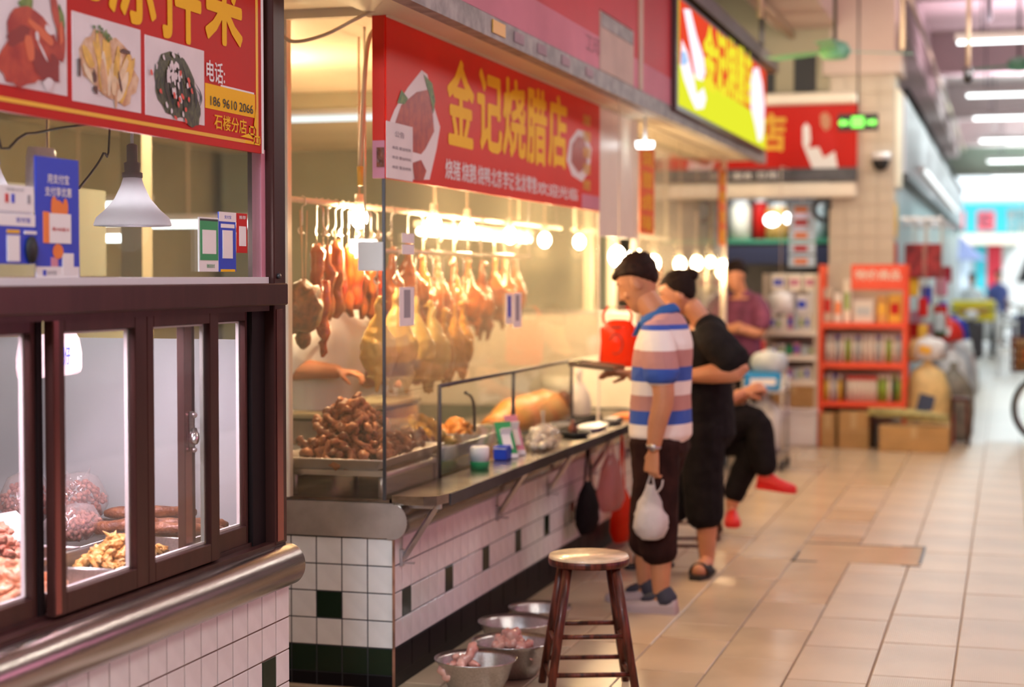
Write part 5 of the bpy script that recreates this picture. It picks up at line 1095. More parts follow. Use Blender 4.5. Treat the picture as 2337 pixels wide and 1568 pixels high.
def hand(m, w, d, back, curl=.5, s=1.0, thumb=1):
    "w wrist, d pointing along the hand, back = outward normal of the back of the hand; thumb = +1/-1 side"
    w = Vector(w); d = Vector(d).normalized(); back = Vector(back); back = (back - d * back.dot(d)).normalized(); side = d.cross(back) * thumb
    m.tube([w - d * .02, w + d * .02, w + d * .055, w + d * .088], [(.017 * s, .024 * s), (.015 * s, .034 * s), (.015 * s, .040 * s), (.012 * s, .038 * s)], 10, flat=back)
    for i, (o, L) in enumerate(((.031, .068), (.0105, .077), (-.0105, .071), (-.030, .056))):
        p = w + d * .078 + side * o * s; pts_ = [p - d * .01]; a = curl * .45; L *= s
        for seg in (.42, .32, .26):
            p = p + (d * math.cos(a) - back * math.sin(a)) * L * seg; pts_.append(p.copy()); a += curl * .75
        m.tube(pts_, [.0092 * s, .0084 * s, .0078 * s, .0055 * s], 8)
    p = w + d * .022 + side * .026 * s; t1 = (d * .55 + side * .65 - back * (.25 + .3 * curl)).normalized(); t2 = (d * .85 + side * .05 - back * (.2 + .5 * curl)).normalized()
    m.tube([p - t1 * .012, p + t1 * .032 * s, p + t1 * .032 * s + t2 * .03 * s, p + t1 * .032 * s + t2 * .052 * s], [.013 * s, .0115 * s, .0095 * s, .006 * s], 8)
def shoe(par, toe, heel, mat_up, mat_sole, w=.045, h=.075, name='shoe', bootl=.0):
    toe = Vector(toe); heel = Vector(heel); d = toe - heel; L = d.length; d.normalize(); up = Vector((0, 0, 1)); sd = up.cross(d).normalized(); up2 = d.cross(sd)
    o = thing_part(name, par); st = [(0, .62, .80), (.04, .74, .98), (.18, .80, 1.0), (.36, .80, .92), (.55, .95, .66), (.75, 1.0, .50), (.92, .78, .40), (1, .42, .28)]; m = MB(); n = 14
    for (t, kw, kh) in st:
        for j in range(n):
            a = PI * j / (n - 1); m.v.append(tuple(heel + d * L * t + sd * (w * kw * math.cos(a)) + up2 * (.016 + h * kh * max(0.0, math.sin(a)) ** .8)))
    k = len(st); m.f = [(i * n + j, i * n + j + 1, (i + 1) * n + j + 1, (i + 1) * n + j) for i in range(k - 1) for j in range(n - 1)] + [tuple(range(n)), tuple(range((k - 1) * n, k * n)), tuple([i * n for i in range(k)] + [i * n + n - 1 for i in range(k - 1, -1, -1)])]
    m.m = [0] * len(m.f); m.sm = [True] * len(m.f)
    link('upper', m.mesh('upper', mat_up), o, False); s = MB(); vv = []
    ol = [(t, w * kw * 1.06) for (t, kw, kh) in st]; loop = [heel + d * L * (t * 1.02 - .01) + sd * x for t, x in ol] + [heel + d * L * (t * 1.02 - .01) - sd * x for t, x in ol[::-1]]; q = len(loop)
    s.add(loop + [v + up2 * .024 for v in loop], [(i, (i + 1) % q, (i + 1) % q + q, i + q) for i in range(q)] + [tuple(range(q - 1, -1, -1)), tuple(range(q, 2 * q))])
    link('sole', s.mesh('sole', mat_sole), o, False); return o
def thing_part(name, par):
    o = D.objects.new(name, None); COL.objects.link(o); o.parent = par; o.empty_display_size = .03; return o
def RX(yaw=0, pitch=0, roll=0): return Matrix.Rotation(yaw, 3, 'Z') @ Matrix.Rotation(pitch, 3, 'Y') @ Matrix.Rotation(roll, 3, 'X')
def cloth(par, name, m, mat, voxel=.009, folds=.006, sc=9, seed=0, grav=True):
    me = fuse(m, voxel, 2, name)
    nn = [v.normal.copy() for v in me.vertices]
    for v, n_ in zip(me.vertices, nn):
        p = v.co + Vector((seed, 0, 0)); a = noise.noise(Vector((p.x * sc, p.y * sc, p.z * sc * .4))); b_ = noise.noise(Vector((p.x * sc * 1.2 + p.z * 5, p.y * sc * 1.2, p.z * sc * 1.5)))
        v.co += n_ * folds * (a + .9 * (1 - 2 * abs(b_)) * .6)
    me.update(); me.materials.append(mat); return link(name, me, par, False)
def body(par, m, mat, voxel=.0055):
    me = fuse(m, voxel, 2, 'body'); me.materials.append(mat); return link('body', me, par, False)
m_polo = bands('striped_polo_cloth', [(.70, (.76, .66, .58)), (.842, (.035, .085, .36)), (.905, (.46, .21, .18)), (.972, (.80, .72, .66)), (1.035, (.035, .085, .36)), (1.10, (.46, .21, .18)), (1.17, (.80, .73, .68)), (1.272, (.035, .085, .40)), (1.292, (.50, .26, .25)), (1.40, (.50, .26, .25))][:0] or
               [(.70, (.78, .69, .62)), (.842, (.030, .085, .38)), (.905, (.46, .22, .19)), (.972, (.80, .72, .66)), (1.032, (.030, .085, .38)), (1.098, (.46, .22, .20)), (1.172, (.80, .74, .69)), (1.262, (.030, .085, .42)), (1.285, (.52, .28, .28)), (1.45, (.52, .28, .28))], .85)
m_blue_collar = M('blue_knit_collar', (.015, .10, .36), .85, bump=.2, bs=200); m_brown_cloth = M('dark_brown_shorts_cloth', (.026, .009, .007), .85, spec=.12, var=.25, vs=14, bump=.15, bs=60)
m_sneak = M('grey_pink_sneaker', (.42, .32, .31), .6); m_sneak_dk = M('dark_navy_sneaker', (.03, .028, .045), .7); m_red_shoe = M('bright_red_shoe', (.62, .012, .010), .5)
# ---- the man in the striped polo
mp = pt(1508, 1400, Z=0); mx, my = -1.50, 7.55
man = thing('person', 'man in a striped polo and dark long shorts looking down, holding a small white bag', 'person', (mx, my, 0), R(172))
m = MB()
limb(m, [(-.01, 0, .80), (-.005, 0, .95), (-.01, 0, 1.12), (-.02, 0, 1.24)], [(.09, .14), (.10, .145), (.108, .165), (.085, .15)], 16)
limb(m, [(-.015, 0, 1.26), (.02, 0, 1.33), (.07, 0, 1.40)], [.068, .060, .058])
HR = RX(0, .50, 0); HC = (.098, 0, 1.468); head(m, HC, HR, 1.02)
limb(m, [(-.02, .13, 1.25), (-.055, .195, 1.18), (-.092, .215, .985), (-.065, .215, .86), (-.043, .205, .745)], [.055, .056, .048, .044, .029])
hand(m, (-.041, .204, .725), (.12, -.02, -1), (.25, 1, .05), 1.05, 1.0, 1)
limb(m, [(-.02, -.13, 1.25), (.02, -.20, 1.17), (.07, -.235, 1.01), (.13, -.20, 1.02), (.195, -.16, 1.045)], [.055, .054, .047, .042, .029])
hand(m, (.205, -.158, 1.050), (1, .10, .0), (0, -.3, 1), .35, 1.0, 1)
limb(m, [(-.01, .075, .80), (-.015, .09, .50), (-.035, .092, .33), (-.04, .092, .09)], [.085, .075, .058, .036])
limb(m, [(-.01, -.075, .80), (.07, -.088, .50), (.095, -.09, .33), (.10, -.09, .09)], [.085, .075, .058, .036])
for (x, y) in ((-.04, .092), (.10, -.09)): limb(m, [(x, y, .07), (x + .05, y, .035), (x + .11, y, .025)], [.034, .024, .018])
body(man, m, m_skin, .0038); face_parts(man, HC, HR, 1.02); hair(man, HC, HR, 1.02, 'short', M('dark_brown_hair', (.020, .007, .004), .6, spec=.15, bump=.4, bs=120, var=.3, vs=40), 1)
m = MB()
limb(m, [(-.005, 0, .790), (-.005, 0, .95), (-.01, 0, 1.10), (-.02, 0, 1.20), (-.02, 0, 1.275), (-.005, 0, 1.315)], [(.134, .196), (.127, .184), (.127, .188), (.118, .190), (.092, .165), (.07, .085)], 20)
limb(m, [(-.02, .13, 1.255), (-.060, .20, 1.17), (-.088, .222, 1.065)], [.070, .078, .078]); limb(m, [(-.02, -.13, 1.255), (.01, -.20, 1.17), (.05, -.228, 1.06)], [.070, .076, .074])
sh_ = cloth(man, 'polo_shirt', m, m_polo, .008, .005, 10, 3)
m = MB(); ring = [Vector((.006 + .078 * math.cos(a) + .018 * math.sin(0), .075 * math.sin(a), 1.318 - .030 * math.cos(a) + (.012 if abs(a) > 2 else 0))) for a in [2 * PI * k / 24 for k in range(25)]]
m.tube(ring, [(.026, .010)] * 25, 8, flat=(0, 0, 1)); m.tube([(.085, .02, 1.295), (.118, .012, 1.23)], [(.004, .02)] * 2, 6); link('collar', m.mesh('collar', m_blue_collar), man, False)
m = MB(); limb(m, [(-.005, 0, .84), (-.005, 0, .72)], [(.116, .164), (.120, .168)], 18)
limb(m, [(-.008, .085, .76), (-.012, .09, .52), (-.03, .092, .265)], [.112, .098, .084]); limb(m, [(-.008, -.085, .76), (.065, -.088, .52), (.09, -.09, .265)], [.112, .098, .084])
cloth(man, 'long_shorts', m, m_brown_cloth, .009, .007, 8, 5)
for (x, y, up_) in ((-.04, .092, m_sneak_dk), (.10, -.09, m_sneak_dk)): 
    o = shoe(man, (x + .185, y + .01, 0), (x - .075, y, 0), m_sneak, m_sneak, .046, .060, 'sneaker'); l = MB(); limb(l, [(x - .03, y, .055), (x - .01, y, .095)], [(.052, .044), (.044, .040)], 12); l.ball((x + .045, y + .002, .066), (.055, .034, .022), 0, 12, 7, Euler((0, .35, 0))); link('dark_upper', l.mesh('dark_upper', up_), o, False)
m = MB(); m.tube([Vector((-.043 + .032 * math.cos(a), .206 + .030 * math.sin(a), .752 + .004 * math.cos(a))) for a in [2 * PI * k / 16 for k in range(17)]], [(.008, .003)] * 17, 6, flat=(0, 0, 1)); m.lathe([(0, -.004), (.017, -.004), (.017, .004), (0, .005)], (-.051, .238, .752), 14, m=Euler((PI / 2, 0, 0)).to_matrix()); link('wrist_watch', m.mesh('wrist_watch', m_steel), man, False)
def wl(o, v): return Vector(o.location) + Matrix.Rotation(o.rotation_euler.z, 3, 'Z') @ Vector(v)
q = wl(man, (-.030, .205, .345)); t = thing('white_carrier_bag', 'small knotted white carrier bag held in the hand of the striped man', 'bag', q)
s = MB().lathe([(0, 0), (.55, .0), (.80, .05), (.92, .12), (.99, .22), (1, .32), (.95, .44), (.85, .56), (.70, .68), (.55, .8), (.38, .90), (.28, .95), (.26, 1.0), (0, 1)], (0, 0, 0), 26)
s.v = [tuple(q + Vector((x * .072 * (1 + .30 * noise.noise(Vector((x * 3.5, y * 3.5, z * 6)))), y * .06 * (1 + .25 * noise.noise(Vector((x * 4, y * 4, z * 5 + 3)))), z * .24))) for x, y, z in s.v]; s.obj('bag', m_bag_white, t)
m = MB(); g = wl(man, (-.028, .185, .625))
for sx in (-.02, .018): m.tube(spline([q + Vector((sx, 0, .225)), (q + Vector((sx, 0, .24))).lerp(g, .5), g + Vector((sx * .3, 0, 0))], 3), [(.004, .011)] * 7, 6)
m.tube(spline([q + Vector((.018, 0, .195)), q + Vector((.048, 0, .230)), q + Vector((.054, 0, .262))], 3), [(.004, .012)] * 7, 6); m.obj('handle', m_bag_white, t)
MB().ball(q + Vector((0, 0, .085)), (.062, .045, .075), 0, 14, 9).obj('contents', m_paper, t)
a = wl(man, (.275, -.15, 1.066)); t = thing('food_tray', 'shallow metal food tray held out to the serving hatch by the striped man', 'tray', a)
e = Matrix.Rotation(R(172), 3, 'Z') @ Matrix.Rotation(-.09, 3, 'Y'); m = MB().box(a + e @ Vector((.09, 0, .0)), (.22, .16, .006), 0, e, .002)
for sx, sy, dx, dy in ((.09, -.08, .22, .004), (.09, .08, .22, .004), (-.02, 0, .004, .16), (.20, 0, .004, .16)): m.box(a + e @ Vector((sx, sy, .010)), (dx, dy, .022), 0, e)
m.obj('pan', m_steel_worn, t); MB().box(a + e @ Vector((.09, 0, .008)), (.19, .13, .010), 0, e, .003).obj('sauce', m_braise_dk, t)
# ---- the woman in black
wo = thing('person', 'woman in a black T-shirt and black cropped trousers with her hair in a bun', 'person', (-1.47, 8.56, 0), R(184)); m = MB()
limb(m, [(0, 0, .74), (0, 0, .92), (0, 0, 1.08), (-.01, 0, 1.20)], [(.11, .15), (.11, .145), (.115, .16), (.085, .14)], 16)
limb(m, [(-.005, 0, 1.22), (.03, 0, 1.29), (.075, 0, 1.35)], [.060, .052, .052]); HC = (.132, 0, 1.405); HR = RX(.05, .38, 0); head(m, HC, HR, .96)
limb(m, [(-.03, .13, 1.21), (-.08, .185, 1.16), (-.19, .225, 1.045), (-.06, .225, 1.02), (.06, .20, 1.005)], [.055, .056, .052, .050, .030]); hand(m, (.07, .20, 1.004), (1, -.15, .02), (.0, .6, .8), .9, .93, 1)
limb(m, [(-.01, -.13, 1.21), (.0, -.185, 1.12), (-.03, -.21, .97), (.06, -.18, .97), (.16, -.12, .99)], [.055, .054, .046, .042, .028]); hand(m, (.168, -.115, .992), (1, .3, 0), (0, -.5, .85), .9, .93, -1)
limb(m, [(0, .08, .78), (.0, .09, .47), (-.02, .095, .34), (-.025, .095, .08)], [.105, .08, .062, .036]); limb(m, [(0, -.08, .78), (.11, -.08, .47), (.20, -.08, .33), (.235, -.08, .08)], [.105, .08, .06, .036])
for (x, y, dx, dy) in ((-.025, .095, .03, .13), (.235, -.08, .10, .06)): limb(m, [(x, y, .07), (x + dx * .5, y + dy * .5, .05), (x + dx, y + dy, .034)], [.036, .040, .036])
body(wo, m, m_skin2, .0042); face_parts(wo, HC, HR, .96); hair(wo, HC, HR, .96, 'bun', None, 4); m = MB()
limb(m, [(0, 0, .70), (0, 0, .92), (0, 0, 1.07), (-.01, 0, 1.16), (-.02, 0, 1.225), (-.005, 0, 1.262)], [(.155, .19), (.140, .18), (.14, .182), (.125, .182), (.09, .15), (.065, .08)], 20)
limb(m, [(-.03, .12, 1.215), (-.085, .19, 1.16), (-.165, .222, 1.075)], [.072, .084, .086]); limb(m, [(-.015, -.12, 1.215), (.0, -.19, 1.12), (-.015, -.21, 1.04)], [.07, .078, .078]); cloth(wo, 'black_shirt', m, m_black_cloth, .009, .008, 8, 11)
m = MB(); limb(m, [(0, 0, .80), (0, 0, .70)], [(.135, .175), (.140, .178)], 18); limb(m, [(0, .085, .74), (.0, .092, .50), (-.015, .095, .285)], [.118, .105, .092]); limb(m, [(0, -.08, .74), (.105, -.08, .50), (.175, -.08, .30)], [.118, .105, .088]); cloth(wo, 'cropped_trousers', m, m_black_cloth, .009, .007, 8, 13)
for (x, y, dx, dy) in ((-.025, .095, .03, .13), (.235, -.08, .10, .06)):
    d = Vector((dx, dy, 0)).normalized(); o = thing_part('sandal', wo); a = Vector((x, y, 0)) - d * .07; b_ = Vector((x, y, 0)) + d * .19; s = MB(); sd = Vector((-d.y, d.x, 0))
    lp = [a + d * .0 + sd * .022, a + d * .08 + sd * .034, a + d * .18 + sd * .050, b_ + sd * .03, b_ - sd * .03, a + d * .18 - sd * .046, a + d * .08 - sd * .034, a - sd * .022]; q_ = len(lp)
    s.add(lp + [v + Vector((0, 0, .022)) for v in lp], [(i, (i + 1) % q_, (i + 1) % q_ + q_, i + q_) for i in range(q_)] + [tuple(range(q_ - 1, -1, -1)), tuple(range(q_, 2 * q_))]); link('sole', s.mesh('sole', m_rubber), o, False)
    s = MB(); c_ = a + d * .135
    for dd in (0, .045): s.tube([c_ + d * dd + sd * (.052 * math.cos(t)) + Vector((0, 0, .02 + .055 * math.sin(t))) for t in [PI * k / 10 for k in range(11)]], [(.006, .020)] * 11, 6, flat=(0, 0, 1))
    link('strap', s.mesh('strap', m_rubber), o, False)
m = MB(); m.tube([Vector((.045, .203 + .036 * math.cos(a), 1.006 + .036 * math.sin(a))) for a in [2 * PI * k / 14 for k in range(15)]], .005, 6); link('bracelet', m.mesh('bracelet', m_lip), wo, False)
# ---- seated person with red shoes
sx_ = pt(1722, 950, Y=9.62).x - .40
se = thing('person', 'seated person with crossed legs, black trousers and bright red shoes behind the woman in black', 'person', (sx_, 9.72, 0), R(-4)); m = MB()
limb(m, [(-.02, 0, .54), (-.02, 0, .75), (-.03, 0, .95), (-.02, 0, 1.02)], [(.11, .15), (.105, .14), (.10, .155), (.08, .14)], 16); limb(m, [(-.02, 0, 1.03), (-.01, 0, 1.09), (.01, 0, 1.14)], [.055, .05, .05]); HC = (.035, 0, 1.20); HR = RX(.5, .6, 0); head(m, HC, HR, .95)
limb(m, [(-.02, -.13, 1.02), (.02, -.20, .90), (.11, -.20, .76), (.24, -.15, .79), (.34, -.10, .84)], [.05, .048, .042, .04, .028]); hand(m, (.348, -.095, .845), (1, .3, .4), (0, -.7, .7), .7, .95, 1)
limb(m, [(-.02, .13, 1.02), (.02, .20, .90), (.11, .18, .76), (.25, .08, .77), (.33, .02, .82)], [.05, .048, .042, .04, .028]); hand(m, (.336, .015, .825), (1, -.3, .4), (0, .7, .7), .7, .95, -1)
limb(m, [(0, -.08, .56), (.20, -.07, .64), (.40, -.05, .68), (.445, -.07, .52), (.475, -.08, .40)], [.095, .088, .072, .058, .038]); limb(m, [(0, .08, .55), (.20, .06, .55), (.38, .02, .53), (.31, .0, .36), (.265, -.02, .19)], [.095, .088, .07, .056, .036])
limb(m, [(.475, -.08, .39), (.52, -.08, .345), (.57, -.085, .33)], [.034, .026, .018]); limb(m, [(.265, -.02, .18), (.272, -.06, .145), (.285, -.11, .125)], [.034, .024, .018]); body(se, m, m_skin2, .006); hair(se, HC, HR, .95, 'short', None, 7); face_parts(se, HC, HR, .95)
m = MB(); limb(m, [(-.02, 0, .58), (-.02, 0, .76), (-.03, 0, .93), (-.02, 0, 1.01), (-.015, 0, 1.04)], [(.135, .17), (.125, .16), (.12, .17), (.095, .15), (.06, .08)], 18); limb(m, [(-.02, -.12, 1.01), (.02, -.195, .90), (.08, -.20, .82)], [.065, .068, .066]); limb(m, [(-.02, .12, 1.01), (.02, .195, .90), (.08, .19, .82)], [.065, .068, .066]); cloth(se, 'dark_shirt', m, m_black_cloth, .01, .006)
m = MB(); limb(m, [(-.02, 0, .66), (-.0, 0, .56)], [(.13, .17), (.135, .172)], 16); limb(m, [(0, -.08, .57), (.20, -.07, .645), (.40, -.05, .675), (.448, -.07, .52), (.473, -.08, .415)], [.11, .102, .085, .078, .066]); limb(m, [(0, .08, .56), (.20, .06, .56), (.38, .02, .535), (.315, .0, .36), (.272, -.015, .25)], [.11, .10, .085, .072, .060]); cloth(se, 'black_trousers', m, m_black_cloth, .01, .007, 8, 17)
shoe(se, (.645, -.09, .285), (.425, -.08, .305), m_red_shoe, m_red_shoe, .045, .085, 'red_shoe'); shoe(se, (.31, -.18, .085), (.25, .04, .105), m_red_shoe, m_red_shoe, .045, .075, 'red_shoe')
# ---- shopper in the purple shirt
q = pt(1698, 600, Y=14.2); pu = thing('person', 'person in a purple shirt and black trousers standing with folded arms at the grocery shop', 'person', (q.x - .02, 14.2, 0), R(-120)); m = MB()
limb(m, [(0, 0, .80), (0, 0, 1.0), (0, 0, 1.17), (-.01, 0, 1.29)], [(.11, .155), (.105, .15), (.11, .165), (.085, .15)], 16); limb(m, [(-.005, 0, 1.30), (.015, 0, 1.38), (.045, 0, 1.44)], [.058, .052, .052]); HC = (.07, 0, 1.505); HR = RX(-.25, .35, 0); head(m, HC, HR, .98)
for sg in (-1, 1):
    limb(m, [(-.01, sg * .14, 1.29), (.0, sg * .215, 1.20), (.04, sg * .225, 1.04), (.14, sg * .12, 1.06), (.17, -sg * .03, 1.07)], [.055, .052, .046, .042, .030]); hand(m, (.172, -sg * .035, 1.07), (.1, -sg, .05), (1, 0, .2), .8, .95, sg)
    limb(m, [(0, sg * .085, .84), (0, sg * .09, .48), (-.01, sg * .09, .08)], [.105, .07, .038]); limb(m, [(-.01, sg * .09, .07), (.05, sg * .095, .035), (.11, sg * .10, .025)], [.034, .024, .018])
body(pu, m, m_skin2, .006); face_parts(pu, HC, HR, .98); hair(pu, HC, HR, .98, 'short', None, 9); m = MB(); m_pur = M('purple_shirt_cloth', (.16, .035, .085), .8, var=.2, vs=8)
limb(m, [(0, 0, .86), (0, 0, 1.0), (0, 0, 1.15), (-.01, 0, 1.25), (-.02, 0, 1.31), (-.005, 0, 1.35)], [(.145, .185), (.13, .18), (.13, .188), (.118, .19), (.09, .165), (.065, .085)], 18)
for sg in (-1, 1): limb(m, [(-.01, sg * .13, 1.30), (0, sg * .215, 1.20), (.025, sg * .228, 1.09)], [.072, .074, .07])
cloth(pu, 'purple_shirt', m, m_pur, .01, .007, 8, 19); m = MB(); limb(m, [(0, 0, .90), (0, 0, .80)], [(.13, .175), (.14, .18)], 16)
for sg in (-1, 1): limb(m, [(0, sg * .085, .82), (0, sg * .09, .50), (-.01, sg * .09, .12)], [.118, .095, .07]); shoe(pu, (.17, sg * .10, 0), (-.08, sg * .09, 0), m_rubber, m_rubber, .045, .07)
cloth(pu, 'black_trousers', m, m_black_cloth, .01, .006, 8, 23)
# ---- stall workers in white
def worker(label, loc, rz, lean, cap, hc, arms, seed):
    w = thing('person', label, 'person', loc, rz); m = MB(); L = lean
    limb(m, [(0, 0, .78), (.0, 0, .98), (L * .4, 0, 1.14), (L * .7, 0, 1.27)], [(.11, .16), (.11, .155), (.112, .17), (.088, .15)], 16); HR = RX(0, .45, 0); nb = Vector((L * .75, 0, 1.28)); hc = Vector(hc); limb(m, [nb, nb.lerp(hc, .5), nb.lerp(hc, .85)], [.06, .053, .052]); head(m, hc, HR, .98)
    s = MB(); limb(s, [(0, 0, .70), (.0, 0, .98), (L * .4, 0, 1.13), (L * .65, 0, 1.23), (L * .72, 0, 1.295), (L * .8, 0, 1.33)], [(.15, .195), (.14, .185), (.138, .195), (.122, .19), (.09, .16), (.066, .085)], 18)
    for sg, ar in zip((-1, 1), arms):
        S_ = Vector((L * .65, sg * .15, 1.265)); P1 = S_.lerp(Vector(ar[0]), .35) + Vector((0, sg * .04, 0)); limb(m, [S_, P1, ar[0], Vector(ar[0]).lerp(Vector(ar[1]), .5), ar[1]], [.058, .055, .047, .043, .030]); d = Vector(ar[1]) - Vector(ar[0]); hand(m, ar[1], d, (0, 0, 1), .9, .98, -sg); limb(s, [S_, P1, Vector(S_).lerp(Vector(ar[0]), .9)], [.076, .080, .078])
        limb(m, [(0, sg * .085, .84), (0, sg * .09, .48), (-.01, sg * .09, .08)], [.105, .07, .038]); limb(m, [(-.01, sg * .09, .07), (.05, sg * .095, .035), (.11, sg * .10, .025)], [.034, .024, .018]); shoe(w, (.17, sg * .10, 0), (-.08, sg * .09, 0), m_rubber, m_rubber, .045, .07)
    body(w, m, m_skin2, .006); face_parts(w, hc, HR, .98); hair(w, hc, HR, .98, 'short', None, seed); cloth(w, 'white_coat', s, m_white_cloth, .01, .009, 7, seed); s = MB(); limb(s, [(0, 0, .86), (0, 0, .78)], [(.13, .175), (.135, .18)], 16)
    for sg in (-1, 1): limb(s, [(0, sg * .085, .80), (0, sg * .09, .50), (-.01, sg * .09, .12)], [.118, .095, .07])
    cloth(w, 'grey_trousers', s, M('grey_trouser_cloth', (.10, .10, .11), .85), .01, .006, 8, seed + 1)
    if cap:
        c = MB(); c.lathe([(0, .125), (.04, .122), (.078, .10), (.098, .065), (.100, .045), (0, .045)], (0, 0, 0), 20); T = HR; c.v = [tuple(hc + T @ Vector((x * 1.02 - .004, y * .84, z))) for x, y, z in c.v]; link('white_cap', c.mesh('white_cap', m_white_cloth), w, False)
    return w
q = pt(738, 720, Y=6.95)
worker('worker in a white coat reaching over the trays behind the hanging pork', (q.x, 6.95, 0), R(-14), .10, False, (.10, 0, 1.475), (((-.04, -.24, 1.11), (.20, -.17, 1.095)), ((.05, .24, 1.05), (.25, .12, 1.06))), 31)
q = pt(846, 760, Y=7.9)
worker('second worker in white with a white cap, bent forward behind the pale chickens', (q.x - .05, 7.9, 0), R(-50), .26, True, (.40, 0, 1.33), (((.14, -.24, 1.02), (.30, -.12, 1.02)), ((.16, .24, 1.02), (.32, .10, 1.02))), 41)
# ================================================================== stall C and the backlit box above it
cc = thing('tiled_counter', 'far white tiled counter behind the waiting customers', 'counter', (-2.5, 11.8, 0))
MB().b2((-2.95, YE + .02, 0), (XT - .0028, 13.5, .69)).obj('body', m_grout, cc)
for r_ in range(5):
    for k in range(16): link('tile', TM['w'], cc, loc=(XT - .0028, YE + .1 + .2 * k, .548 - .05 - .1 * r_), scale=(1, 2, 1))
bb = MB(); bullnose(bb, YE + .02, 13.5); bb.obj('round_edge', m_bullnose, cc)
gc = thing('stall_glazing', 'glass front of the far stall with cream posts and orange banners', 'glazing', (XB, 11.5, .7))
MB().b2((XB - .003, YE, .70), (XB + .003, 13.44, 2.43)).obj('front_pane', m_glass_bloom, gc)
MB().b2((XB - .02, 9.15, 1.72), (XB - .008, YE - .03, 2.43)).obj('cream_board', m_cream_w, gc)
MB().b2((XB - .03, YE - .03, .7), (XB + .006, YE + .03, 2.43)).obj('lit_post', m_cream_w, gc)
MB().b2((XB - .03, 13.42, .7), (XB + .006, 13.50, 2.43)).obj('end_post', m_cream_w, gc)
for yy in (11.2, 11.9, 12.7): MB().b2((-2.75, yy, .7), (-2.70, yy + .08, 2.455)).obj('inner_post', m_cream, gc)
def banner(y0, y1, z0, z1, label, chars, x):
    t = thing('vertical_banner', label, 'banner', (x, (y0 + y1) / 2, z0)); MB().b2((x, y0, z0), (x + .003, y1, z1)).obj('cloth', M('orange_red_banner', (.78, .13, .02), .6), t); n = len(chars); h = (z1 - z0) / n
    for k, c in enumerate(chars): text('banner_lettering', c, (x + .0045, (y0 + y1) / 2, z1 - h * (k + .5)), (y1 - y0) * .7, h * .75, m_yellow, t, bold=.03)
banner(10.17, 10.60, 1.76, 2.29, 'orange red vertical banner with yellow characters beside the cream post', '烧腊卤味', XB + .006)
banner(13.12, 13.44, 1.74, 2.33, 'narrow orange vertical banner at the far end of the stall glass', '烧鸭烧鹅', XB + .006)
prt = thing('stall_partition', 'cream steel partition across the far end of the roast stall', 'partition', (-2.7, 10.15, 0))
MB().b2((-3.6, 10.102, .70), (-2.19, 10.118, 1.27), ch=.004).obj('panel', m_cream_w, prt); MB().b2((-3.6, 10.10, 1.27), (-2.19, 10.12, 1.29)).obj('top_rail', m_steel, prt)
for k, (px, py, Y, s_) in enumerate(((1408, 585, 10.6, 1.5), (1450, 590, 11.0, 1.5), (1492, 600, 11.4, 1.3), (1552, 603, 12.1, 1.2), (1590, 600, 12.6, 1.2), (1622, 598, 13.0, .9), (1648, 603, 13.35, .8))):
    q = pt(px, py, Y=Y); t = thing('hanging_bulb', '%s lit bulb from the striped man in the far stall' % ORD[k], 'lamp', q, 0, 'bulbs in the far stall')
    MB().ball(q, (.034 * s_, .034 * s_, .042 * s_), 0, 12, 8).obj('bulb', m_bulb, t); MB().tube([q + Vector((0, 0, .04)), q + Vector((0, 0, .09))], .018, 8).obj('socket', m_cream_w, t); MB().tube([q + Vector((0, 0, .08)), (q.x, q.y, 2.46)], .005, 6).obj('cord', m_cable, t)
    if k % 2 == 0: lamp('bulb_light', 'POINT', q + Vector((0, 0, -.06)), 24, (1, .68, .36), .05)
r3 = tag(MB().tube([(-2.6, 10.3, 1.79), (-2.6, 13.4, 1.79)], .012, 8).tube([(-2.6, 10.35, 1.79), (-2.6, 10.35, 2.46)], .006, 6).tube([(-2.6, 13.3, 1.79), (-2.6, 13.3, 2.46)], .006, 6).obj('meat_rail', m_cream_w), 'pale hanging rail inside the far stall above its bulbs', 'rail')
t = thing('stall_downlight', 'small white round light under the soffit beside the orange banner', 'lamp', pt(1472, 331, X=-2.05)); q = t.location.copy()
MB().lathe([(0, -.02), (.05, -.018), (.055, 0), (.055, .02), (0, .02)], q, 18).obj('disc', m_tube, t); MB().tube([q + Vector((0, 0, .02)), (q.x, q.y, 2.435)], .01, 6).obj('stem', m_plastic_white, t)
# ---- lightbox
lx = -1.858; LB = thing('backlit_sign', 'bright yellow and red backlit shop sign standing out from the fascia', 'sign', (-1.88, 11.75, 2.5))
m_lb_y = emis('backlit_yellow', (.84, .86, .035), 1.0); m_lb_r = emis('backlit_red', (.90, .075, .03), .95); m_lb_w = emis('backlit_white', (1, .90, .98), 1.15); m_lb_c = emis('backlit_character_yellow', (.95, .84, .04), 1.0); m_lb_b = emis('backlit_blue', (.45, .65, 1), 1.0)
MB().b2((-1.91, 9.84, 2.47), (lx - .006, 13.62, 3.14)).obj('box', m_frame, LB)
MB().b2((lx - .006, 9.90, 2.50), (lx - .003, 13.60, 3.115)).obj('face', m_lb_y, LB)
m = MB(); m.add([(lx - .002, 9.90, 2.735), (lx - .002, 13.60, 2.735), (lx - .002, 13.60, 3.115), (lx - .002, 9.90, 3.115)], [(0, 1, 2, 3)]); m.obj('red_field', m_lb_r, LB)
def lo(pts_, mat, name, k=0): m = MB(); m.add([(lx + .001 * k, *[pt(a, b_, X=lx).y, pt(a, b_, X=lx).z]) for a, b_ in pts_], [tuple(range(len(pts_)))]); return m.obj(name, mat, LB)
lo([(1560, 20), (1576, 22), (1590, 80), (1606, 130), (1610, 165), (1604, 185), (1588, 180), (1578, 120)], m_lb_w, 'picture_plate')
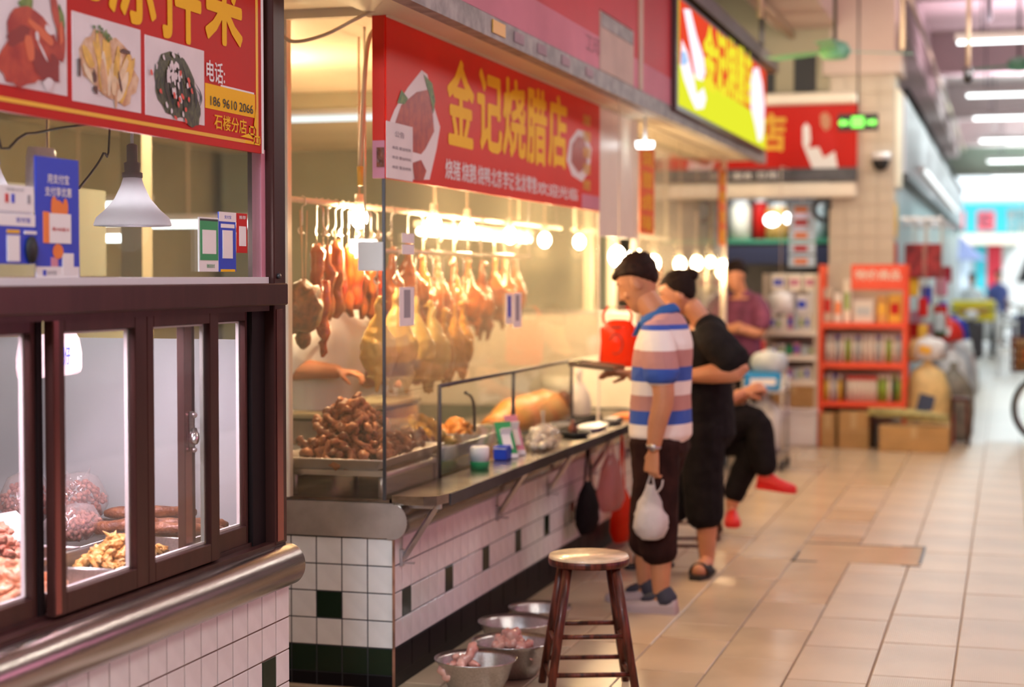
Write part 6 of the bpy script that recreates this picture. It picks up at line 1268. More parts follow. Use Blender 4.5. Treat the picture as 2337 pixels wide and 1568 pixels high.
lo([(1556, 90), (1570, 120), (1584, 180), (1590, 215), (1606, 200), (1612, 225), (1606, 248), (1588, 250), (1576, 225), (1560, 180), (1553, 150)], m_lb_w, 'picture_plate'); lo([(1554, 118), (1564, 118), (1570, 140), (1562, 150), (1554, 146)], m_lb_b, 'picture_highlight', 1)
lo([(1720, 155), (1732, 155), (1740, 190), (1745, 240), (1743, 300), (1738, 322), (1730, 322), (1724, 290), (1712, 240), (1710, 200)], m_lb_w, 'picture_plate')
for ch, x0, x1, yt, yb in (('金', 1606, 1632, 62, 200), ('记', 1634, 1657, 80, 212), ('烧', 1659, 1680, 95, 224), ('腊', 1682, 1699, 110, 232), ('店', 1701, 1714, 122, 238)):
    a = pt(x0, yb, X=lx); b_ = pt(x1, yb, X=lx); c_ = pt((x0 + x1) / 2, yt, X=lx); d_ = pt((x0 + x1) / 2, yb, X=lx); text('backlit_lettering', ch, (lx + .002, (a.y + b_.y) / 2, (c_.z + d_.z) / 2), (b_.y - a.y), c_.z - d_.z, m_lb_c, LB, bold=.07)
lamp('backlit_sign_light', 'AREA', (lx + .05, 11.75, 2.8), 10, (1, .8, .2), 3.5, .5, to=(3, 11.75, 2.6))
tag(MB().b2((-2.05, 9.3, 3.17), (-1.84, 14.2, 3.27)).tube([(-1.95, 9.5, 3.25), (-1.95, 9.5, 4.59)], .02, 6).tube([(-1.95, 14, 3.25), (-1.95, 14, 3.715)], .02, 6).obj('dark_girder', m_dark_steel), 'black steel girder running above the bright backlit sign', 'girder')
# ================================================================== grocery shop across the end of the aisle
YS = 15.6
struct(MB().b2((-1.558, YS, 0), (-.985, YS + .55, 3.30)), 'pillar', m_conc)
pl_ = D.objects['pillar']; tmz = MB().box((0, -.004, 0), (.136, .008, .136), ch=.003).mesh('pillar_tile', m_conc)
for r_ in range(23):
    for k in range(4): link('pillar_tile', tmz, pl_, loc=(-1.4865 + .1425 * k, YS, .08 + .142 * r_))
struct(MB().b2((-1.62, YS - .06, 3.30), (-.93, YS + .6, 3.48)).b2((-1.56, YS, 3.48), (-.99, YS + .5, 4.6)), 'pillar_cap', m_beam)
struct(MB().b2((-12, YS + 2.6, 0), (-1.12, YS + 2.7, 4.6)).b2((-12, YS, 3.15), (-1.56, YS + .1, 4.6)), 'wall_shop', m_olive)
struct(MB().b2((-5.95, 13.0, 0), (-2.97, 13.1, 2.45)), 'wall_stall_end', m_greywall)
# upper dark openings
for n, (x0, x1) in enumerate(((-2.18, -2.05), (-1.88, -1.68))): tag(MB().b2((x0, YS - .01, 3.16), (x1, YS + .0, 3.48)).obj('dark_vent', m_rubber), 'dark opening above the red shop sign, %s of the two' % ['left', 'right'][n], 'vent')
# shop sign
ss = thing('red_shop_sign', 'red grocery shop sign with a yellow character and a printed couple', 'sign', (-2.0, YS, 2.45))
MB().b2((-3.6, YS - .10, 2.47), (-1.31, YS - .02, 3.03)).obj('sign_board', m_red, ss); MB().b2((-3.6, YS - .11, 2.35), (-1.31, YS - .02, 2.465)).obj('dark_strip', m_dark_steel, ss)
text('sign_lettering', '店', (-2.08, YS - .104, 2.79), .27, .33, m_gold, ss, 'Y', bold=.05); text('sign_lettering', '杂货', (-2.62, YS - .104, 2.79), .62, .33, m_gold, ss, 'Y', bold=.05); 
for k, w_ in enumerate(('粮油', '副食', '日用')): text('strip_lettering', w_, (-2.54 + .22 * k, YS - .114, 2.405), .17, .06, m_white, ss, 'Y', bold=.02)
def oy(lst, mat, name, k=0, Y=YS - .101): m = MB(); m.add([(pt(a, b_, Y=Y).x, Y - .001 * k, pt(a, b_, Y=Y).z) for a, b_ in lst], [tuple(range(len(lst)))]); return m.obj(name, mat, ss)
oy([(1832, 290), (1840, 280), (1848, 290), (1850, 320), (1842, 350), (1832, 330)], m_plastic_white, 'figure_print'); oy([(1872, 262), (1885, 255), (1896, 268), (1895, 290), (1884, 300), (1873, 285)], m_skin, 'figure_print'); oy([(1836, 340), (1870, 335), (1880, 360), (1905, 345), (1912, 385), (1856, 388)], m_plastic_white, 'figure_print', 1); oy([(1868, 300), (1900, 300), (1910, 340), (1880, 360), (1866, 330)], m_red_deep, 'figure_print', 2)
for (z0, z1, lab) in ((3.035, 3.13, 'cream lit strip above the red shop sign'), (2.20, 2.335, 'cream lit roller box under the red shop sign')): tag(MB().b2((-3.6, YS - .12, z0), (-1.31, YS - .0, z1), ch=.02).obj('sign_cornice', m_cream_w), lab, 'cornice')
struct(MB().b2((-5.5, YS, 2.33), (-1.31, YS + .1, 3.16)), 'lintel_shop', m_cream)
lamp('shop_front_light', 'AREA', (-2.2, YS - 1.1, 3.4), 8, (1, .85, .62), 1.6, .2, to=(-2.2, YS, 2.6)); lamp('shop_inside_light', 'AREA', (-2.4, YS + 1.2, 2.35), 16, (.9, .98, 1), 1.2, .4, to=(-2.4, YS + 1.4, 0))
lamp('shop_goods_light', 'AREA', (-1.1, YS - 2.2, 3.3), 30, (1, .83, .62), 2.2, .5, to=(-1.3, YS, .9))
# inside: shelves with jars
m_green_sh = M('green_shelf_edge', (.04, .22, .12), .5); iy = YS + 1.6
cab = thing('jar_shelf', 'green edged shop shelf holding big pale jars', 'shelf', (-2.4, iy, 1.8))
MB().b2((-3.4, iy, 1.83), (-1.6, iy + .35, 1.87)).b2((-3.4, iy, 2.42), (-1.6, iy + .35, 2.45)).obj('boards', m_green_sh, cab); MB().b2((-3.4, iy + .33, .5), (-1.6, iy + .35, 2.45)).obj('back_panel', m_dark_steel, cab); MB().b2((-3.4, iy - .01, 1.62), (-1.6, iy + .02, 1.80)).obj('navy_band', M('navy_band', (.02, .02, .05), .6), cab)
for k, (x, r, h, mt, lab) in enumerate(((-2.62, .11, .40, m_cream_w, 'tall cream jar at the left of the green shelf'), (-2.42, .07, .42, m_red_deep, 'dark red tin on the green shelf'), (-2.24, .13, .36, m_yellow_food, 'squat pale yellow jar on the green shelf'), (-2.0, .10, .30, m_pink_panel, 'pink topped jar on the green shelf'), (-1.83, .08, .36, m_board, 'grey jar at the right of the green shelf'))):
    t = thing('storage_jar', lab, 'jar', (x, iy + .15, 1.87)); MB().lathe([(0, 0), (r, 0), (r, h * .8), (r * .8, h * .9), (0, h * .9)], (x, iy + .15, 1.87), 14).obj('body', mt, t); MB().lathe([(r * .82, h * .88), (r * .82, h), (0, h)], (x, iy + .15, 1.87), 14).obj('lid', m_plastic_white, t)
q = pt(1762, 502, Y=iy - .5); t = thing('shop_lamp', 'round white lit lamp inside the grocery shop', 'lamp', q); MB().ball(q, (.075, .05, .06), 0, 14, 9).obj('globe', emis('lit_shop_globe', (.95, 1, 1), 9), t); MB().tube([q + Vector((0, 0, .05)), (q.x, q.y, 4.6)], .008, 6).obj('cord', m_dark_steel, t)
q = pt(1796, 498, Y=iy - .5); t = thing('shop_lamp', 'smaller white lit lamp right of the round shop lamp', 'lamp', q); MB().ball(q, (.030, .03, .05), 0, 12, 8).obj('globe', emis('lit_shop_globe_small', (.95, 1, 1), 8), t); MB().tube([q + Vector((0, 0, .04)), (q.x, q.y, 4.6)], .008, 6).obj('cord', m_dark_steel, t)
m_sach = M('pale_blue_sachet', (.50, .62, .72), .35); nsh = 0
for r_ in range(5):
    z = 2.16 - .118 * r_; t = thing('sachet_strip', '%s pale blue sachet strip from the top, hanging left of the tiled pillar' % ORD[r_], 'packet', (-1.81, YS + .1, z), 0, 'sachets hanging in the shop'); MB().b2((-1.93, YS + .10, z - .105), (-1.69, YS + .12, z)).obj('sachet', m_sach, t); MB().b2((-1.88, YS + .094, z - .08), (-1.76, YS + .10, z - .03)).obj('red_print', m_red_deep if r_ % 2 else m_orange, t)
MB().tube([(-1.81, YS + .11, 2.16), (-1.81, YS + .11, 2.34)], .005, 4).obj('string', m_cable, D.objects['sachet_strip'])
m = MB(); qc = pt(1884, 478, Y=YS - .05); m.tube([qc + Vector((.10 * math.cos(a), 0, .10 * math.sin(a))) for a in [R(60 + 14 * k) for k in range(16)]], .024, 8); tag(m.ball(qc + Vector((.03, 0, .03)), .025).tube([qc + Vector((.05, 0, .09)), qc + Vector((.05, 0, .42))], .004, 4).obj('black_hose_coil', m_rubber), 'curled black hose hanging beside the tiled pillar', 'hose')
# ---- racks
def frame_rack(name, label, x0, x1, y0, y1, levels, top, mat, lip, cat='rack'):
    t = thing(name, label, cat, ((x0 + x1) / 2, (y0 + y1) / 2, 0))
    for x in (x0, x1):
        for y in (y0, y1): MB().b2((x - .018, y - .018, 0), (x + .018, y + .018, top)).obj('post', mat, t)
    for z in levels: MB().b2((x0, y0 - .01, z - .02), (x1, y1, z)).obj('shelf_board', mat, t); MB().b2((x0, y0 - .025, z - .045), (x1, y0 - .012, z + .004)).obj('price_rail', lip, t)
    MB().b2((x0, y1 - .005, levels[0]), (x1, y1 + .005, top)).obj('back_panel', m_beige_metal, t); return t
RY = YS - .42
frame_rack('shop_rack', 'orange red shop rack of bottles in front of the tiled pillar', -1.58, -.86, RY, YS - .05, [.40, .74, 1.09], 1.60, m_orange_red, m_orange_red)
frame_rack('shop_rack', 'beige metal shop rack of packets left of the orange red rack', -2.07, -1.62, RY, YS - .05, [.58, .80, 1.02], 1.52, m_beige_metal, m_cream_w)
bn_ = thing('rack_banner', 'orange red header card with white characters on the orange rack', 'banner', (-1.08, RY - .03, 1.40)); MB().b2((-1.32, RY - .045, 1.38), (-.87, RY - .03, 1.60), ch=.004).obj('card', m_orange_red, bn_); text('banner_lettering', '特价商品', (-1.09, RY - .048, 1.51), .38, .085, m_cream_w, bn_, 'Y', bold=.03)
def bottle_me(name, r, h, body, capm, neck=.45): 
    m = MB(); m.lathe([(0, 0), (r, 0), (r, h * .66), (r * neck, h * .80), (r * neck, h * .86), (0, h * .86)], (0, 0, 0), 10, 0); m.lathe([(r * neck * 1.1, h * .85), (r * neck * 1.1, h), (0, h)], (0, 0, 0), 10, 1); return m.mesh(name, [body, capm])
def row(name, lab, cat, group, meshes, x0, x1, n, y, z, rank):
    for k in range(n):
        x = x0 + (x1 - x0) * (k + .5) / n; link(name, meshes[k % len(meshes)], None, loc=(x, y + rf.uniform(-.01, .01), z), rot=(0, 0, rf.uniform(0, 3)), label='%s from the left of the %s' % (ORD[k], lab), cat=cat, group=group)
m_lab_g = M('green_label_bottle', (.28, .42, .06), .35); m_lab_w = M('cream_label_bottle', (.74, .68, .58), .35); m_lab_r = M('red_cap', (.66, .03, .02), .4); m_lab_y = M('yellow_label_bottle', (.74, .50, .06), .35); m_dkgreen = M('dark_green_bottle', (.05, .12, .03), .3)
bw = bottle_me('bottle', .020, .245, m_lab_w, m_plastic_white, .6); bg_ = bottle_me('bottle', .020, .245, m_lab_g, m_plastic_white, .6); bw2 = bottle_me('bottle', .020, .24, m_board, m_blue, .5); by_ = bottle_me('bottle', .02, .23, m_lab_y, m_plastic_white, .5)
row('bottle', 'cream bottles on the middle orange shelf', 'bottle', 'bottles on the middle orange shelf', [bw, bw, bw2, bw, bg_, bw, bw2, bw], -1.55, -.89, 15, RY + .08, .74, 0)
br_ = bottle_me('bottle', .020, .22, m_lab_w, m_lab_r, .95); bgg = bottle_me('bottle', .020, .24, m_lab_g, m_lab_w, .6); bdg = bottle_me('bottle', .020, .24, m_dkgreen, m_lab_g, .6)
row('bottle', 'yellow and cream bottles on the low orange shelf', 'bottle', 'left bottles on the low orange shelf', [by_, bw, bw2], -1.56, -1.40, 4, RY + .08, .40, 0); row('bottle', 'red capped bottles on the low orange shelf', 'bottle', 'red capped bottles on the low orange shelf', [br_], -1.36, -1.10, 7, RY + .08, .40, 0); row('bottle', 'green labelled bottles on the low orange shelf', 'bottle', 'green bottles on the low orange shelf', [bgg, bgg, bw, bdg], -1.09, -.89, 5, RY + .08, .40, 0)
def pack(name, lab, cat, c, d, mat, group=None, rz=0, m2=None):
    t = thing(name, lab, cat, c, rz, group); link('body', MB().box((0, 0, d[2] / 2), d, ch=.006).mesh('body', mat), t, False)
    if m2: link('label_patch', MB().box((0, -d[1] / 2 - .001, d[2] * .5), (d[0] * .7, .003, d[2] * .4)).mesh('label_patch', m2), t, False)
    return t
for k, (x, w, h, mt, m2, lab) in enumerate(((-1.53, .08, .30, m_beige_metal, m_red_deep, 'tall beige packet with a red label, left on the top orange shelf'), (-1.44, .07, .26, m_lab_w, m_orange, 'cream packet with an orange label on the top orange shelf'), (-1.36, .06, .38, m_cream_w, m_lab_g, 'tall cream roll leaning on the top orange shelf'), (-1.22, .18, .20, m_lab_w, m_board, 'wide cream carton on the top orange shelf'), (-1.06, .09, .24, m_yellow_food, m_gold, 'yellow packet on the top orange shelf'), (-.95, .11, .25, m_gold, m_red_deep, 'golden bag at the right of the top orange shelf'))): pack('grocery_packet', lab, 'packet', (x, RY + .12, 1.09), (w, .12, h), mt, 'packets on the top orange shelf', 0, m2)
m_pk = [m_lab_w, m_paper, m_cream_w, m_pink_panel, m_board]
for z, n, h, lab in ((1.02, 8, .14, 'top'), (.80, 6, .10, 'middle'), (.58, 8, .13, 'bottom')):
    for k in range(n): pack('grocery_packet', '%s packet from the left on the %s beige shelf' % (ORD[k], lab), 'packet', (-2.03 + .40 * (k + .5) / n, RY + .10, z), (.40 / n * .86, .14, h * rf.uniform(.75, 1.1)), m_pk[k % 5] if not (lab == 'middle' and k == 2) else m_green, 'packets on the beige rack', 0, m_blue if k % 3 == 0 else (m_lab_g if k % 4 == 1 else None))
for k in range(4): pack('tissue_pack', '%s white tissue pack from the left stacked high on the beige rack' % ORD[k], 'packet', (-1.99 + .115 * k, RY + .11, 1.165), (.105, .16, .17 + .03 * (k % 2)), m_paper, 'tissue packs on the beige rack', rf.uniform(-.1, .1), m_blue if k % 2 == 0 else None)
for k in range(3): pack('tissue_pack', '%s cream tissue pack from the left in the topmost layer of the beige rack' % ORD[k], 'packet', (-1.96 + .14 * k, RY + .12, 1.368), (.12, .16, .15), m_cream_w, 'tissue packs on the beige rack', 0, m_pink_panel if k else m_blue)
def carton(lab, x0, x1, y0, y1, z0, z1, rz=0):
    t = thing('cardboard_box', lab, 'box', ((x0 + x1) / 2, (y0 + y1) / 2, z0), 0, 'cardboard boxes at the grocery shop'); MB().b2((x0, y0, z0), (x1, y1, z1), ch=.005).obj('carton', m_cardboard, t); xm = (x0 + x1) / 2
    MB().b2((xm - .025, y0 - .002, z0 + (z1 - z0) * .55), (xm + .025, y0 + .0, z1 + .001)).obj('tape', m_tape, t); MB().b2((x0 + .002, y0 - .003, z0 + (z1 - z0) * .48), (x1 - .002, y0 - .0005, z0 + (z1 - z0) * .50)).obj('flap_edge', m_tape, t)
carton('brown cardboard box under the beige rack, on the white foam box', -2.0, -1.63, RY - .02, YS - .1, .335, .56)
fbx = thing('foam_box', 'white foam box standing on the floor under the beige rack', 'box', (-1.8, YS - .3, 0)); MB().b2((-2.05, RY - .05, 0), (-1.60, YS - .1, .29), ch=.015).obj('body', m_paper, fbx); MB().b2((-2.06, RY - .06, .29), (-1.59, YS - .09, .332), ch=.01).obj('lid', m_paper, fbx)
carton('narrow brown cardboard box at the left under the orange rack', -1.57, -1.44, RY - .1, YS - .2, 0, .30); carton('brown cardboard box in the middle under the orange rack', -1.41, -1.15, RY - .14, YS - .2, 0, .32); carton('wide low brown cardboard box at the right of the orange rack', -1.05, -.47, RY - .30, YS - .1, 0, .22)
# straw bundle lying across the boxes
sbm = MB()
for k in range(46):
    a = Vector((-1.12 + rf.uniform(-.05, .05), RY - .12 + rf.uniform(-.09, .09), .31 + rf.uniform(-.02, .045))); b_ = Vector((-.50 + rf.uniform(-.06, .04), RY - .22 + rf.uniform(-.1, .1), .255 + rf.uniform(-.0, .06))); sbm.tube([a, a.lerp(b_, .5) + Vector((0, 0, rf.uniform(0, .03))), b_], .010, 5)
o = sbm.obj('straw_bundle', M('dry_straw', (.42, .36, .14), .8, var=.3, vs=20), kind='stuff'); tag(o, 'bundle of dry straw lying across the cardboard boxes', 'straw')
# sacks and bags at the shop corner
def sack(lab, c, r, h, mat, seed, col=None, group='sacks at the grocery corner'):
    t = thing('sack', lab, 'sack', c, 0, group); c = Vector(c); s = MB().lathe([(0, 0), (.85, 0), (1, .1), (1.02, .4), (.95, .7), (.7, .88), (.25, .97), (.18, 1.0), (.3, 1.08), (0, 1.06)], (0, 0, 0), 18)
    s.v = [tuple(c + Vector((x * r[0] * (1 + .34 * noise.noise(Vector((x * 1.8, y * 1.8, z * 3 + seed)))), y * r[1] * (1 + .34 * noise.noise(Vector((x * 1.5, y * 1.5, z * 2 + seed + 5)))), z * h))) for x, y, z in s.v]; s.obj('sack', mat, t)
    if col: MB().box(c + Vector((-.02, -r[1] * 1.06, h * .45)), (r[0] * .7, .008, h * .35), 0, (0, .25, 0)).obj('printed_patch', col, t)
    return t
m_sk = [M('yellow_woven_sack', (.62, .42, .16), .6, var=.15, vs=12), M('white_woven_sack', (.62, .60, .58), .6, var=.1, vs=12), M('pinkish_bag', (.56, .38, .38), .5, var=.2, vs=8), M('olive_dark_bag', (.20, .17, .12), .6, var=.3, vs=10), M('grey_blue_bag', (.40, .44, .48), .5, var=.1, vs=9)]
sack('big yellow woven sack with a dark blue print, sitting behind the wide cardboard box', (-.68, YS - .05, .0), (.20, .17), .74, m_sk[0], 1, M('navy_print', (.04, .06, .12), .5)); sack('pale sack on top of the yellow woven sack', (-.68, YS + .0, .76), (.15, .13), .20, m_sk[1], 2, m_gold); sack('small orange brown bag leaning on the pale sack', (-.80, YS - .02, .74), (.07, .09), .20, m_cardboard, 22, None, None)
sack('olive dark sack beside the yellow woven sack', (-.47, YS + .5, 0), (.17, .16), .66, m_sk[3], 3); sack('white woven sack behind the olive dark sack', (-.52, YS + 1.2, 0), (.2, .2), .82, m_sk[1], 4, m_red_deep); sack('red string bag on the white woven sack', (-.55, YS + 1.2, .88), (.13, .13), .22, m_lab_r, 24, m_white, None); sack('blue bag on the grey blue sack', (-.52, YS + 2.1, .86), (.14, .14), .24, m_blue, 25, m_white, None); sack('grey blue sack further along the corridor', (-.55, YS + 2.1, 0), (.22, .22), .80, m_sk[4], 5, m_blue); sack('white sack with a red patch along the corridor', (-.58, YS + 3.2, 0), (.24, .24), .84, m_sk[1], 6, m_lab_r); sack('pinkish sack along the corridor', (-.62, YS + 4.4, 0), (.24, .24), .82, m_sk[2], 7, m_blue); sack('pale sack far along the corridor', (-.62, YS + 5.8, 0), (.26, .26), .82, m_sk[1], 8)
t = thing('plastic_stool', 'tall dark red brown stool at the grocery corner', 'stool', (-.40, YS - .02, 0))
for sx, sy in ((-.06, -.06), (.06, -.06), (.06, .06), (-.06, .06)): MB().tube([(-.40 + sx, YS - .02 + sy, .40), (-.40 + sx * 1.2, YS - .02 + sy * 1.2, 0)], .014, 6).obj('leg', m_wood_dark, t)
MB().b2((-.48, YS - .10, .40), (-.32, YS + .06, .43), ch=.006).obj('seat', m_wood_dark, t)
pack('red_carton', 'small red and white carton on the floor at the grocery corner', 'box', (-.51, YS + .05, 0), (.12, .12, .30), m_lab_r, None, 0, m_white)
# hanging colourful goods on the pillar's right side
cols = [m_red_deep, m_pink_panel, m_blue, m_dkgreen, m_gold, m_board, m_purp if 'm_purp' in dir() else m_red_panel, m_cream_w]
for k in range(18):
    x = (-.86, -.74, -.62)[k % 3]; y = YS + .15 + rf.uniform(0, 2.6); z = rf.uniform(.95, 1.55); w = rf.uniform(.07, .13); t = thing('hanging_pack', '%s hanging packet counted along the corridor side of the tiled pillar' % (ORD + ['seventeenth', 'eighteenth'])[k], 'packet', (x, y, z), 0, 'packets hanging by the corridor'); MB().b2((x - w / 2, y - .02, z - .09), (x + w / 2, y + .02, z + .08), ch=.01).obj('packet', cols[k % 8], t); MB().tube([(x, y, z + .08), (x, y, 2.02)], .003, 4).obj('string', m_cable, t)
tag(MB().tube([(-.62, YS + .1, 2.02), (-.62, YS + 2.9, 2.02)], .015, 6).tube([(-.74, YS + .1, 2.02), (-.74, YS + 2.9, 2.02)], .012, 6).tube([(-.86, YS + .1, 2.02), (-.86, YS + 2.9, 2.02)], .012, 6).b2((-.93, YS + .1, 2.00), (-.57, YS + .14, 2.03)).b2((-.98, YS + 2.86, 2.00), (-.57, YS + 2.9, 2.03)).b2((-.98, YS + 1.4, 2.0), (-.57, YS + 1.44, 2.03)).obj('goods_rail', m_steel), 'steel frame carrying the packets that hang by the corridor', 'frame')
for n, (z0, z1, mt, lab) in enumerate(((1.85, 2.15, m_gold, 'yellow poster on the right side of the tiled pillar'), (1.55, 1.80, m_red_deep, 'red poster under the yellow one on the tiled pillar'))): tag(MB().b2((-.985, YS + .05, z0), (-.978, YS + .45, z1)).obj('poster', mt), lab, 'poster')
tag(MB().b2((-.93, YS + .7, 1.48), (-.60, YS + .78, 1.80), ch=.01).b2((-.75, YS + .73, 1.80), (-.74, YS + .74, 2.02)).obj('red_hanging_sign', M('dull_red_board', (.30, .02, .02), .6, var=.5, vs=14)), 'red hanging board beside the corridor behind the tiled pillar', 'sign')
# corridor wall with its fascia
struct(MB().b2((-1.12, 16.3, 0), (-1.0, 36.39, 2.395)), 'wall_corridor', m_board)
fc = thing('corridor_fascia', 'pale grey shop fascia running down the left of the far corridor', 'fascia', (-.97, 26, 2.45))
MB().b2((-1.05, 16.2, 2.45), (-.93, 36.3, 3.17)).obj('panel', M('pale_grey_fascia', (.52, .48, .50), .4, .2, var=.1, vs=.8), fc); MB().tube([(-.92, 16.2, 3.2), (-.92, 36, 3.2)], .035, 8).obj('black_pipe', m_rubber, fc); MB().b2((-.99, 16.2, 2.40), (-.90, 36, 2.45)).obj('lower_edge', m_dark_steel, fc)
tag(MB().b2((-.983, 15.7, 2.3), (-.95, 16.19, 3.17)).obj('fascia_end_panel', m_cream), 'tan end panel where the corridor fascia meets the tiled pillar', 'panel')
t = thing('corridor_tube_light', 'long white tube light under the corridor fascia', 'lamp', (-.85, 24, 2.62)); MB().b2((-.93, 18.5, 2.60), (-.86, 30, 2.66)).obj('housing', m_plastic_white, t); MB().tube([(-.85, 18.5, 2.60), (-.85, 30, 2.60)], .02, 6).obj('tube', emis('lit_soft_tube', (.95, 1, 1), 1.8), t)
lamp('corridor_tube_light', 'AREA', (-.7, 22, 2.55), 60, (.9, 1, 1), .1, 9, to=(-.3, 22, 0))
# ---- hand cart with packages
hc_ = thing('hand_cart', 'folding hand cart loaded with a blue package beside the grocery racks', 'cart', (-1.8, 13.3, 0))
for x in (-1.96, -1.66):
    for y in (13.15, 13.5): MB().tube([(x, y, .06), (x, y, .72)], .012, 6).obj('post', m_steel, hc_); MB().lathe([(0, -.015), (.04, -.015), (.04, .015), (0, .015)], (x, y, .042), 12, m=Euler((0, PI / 2, 0)).to_matrix()).obj('caster', m_rubber, hc_)
MB().b2((-1.98, 13.13, .10), (-1.64, 13.52, .13)).b2((-1.98, 13.13, .60), (-1.64, 13.52, .62)).obj('deck', m_steel, hc_)
pack('blue_package', 'blue and white package lying on the hand cart', 'packet', (-1.83, 13.3, .62), (.28, .30, .13), M('cyan_blue_package', (.01, .26, .60), .4), None, .15, m_white); sack('pale striped bag standing inside the hand cart', (-1.81, 13.32, .131), (.13, .14), .42, m_sk[1], 12, m_gold, None); sack('crumpled pale green bag on the blue package', (-1.78, 13.34, .752), (.14, .13), .17, m_sk[4], 13, None, None)
sack('small white bag hung between the purple shirted person and the beige rack', (-1.90, 14.9, 1.20), (.10, .09), .17, m_paper, 15, None, None); tag(MB().tube([(-1.90, 14.9, 1.38), (-1.90, 14.9, 2.45), (-1.90, YS - .1, 2.45)], .004, 5).obj('support_string', m_cable), 'thin cord holding the small white bag by the beige rack', 'cord')
pack('red_box', 'red box standing on end behind the hand cart', 'box', (-2.05, 14.6, 0), (.10, .2, .95), m_lab_r, None)
# ---- bicycle at the right edge
bk = thing('bicycle', 'dark bicycle with a full front basket at the right edge of the aisle', 'bicycle', (.55, 15.9, 0)); Yb = 15.9; rw_ = .31
def wheel(x, nm):
    w = MB().tube([(x + rw_ * math.cos(a), Yb, rw_ + .01 + rw_ * math.sin(a)) for a in [2 * PI * k / 32 for k in range(33)]], .020, 8).obj(nm, m_rubber, bk); s = MB(); s.tube([(x + (rw_ - .03) * math.cos(a), Yb, rw_ + .01 + (rw_ - .03) * math.sin(a)) for a in [2 * PI * k / 32 for k in range(33)]], .010, 6)
    for k in range(14): a = 2 * PI * k / 14; s.tube([(x, Yb + .02 * (-1) ** k, rw_ + .01), (x + (rw_ - .03) * math.cos(a), Yb, rw_ + .01 + (rw_ - .03) * math.sin(a))], .002, 4)
    s.tube([(x, Yb - .05, rw_ + .01), (x, Yb + .05, rw_ + .01)], .02, 8).obj('spokes', m_steel, w)
wheel(.36, 'front_wheel'); wheel(1.40, 'rear_wheel'); m = MB(); hd = Vector((.55, Yb, .86)); bbp = Vector((.95, Yb, .30)); st_ = Vector((1.15, Yb, .88)); ax = Vector((1.40, Yb, .32))
for sy in (-.05, .05): m.tube([(.36, Yb + sy, .32), (.46, Yb + sy, .62), (.52, Yb + sy * .4, .74)], .012, 6); m.tube([bbp + Vector((0, sy, 0)), ax + Vector((0, sy, 0))], .010, 6); m.tube([st_ + Vector((-.03, sy * .3, -.12)), ax + Vector((0, sy, 0))], .009, 6)
m.tube([(.52, Yb, .72), hd, (.57, Yb, 1.0)], .018, 8).tube([hd + Vector((-.01, 0, -.08)), bbp], .018, 8).tube([hd, st_], .016, 8).tube([bbp, st_], .017, 8); m.tube([(.57, Yb - .28, 1.05), (.60, Yb - .2, 1.02), (.57, Yb, 1.0), (.60, Yb + .2, 1.02), (.57, Yb + .28, 1.05)], .012, 8); m.obj('frame', m_dark_steel, bk)
MB().ball((1.15, Yb, .93), (.13, .09, .04)).obj('saddle', m_rubber, bk); MB().lathe([(0, -.01), (.09, -.01), (.09, .01), (0, .01)], bbp, 16, m=Euler((PI / 2, 0, 0)).to_matrix()).tube([bbp + Vector((0, -.09, 0)), bbp + Vector((.1, -.09, -.13))], .01, 6).obj('crank', m_steel, bk)
m = MB(); bx0, bx1, by0, by1, bz0, bz1 = .03, .42, Yb - .16, Yb + .16, .66, .95
for z in (.66, .73, .80, .87, .95): 
    for a, b_ in (((bx0, by0), (bx1, by0)), ((bx1, by0), (bx1, by1)), ((bx1, by1), (bx0, by1)), ((bx0, by1), (bx0, by0))): m.tube([(*a, z), (*b_, z)], .008, 4)
for k in range(9): x = bx0 + (bx1 - bx0) * k / 8; m.tube([(x, by0, bz0), (x, by0, bz1)], .008, 4).tube([(x, by1, bz0), (x, by1, bz1)], .008, 4)
m.b2((bx0, by0, bz0 - .006), (bx1, by1, bz0)).b2((.40, Yb - .03, .70), (.56, Yb + .03, .73)); m.obj('front_basket', m_wood_dark, bk)
pack('parcel', 'brown orange parcel lying in the bicycle basket', 'packet', (.21, Yb, .668), (.30, .24, .26), m_cardboard, None, .1, m_orange)
# ================================================================== the street outside the gateway
struct(MB().b2((-30, 36.5, -.05), (30, 80, -.004)), 'road', M('bright_street', (.46, .46, .45), .7, var=.1, vs=.4))
fb = thing('street_building', 'pale building with a turquoise signband across the street', 'building', (0, 52, 0)); Yf = 52
m_turq = M('turquoise_sign', (.03, .42, .50), .5); m_pale = M('pale_grey_render', (.48, .53, .52), .8, var=.06, vs=.5)
MB().b2((-12, Yf, 0), (12, Yf + 6, 3.75)).obj('wall', m_pale, fb); MB().b2((-2.05, Yf - .15, 2.75), (6, Yf - .01, 3.62)).obj('signband', m_turq, fb); MB().b2((-2.05, Yf - .6, 2.42), (6, Yf - .01, 2.72)).obj('awning', m_cream_w, fb)
for px in (2182, 2250): q = pt(px, 504, Y=Yf - .16); MB().box((q.x, Yf - .16, q.z), (.50, .02, .58), ch=.006).obj('red_panel', M('pinkish_red_panel', (.72, .10, .14), .5), fb); text('sign_lettering', '旺', (q.x, Yf - .175, q.z), .36, .42, m_pink_panel, fb, 'Y', bold=.05)
for k, px in enumerate((2308, 2330, 2352)):
    for py in (490, 522): q = pt(px, py, Y=Yf - .16); text('sign_lettering', '商行百货店铺'[k * 2 + (py > 500)], (q.x, Yf - .17, q.z), .22, .36, m_white, fb, 'Y', bold=.06)
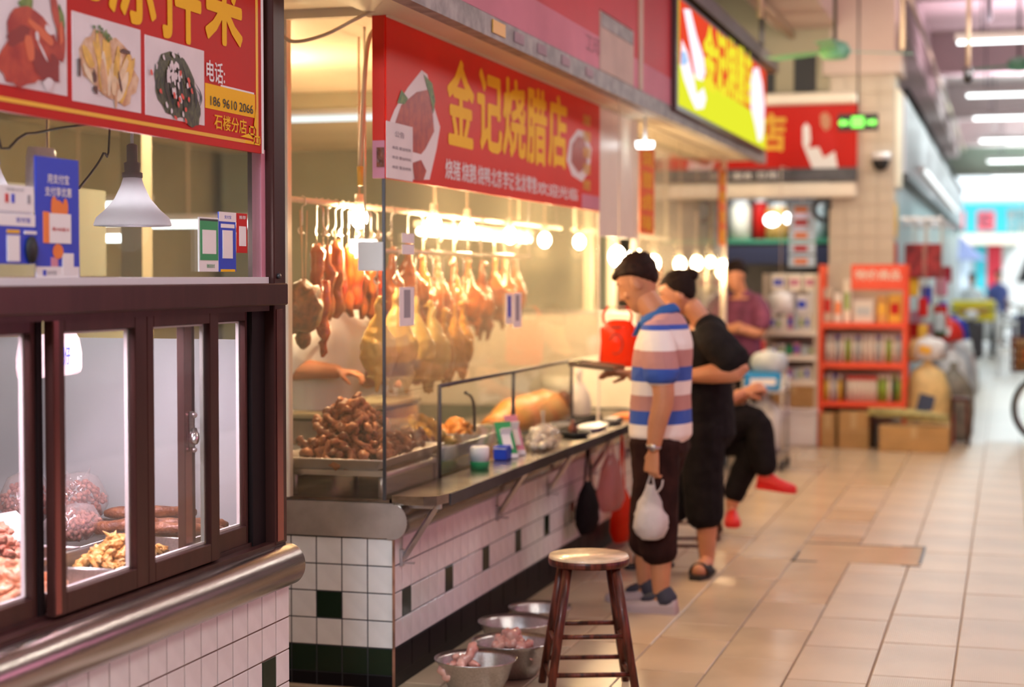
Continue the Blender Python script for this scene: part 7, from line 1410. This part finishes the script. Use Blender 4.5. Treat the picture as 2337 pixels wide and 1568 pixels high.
for (x0, x1, mt, nm) in ((-1.45, -1.05, M('pale_blue_column', (.50, .60, .70), .6), 'column'), (-.95, -.62, m_turq, 'door_panel'), (-.62, -.20, m_red_panel, 'red_poster'), (-2.0, -1.6, m_dkgreen, 'dark_doorway'), (.4, 2.2, m_board, 'shutter')): MB().b2((x0, Yf - .06, .0 if nm != 'red_poster' else 1.1), (x1, Yf - .005, 2.4)).obj(nm, mt, fb)
# van
vn = thing('white_van', 'white van parked outside the market gateway', 'van', (1.2, 42, 0)); m = MB(); prof = [(-.42, .45), (-.42, .95), (-.30, 1.30), (-.02, 1.95), (.22, 2.22), (.7, 2.30), (4.2, 2.30), (4.3, .45)]
m.v = [(x, y, z) for y in (41.2, 42.9) for x, z in prof]; n = len(prof); m.f = [(i, (i + 1) % n, (i + 1) % n + n, i + n) for i in range(n)] + [tuple(range(n - 1, -1, -1)), tuple(range(n, 2 * n))]; m.m = [0] * len(m.f); m.sm = [False] * len(m.f); m.obj('body', M('white_car_paint', (.82, .84, .85), .25, coat=.5), vn)
m = MB(); m.add([(.16, 41.19, 1.35), (.95, 41.19, 1.35), (.95, 41.19, 2.02), (.42, 41.19, 2.02)], [(0, 1, 2, 3)]); m.obj('side_window', m_rubber, vn)
m = MB(); m.add([(-.28, 41.3, 1.36), (-.28, 42.8, 1.36), (-.05, 42.8, 1.92), (-.05, 41.3, 1.92)], [(0, 1, 2, 3)]); m.obj('windscreen', m_dark_steel, vn)
for x in (.45, 3.3): MB().lathe([(0, -.1), (.33, -.1), (.33, .1), (0, .1)], (x, 41.28, .33), 20, m=Euler((PI / 2, 0, 0)).to_matrix()).obj('wheel', m_rubber, vn)
MB().b2((-.46, 41.2, .35), (4.3, 42.9, .50)).obj('bumper', m_dark_steel, vn)
# motor scooters, crates and passers-by near the gateway
def scooter(lab, x, y, mat, seat=m_rubber):
    t = thing('scooter', lab, 'scooter', (x, y, 0), 0, 'scooters near the gateway'); 
    for dy in (-.6, .6): MB().lathe([(0, -.05), (.23, -.05), (.25, 0), (.23, .05), (0, .05)], (x, y + dy, .25), 18, m=Euler((0, PI / 2, 0)).to_matrix()).obj('wheel', m_rubber, t)
    MB().ball((x, y + .35, .52), (.16, .42, .22)).b2((x - .14, y - .35, .28), (x + .14, y + .2, .36), ch=.02).b2((x - .18, y - .50, .30), (x + .18, y - .40, .85), ch=.03).obj('body', mat, t); MB().ball((x, y + .3, .76), (.14, .38, .07)).obj('seat', seat, t)
    MB().tube([(x, y - .58, .28), (x, y - .45, .95)], .03, 8).tube([(x - .32, y - .38, 1.02), (x, y - .44, .96), (x + .32, y - .38, 1.02)], .018, 8).obj('handlebar', m_dark_steel, t); MB().ball((x, y - .52, .93), (.10, .05, .07)).obj('headlight', m_plastic_white, t)
scooter('white scooter just inside the gateway', -.28, 33.4, m_plastic_white); scooter('blue grey scooter right of the white scooter near the gateway', .22, 31.5, M('navy_scooter_paint', (.04, .05, .16), .3, coat=.4)); scooter('dark scooter parked by the corridor sacks', -.52, 26.5, m_dark_steel)
pack('yellow_crate', 'bright yellow crate standing on the dark scooter by the corridor', 'crate', (-.50, 26.6, .83), (.62, .5, .30), M('bright_yellow_plastic', (.85, .74, .02), .4), None, 0, m_gold)
def passer(lab, x, y, h, top, bottom, rz, seed):
    t = thing('person', lab, 'person', (x, y, 0), rz); k = h / 1.65; m = MB(); limb(m, [(0, 0, .8 * k), (0, 0, 1.15 * k), (0, 0, 1.28 * k)], [(.10, .15), (.105, .16), (.08, .14)], 12); limb(m, [(0, 0, 1.28 * k), (.02, 0, 1.42 * k)], [.056, .05]); HC = (.03, 0, 1.52 * k); HR = RX(0, .1, 0); head(m, HC, HR, 1.0, 14); s = MB(); limb(s, [(0, 0, .78 * k), (0, 0, 1.1 * k), (0, 0, 1.25 * k), (0, 0, 1.36 * k)], [(.14, .19), (.13, .19), (.115, .185), (.06, .08)], 14); b_ = MB(); limb(b_, [(0, 0, .88 * k), (0, 0, .8 * k)], [(.125, .17), (.13, .175)], 12)
    for sg in (-1, 1): limb(m, [(0, sg * .15, 1.27 * k), (-.02, sg * .22, 1.02 * k), (.05, sg * .23, .80 * k)], [.052, .044, .03]); hand(m, (.055, sg * .23, .79 * k), (.1, 0, -1), (0, sg, 0), .6, .95, sg); limb(s, [(0, sg * .14, 1.28 * k), (-.01, sg * .215, 1.1 * k)], [.07, .066]); limb(m, [(0, sg * .085, .82 * k), (.0, sg * .09, .48 * k), (-.01, sg * .09, .07)], [.10, .07, .036]); limb(m, [(-.01, sg * .09, .06), (.12, sg * .10, .03)], [.036, .03]); limb(b_, [(0, sg * .085, .82 * k), (0, sg * .09, .5 * k), (-.01, sg * .09, .12)], [.115, .09, .068]); shoe(t, (.17, sg * .10, 0), (-.08, sg * .09, 0), m_rubber, m_rubber)
    body(t, m, m_skin2, .011); hair(t, HC, HR, 1.0, 'short', None, seed); cloth(t, 'shirt', s, top, .012, .006); cloth(t, 'trousers', b_, bottom, .012, .006)
passer('distant person in a white top standing in the gateway light', -.70, 35.2, 1.55, m_white_cloth, m_black_cloth, R(-90), 51); passer('distant person in a blue top beside the white van', -.22, 38.5, 1.62, M('blue_top_cloth', (.06, .08, .26), .8), m_black_cloth, R(-60), 53)
t = thing('market_umbrella', 'pale blue folded parasol leaning outside behind the corridor goods', 'umbrella', (-1.0, 38.0, 0)); MB().tube([(-1.0, 38, 0), (-1.0, 38, 2.3)], .02, 8).obj('pole', m_steel, t); MB().lathe([(.02, 2.35), (.25, 2.1), (.55, 1.85), (.52, 1.84), (.2, 2.05), (.02, 2.3)], (-1.0, 38, 0), 12, smooth=False).obj('canopy', M('pale_blue_canopy', (.34, .40, .72), .7), t)
t = thing('white_trestle', 'white two tier trestle standing in the aisle near the gateway', 'trestle', (.0, 27.5, 0))
for z in (.40, .78): MB().b2((-.16, 27.3, z - .03), (.14, 27.7, z + .02), ch=.01).obj('tier', m_plastic_white, t)
for x in (-.14, .12):
    for y in (27.32, 27.68): MB().b2((x - .015, y - .015, 0), (x + .015, y + .015, .78)).obj('leg', m_plastic_white, t)
D.scenes.remove(TS)
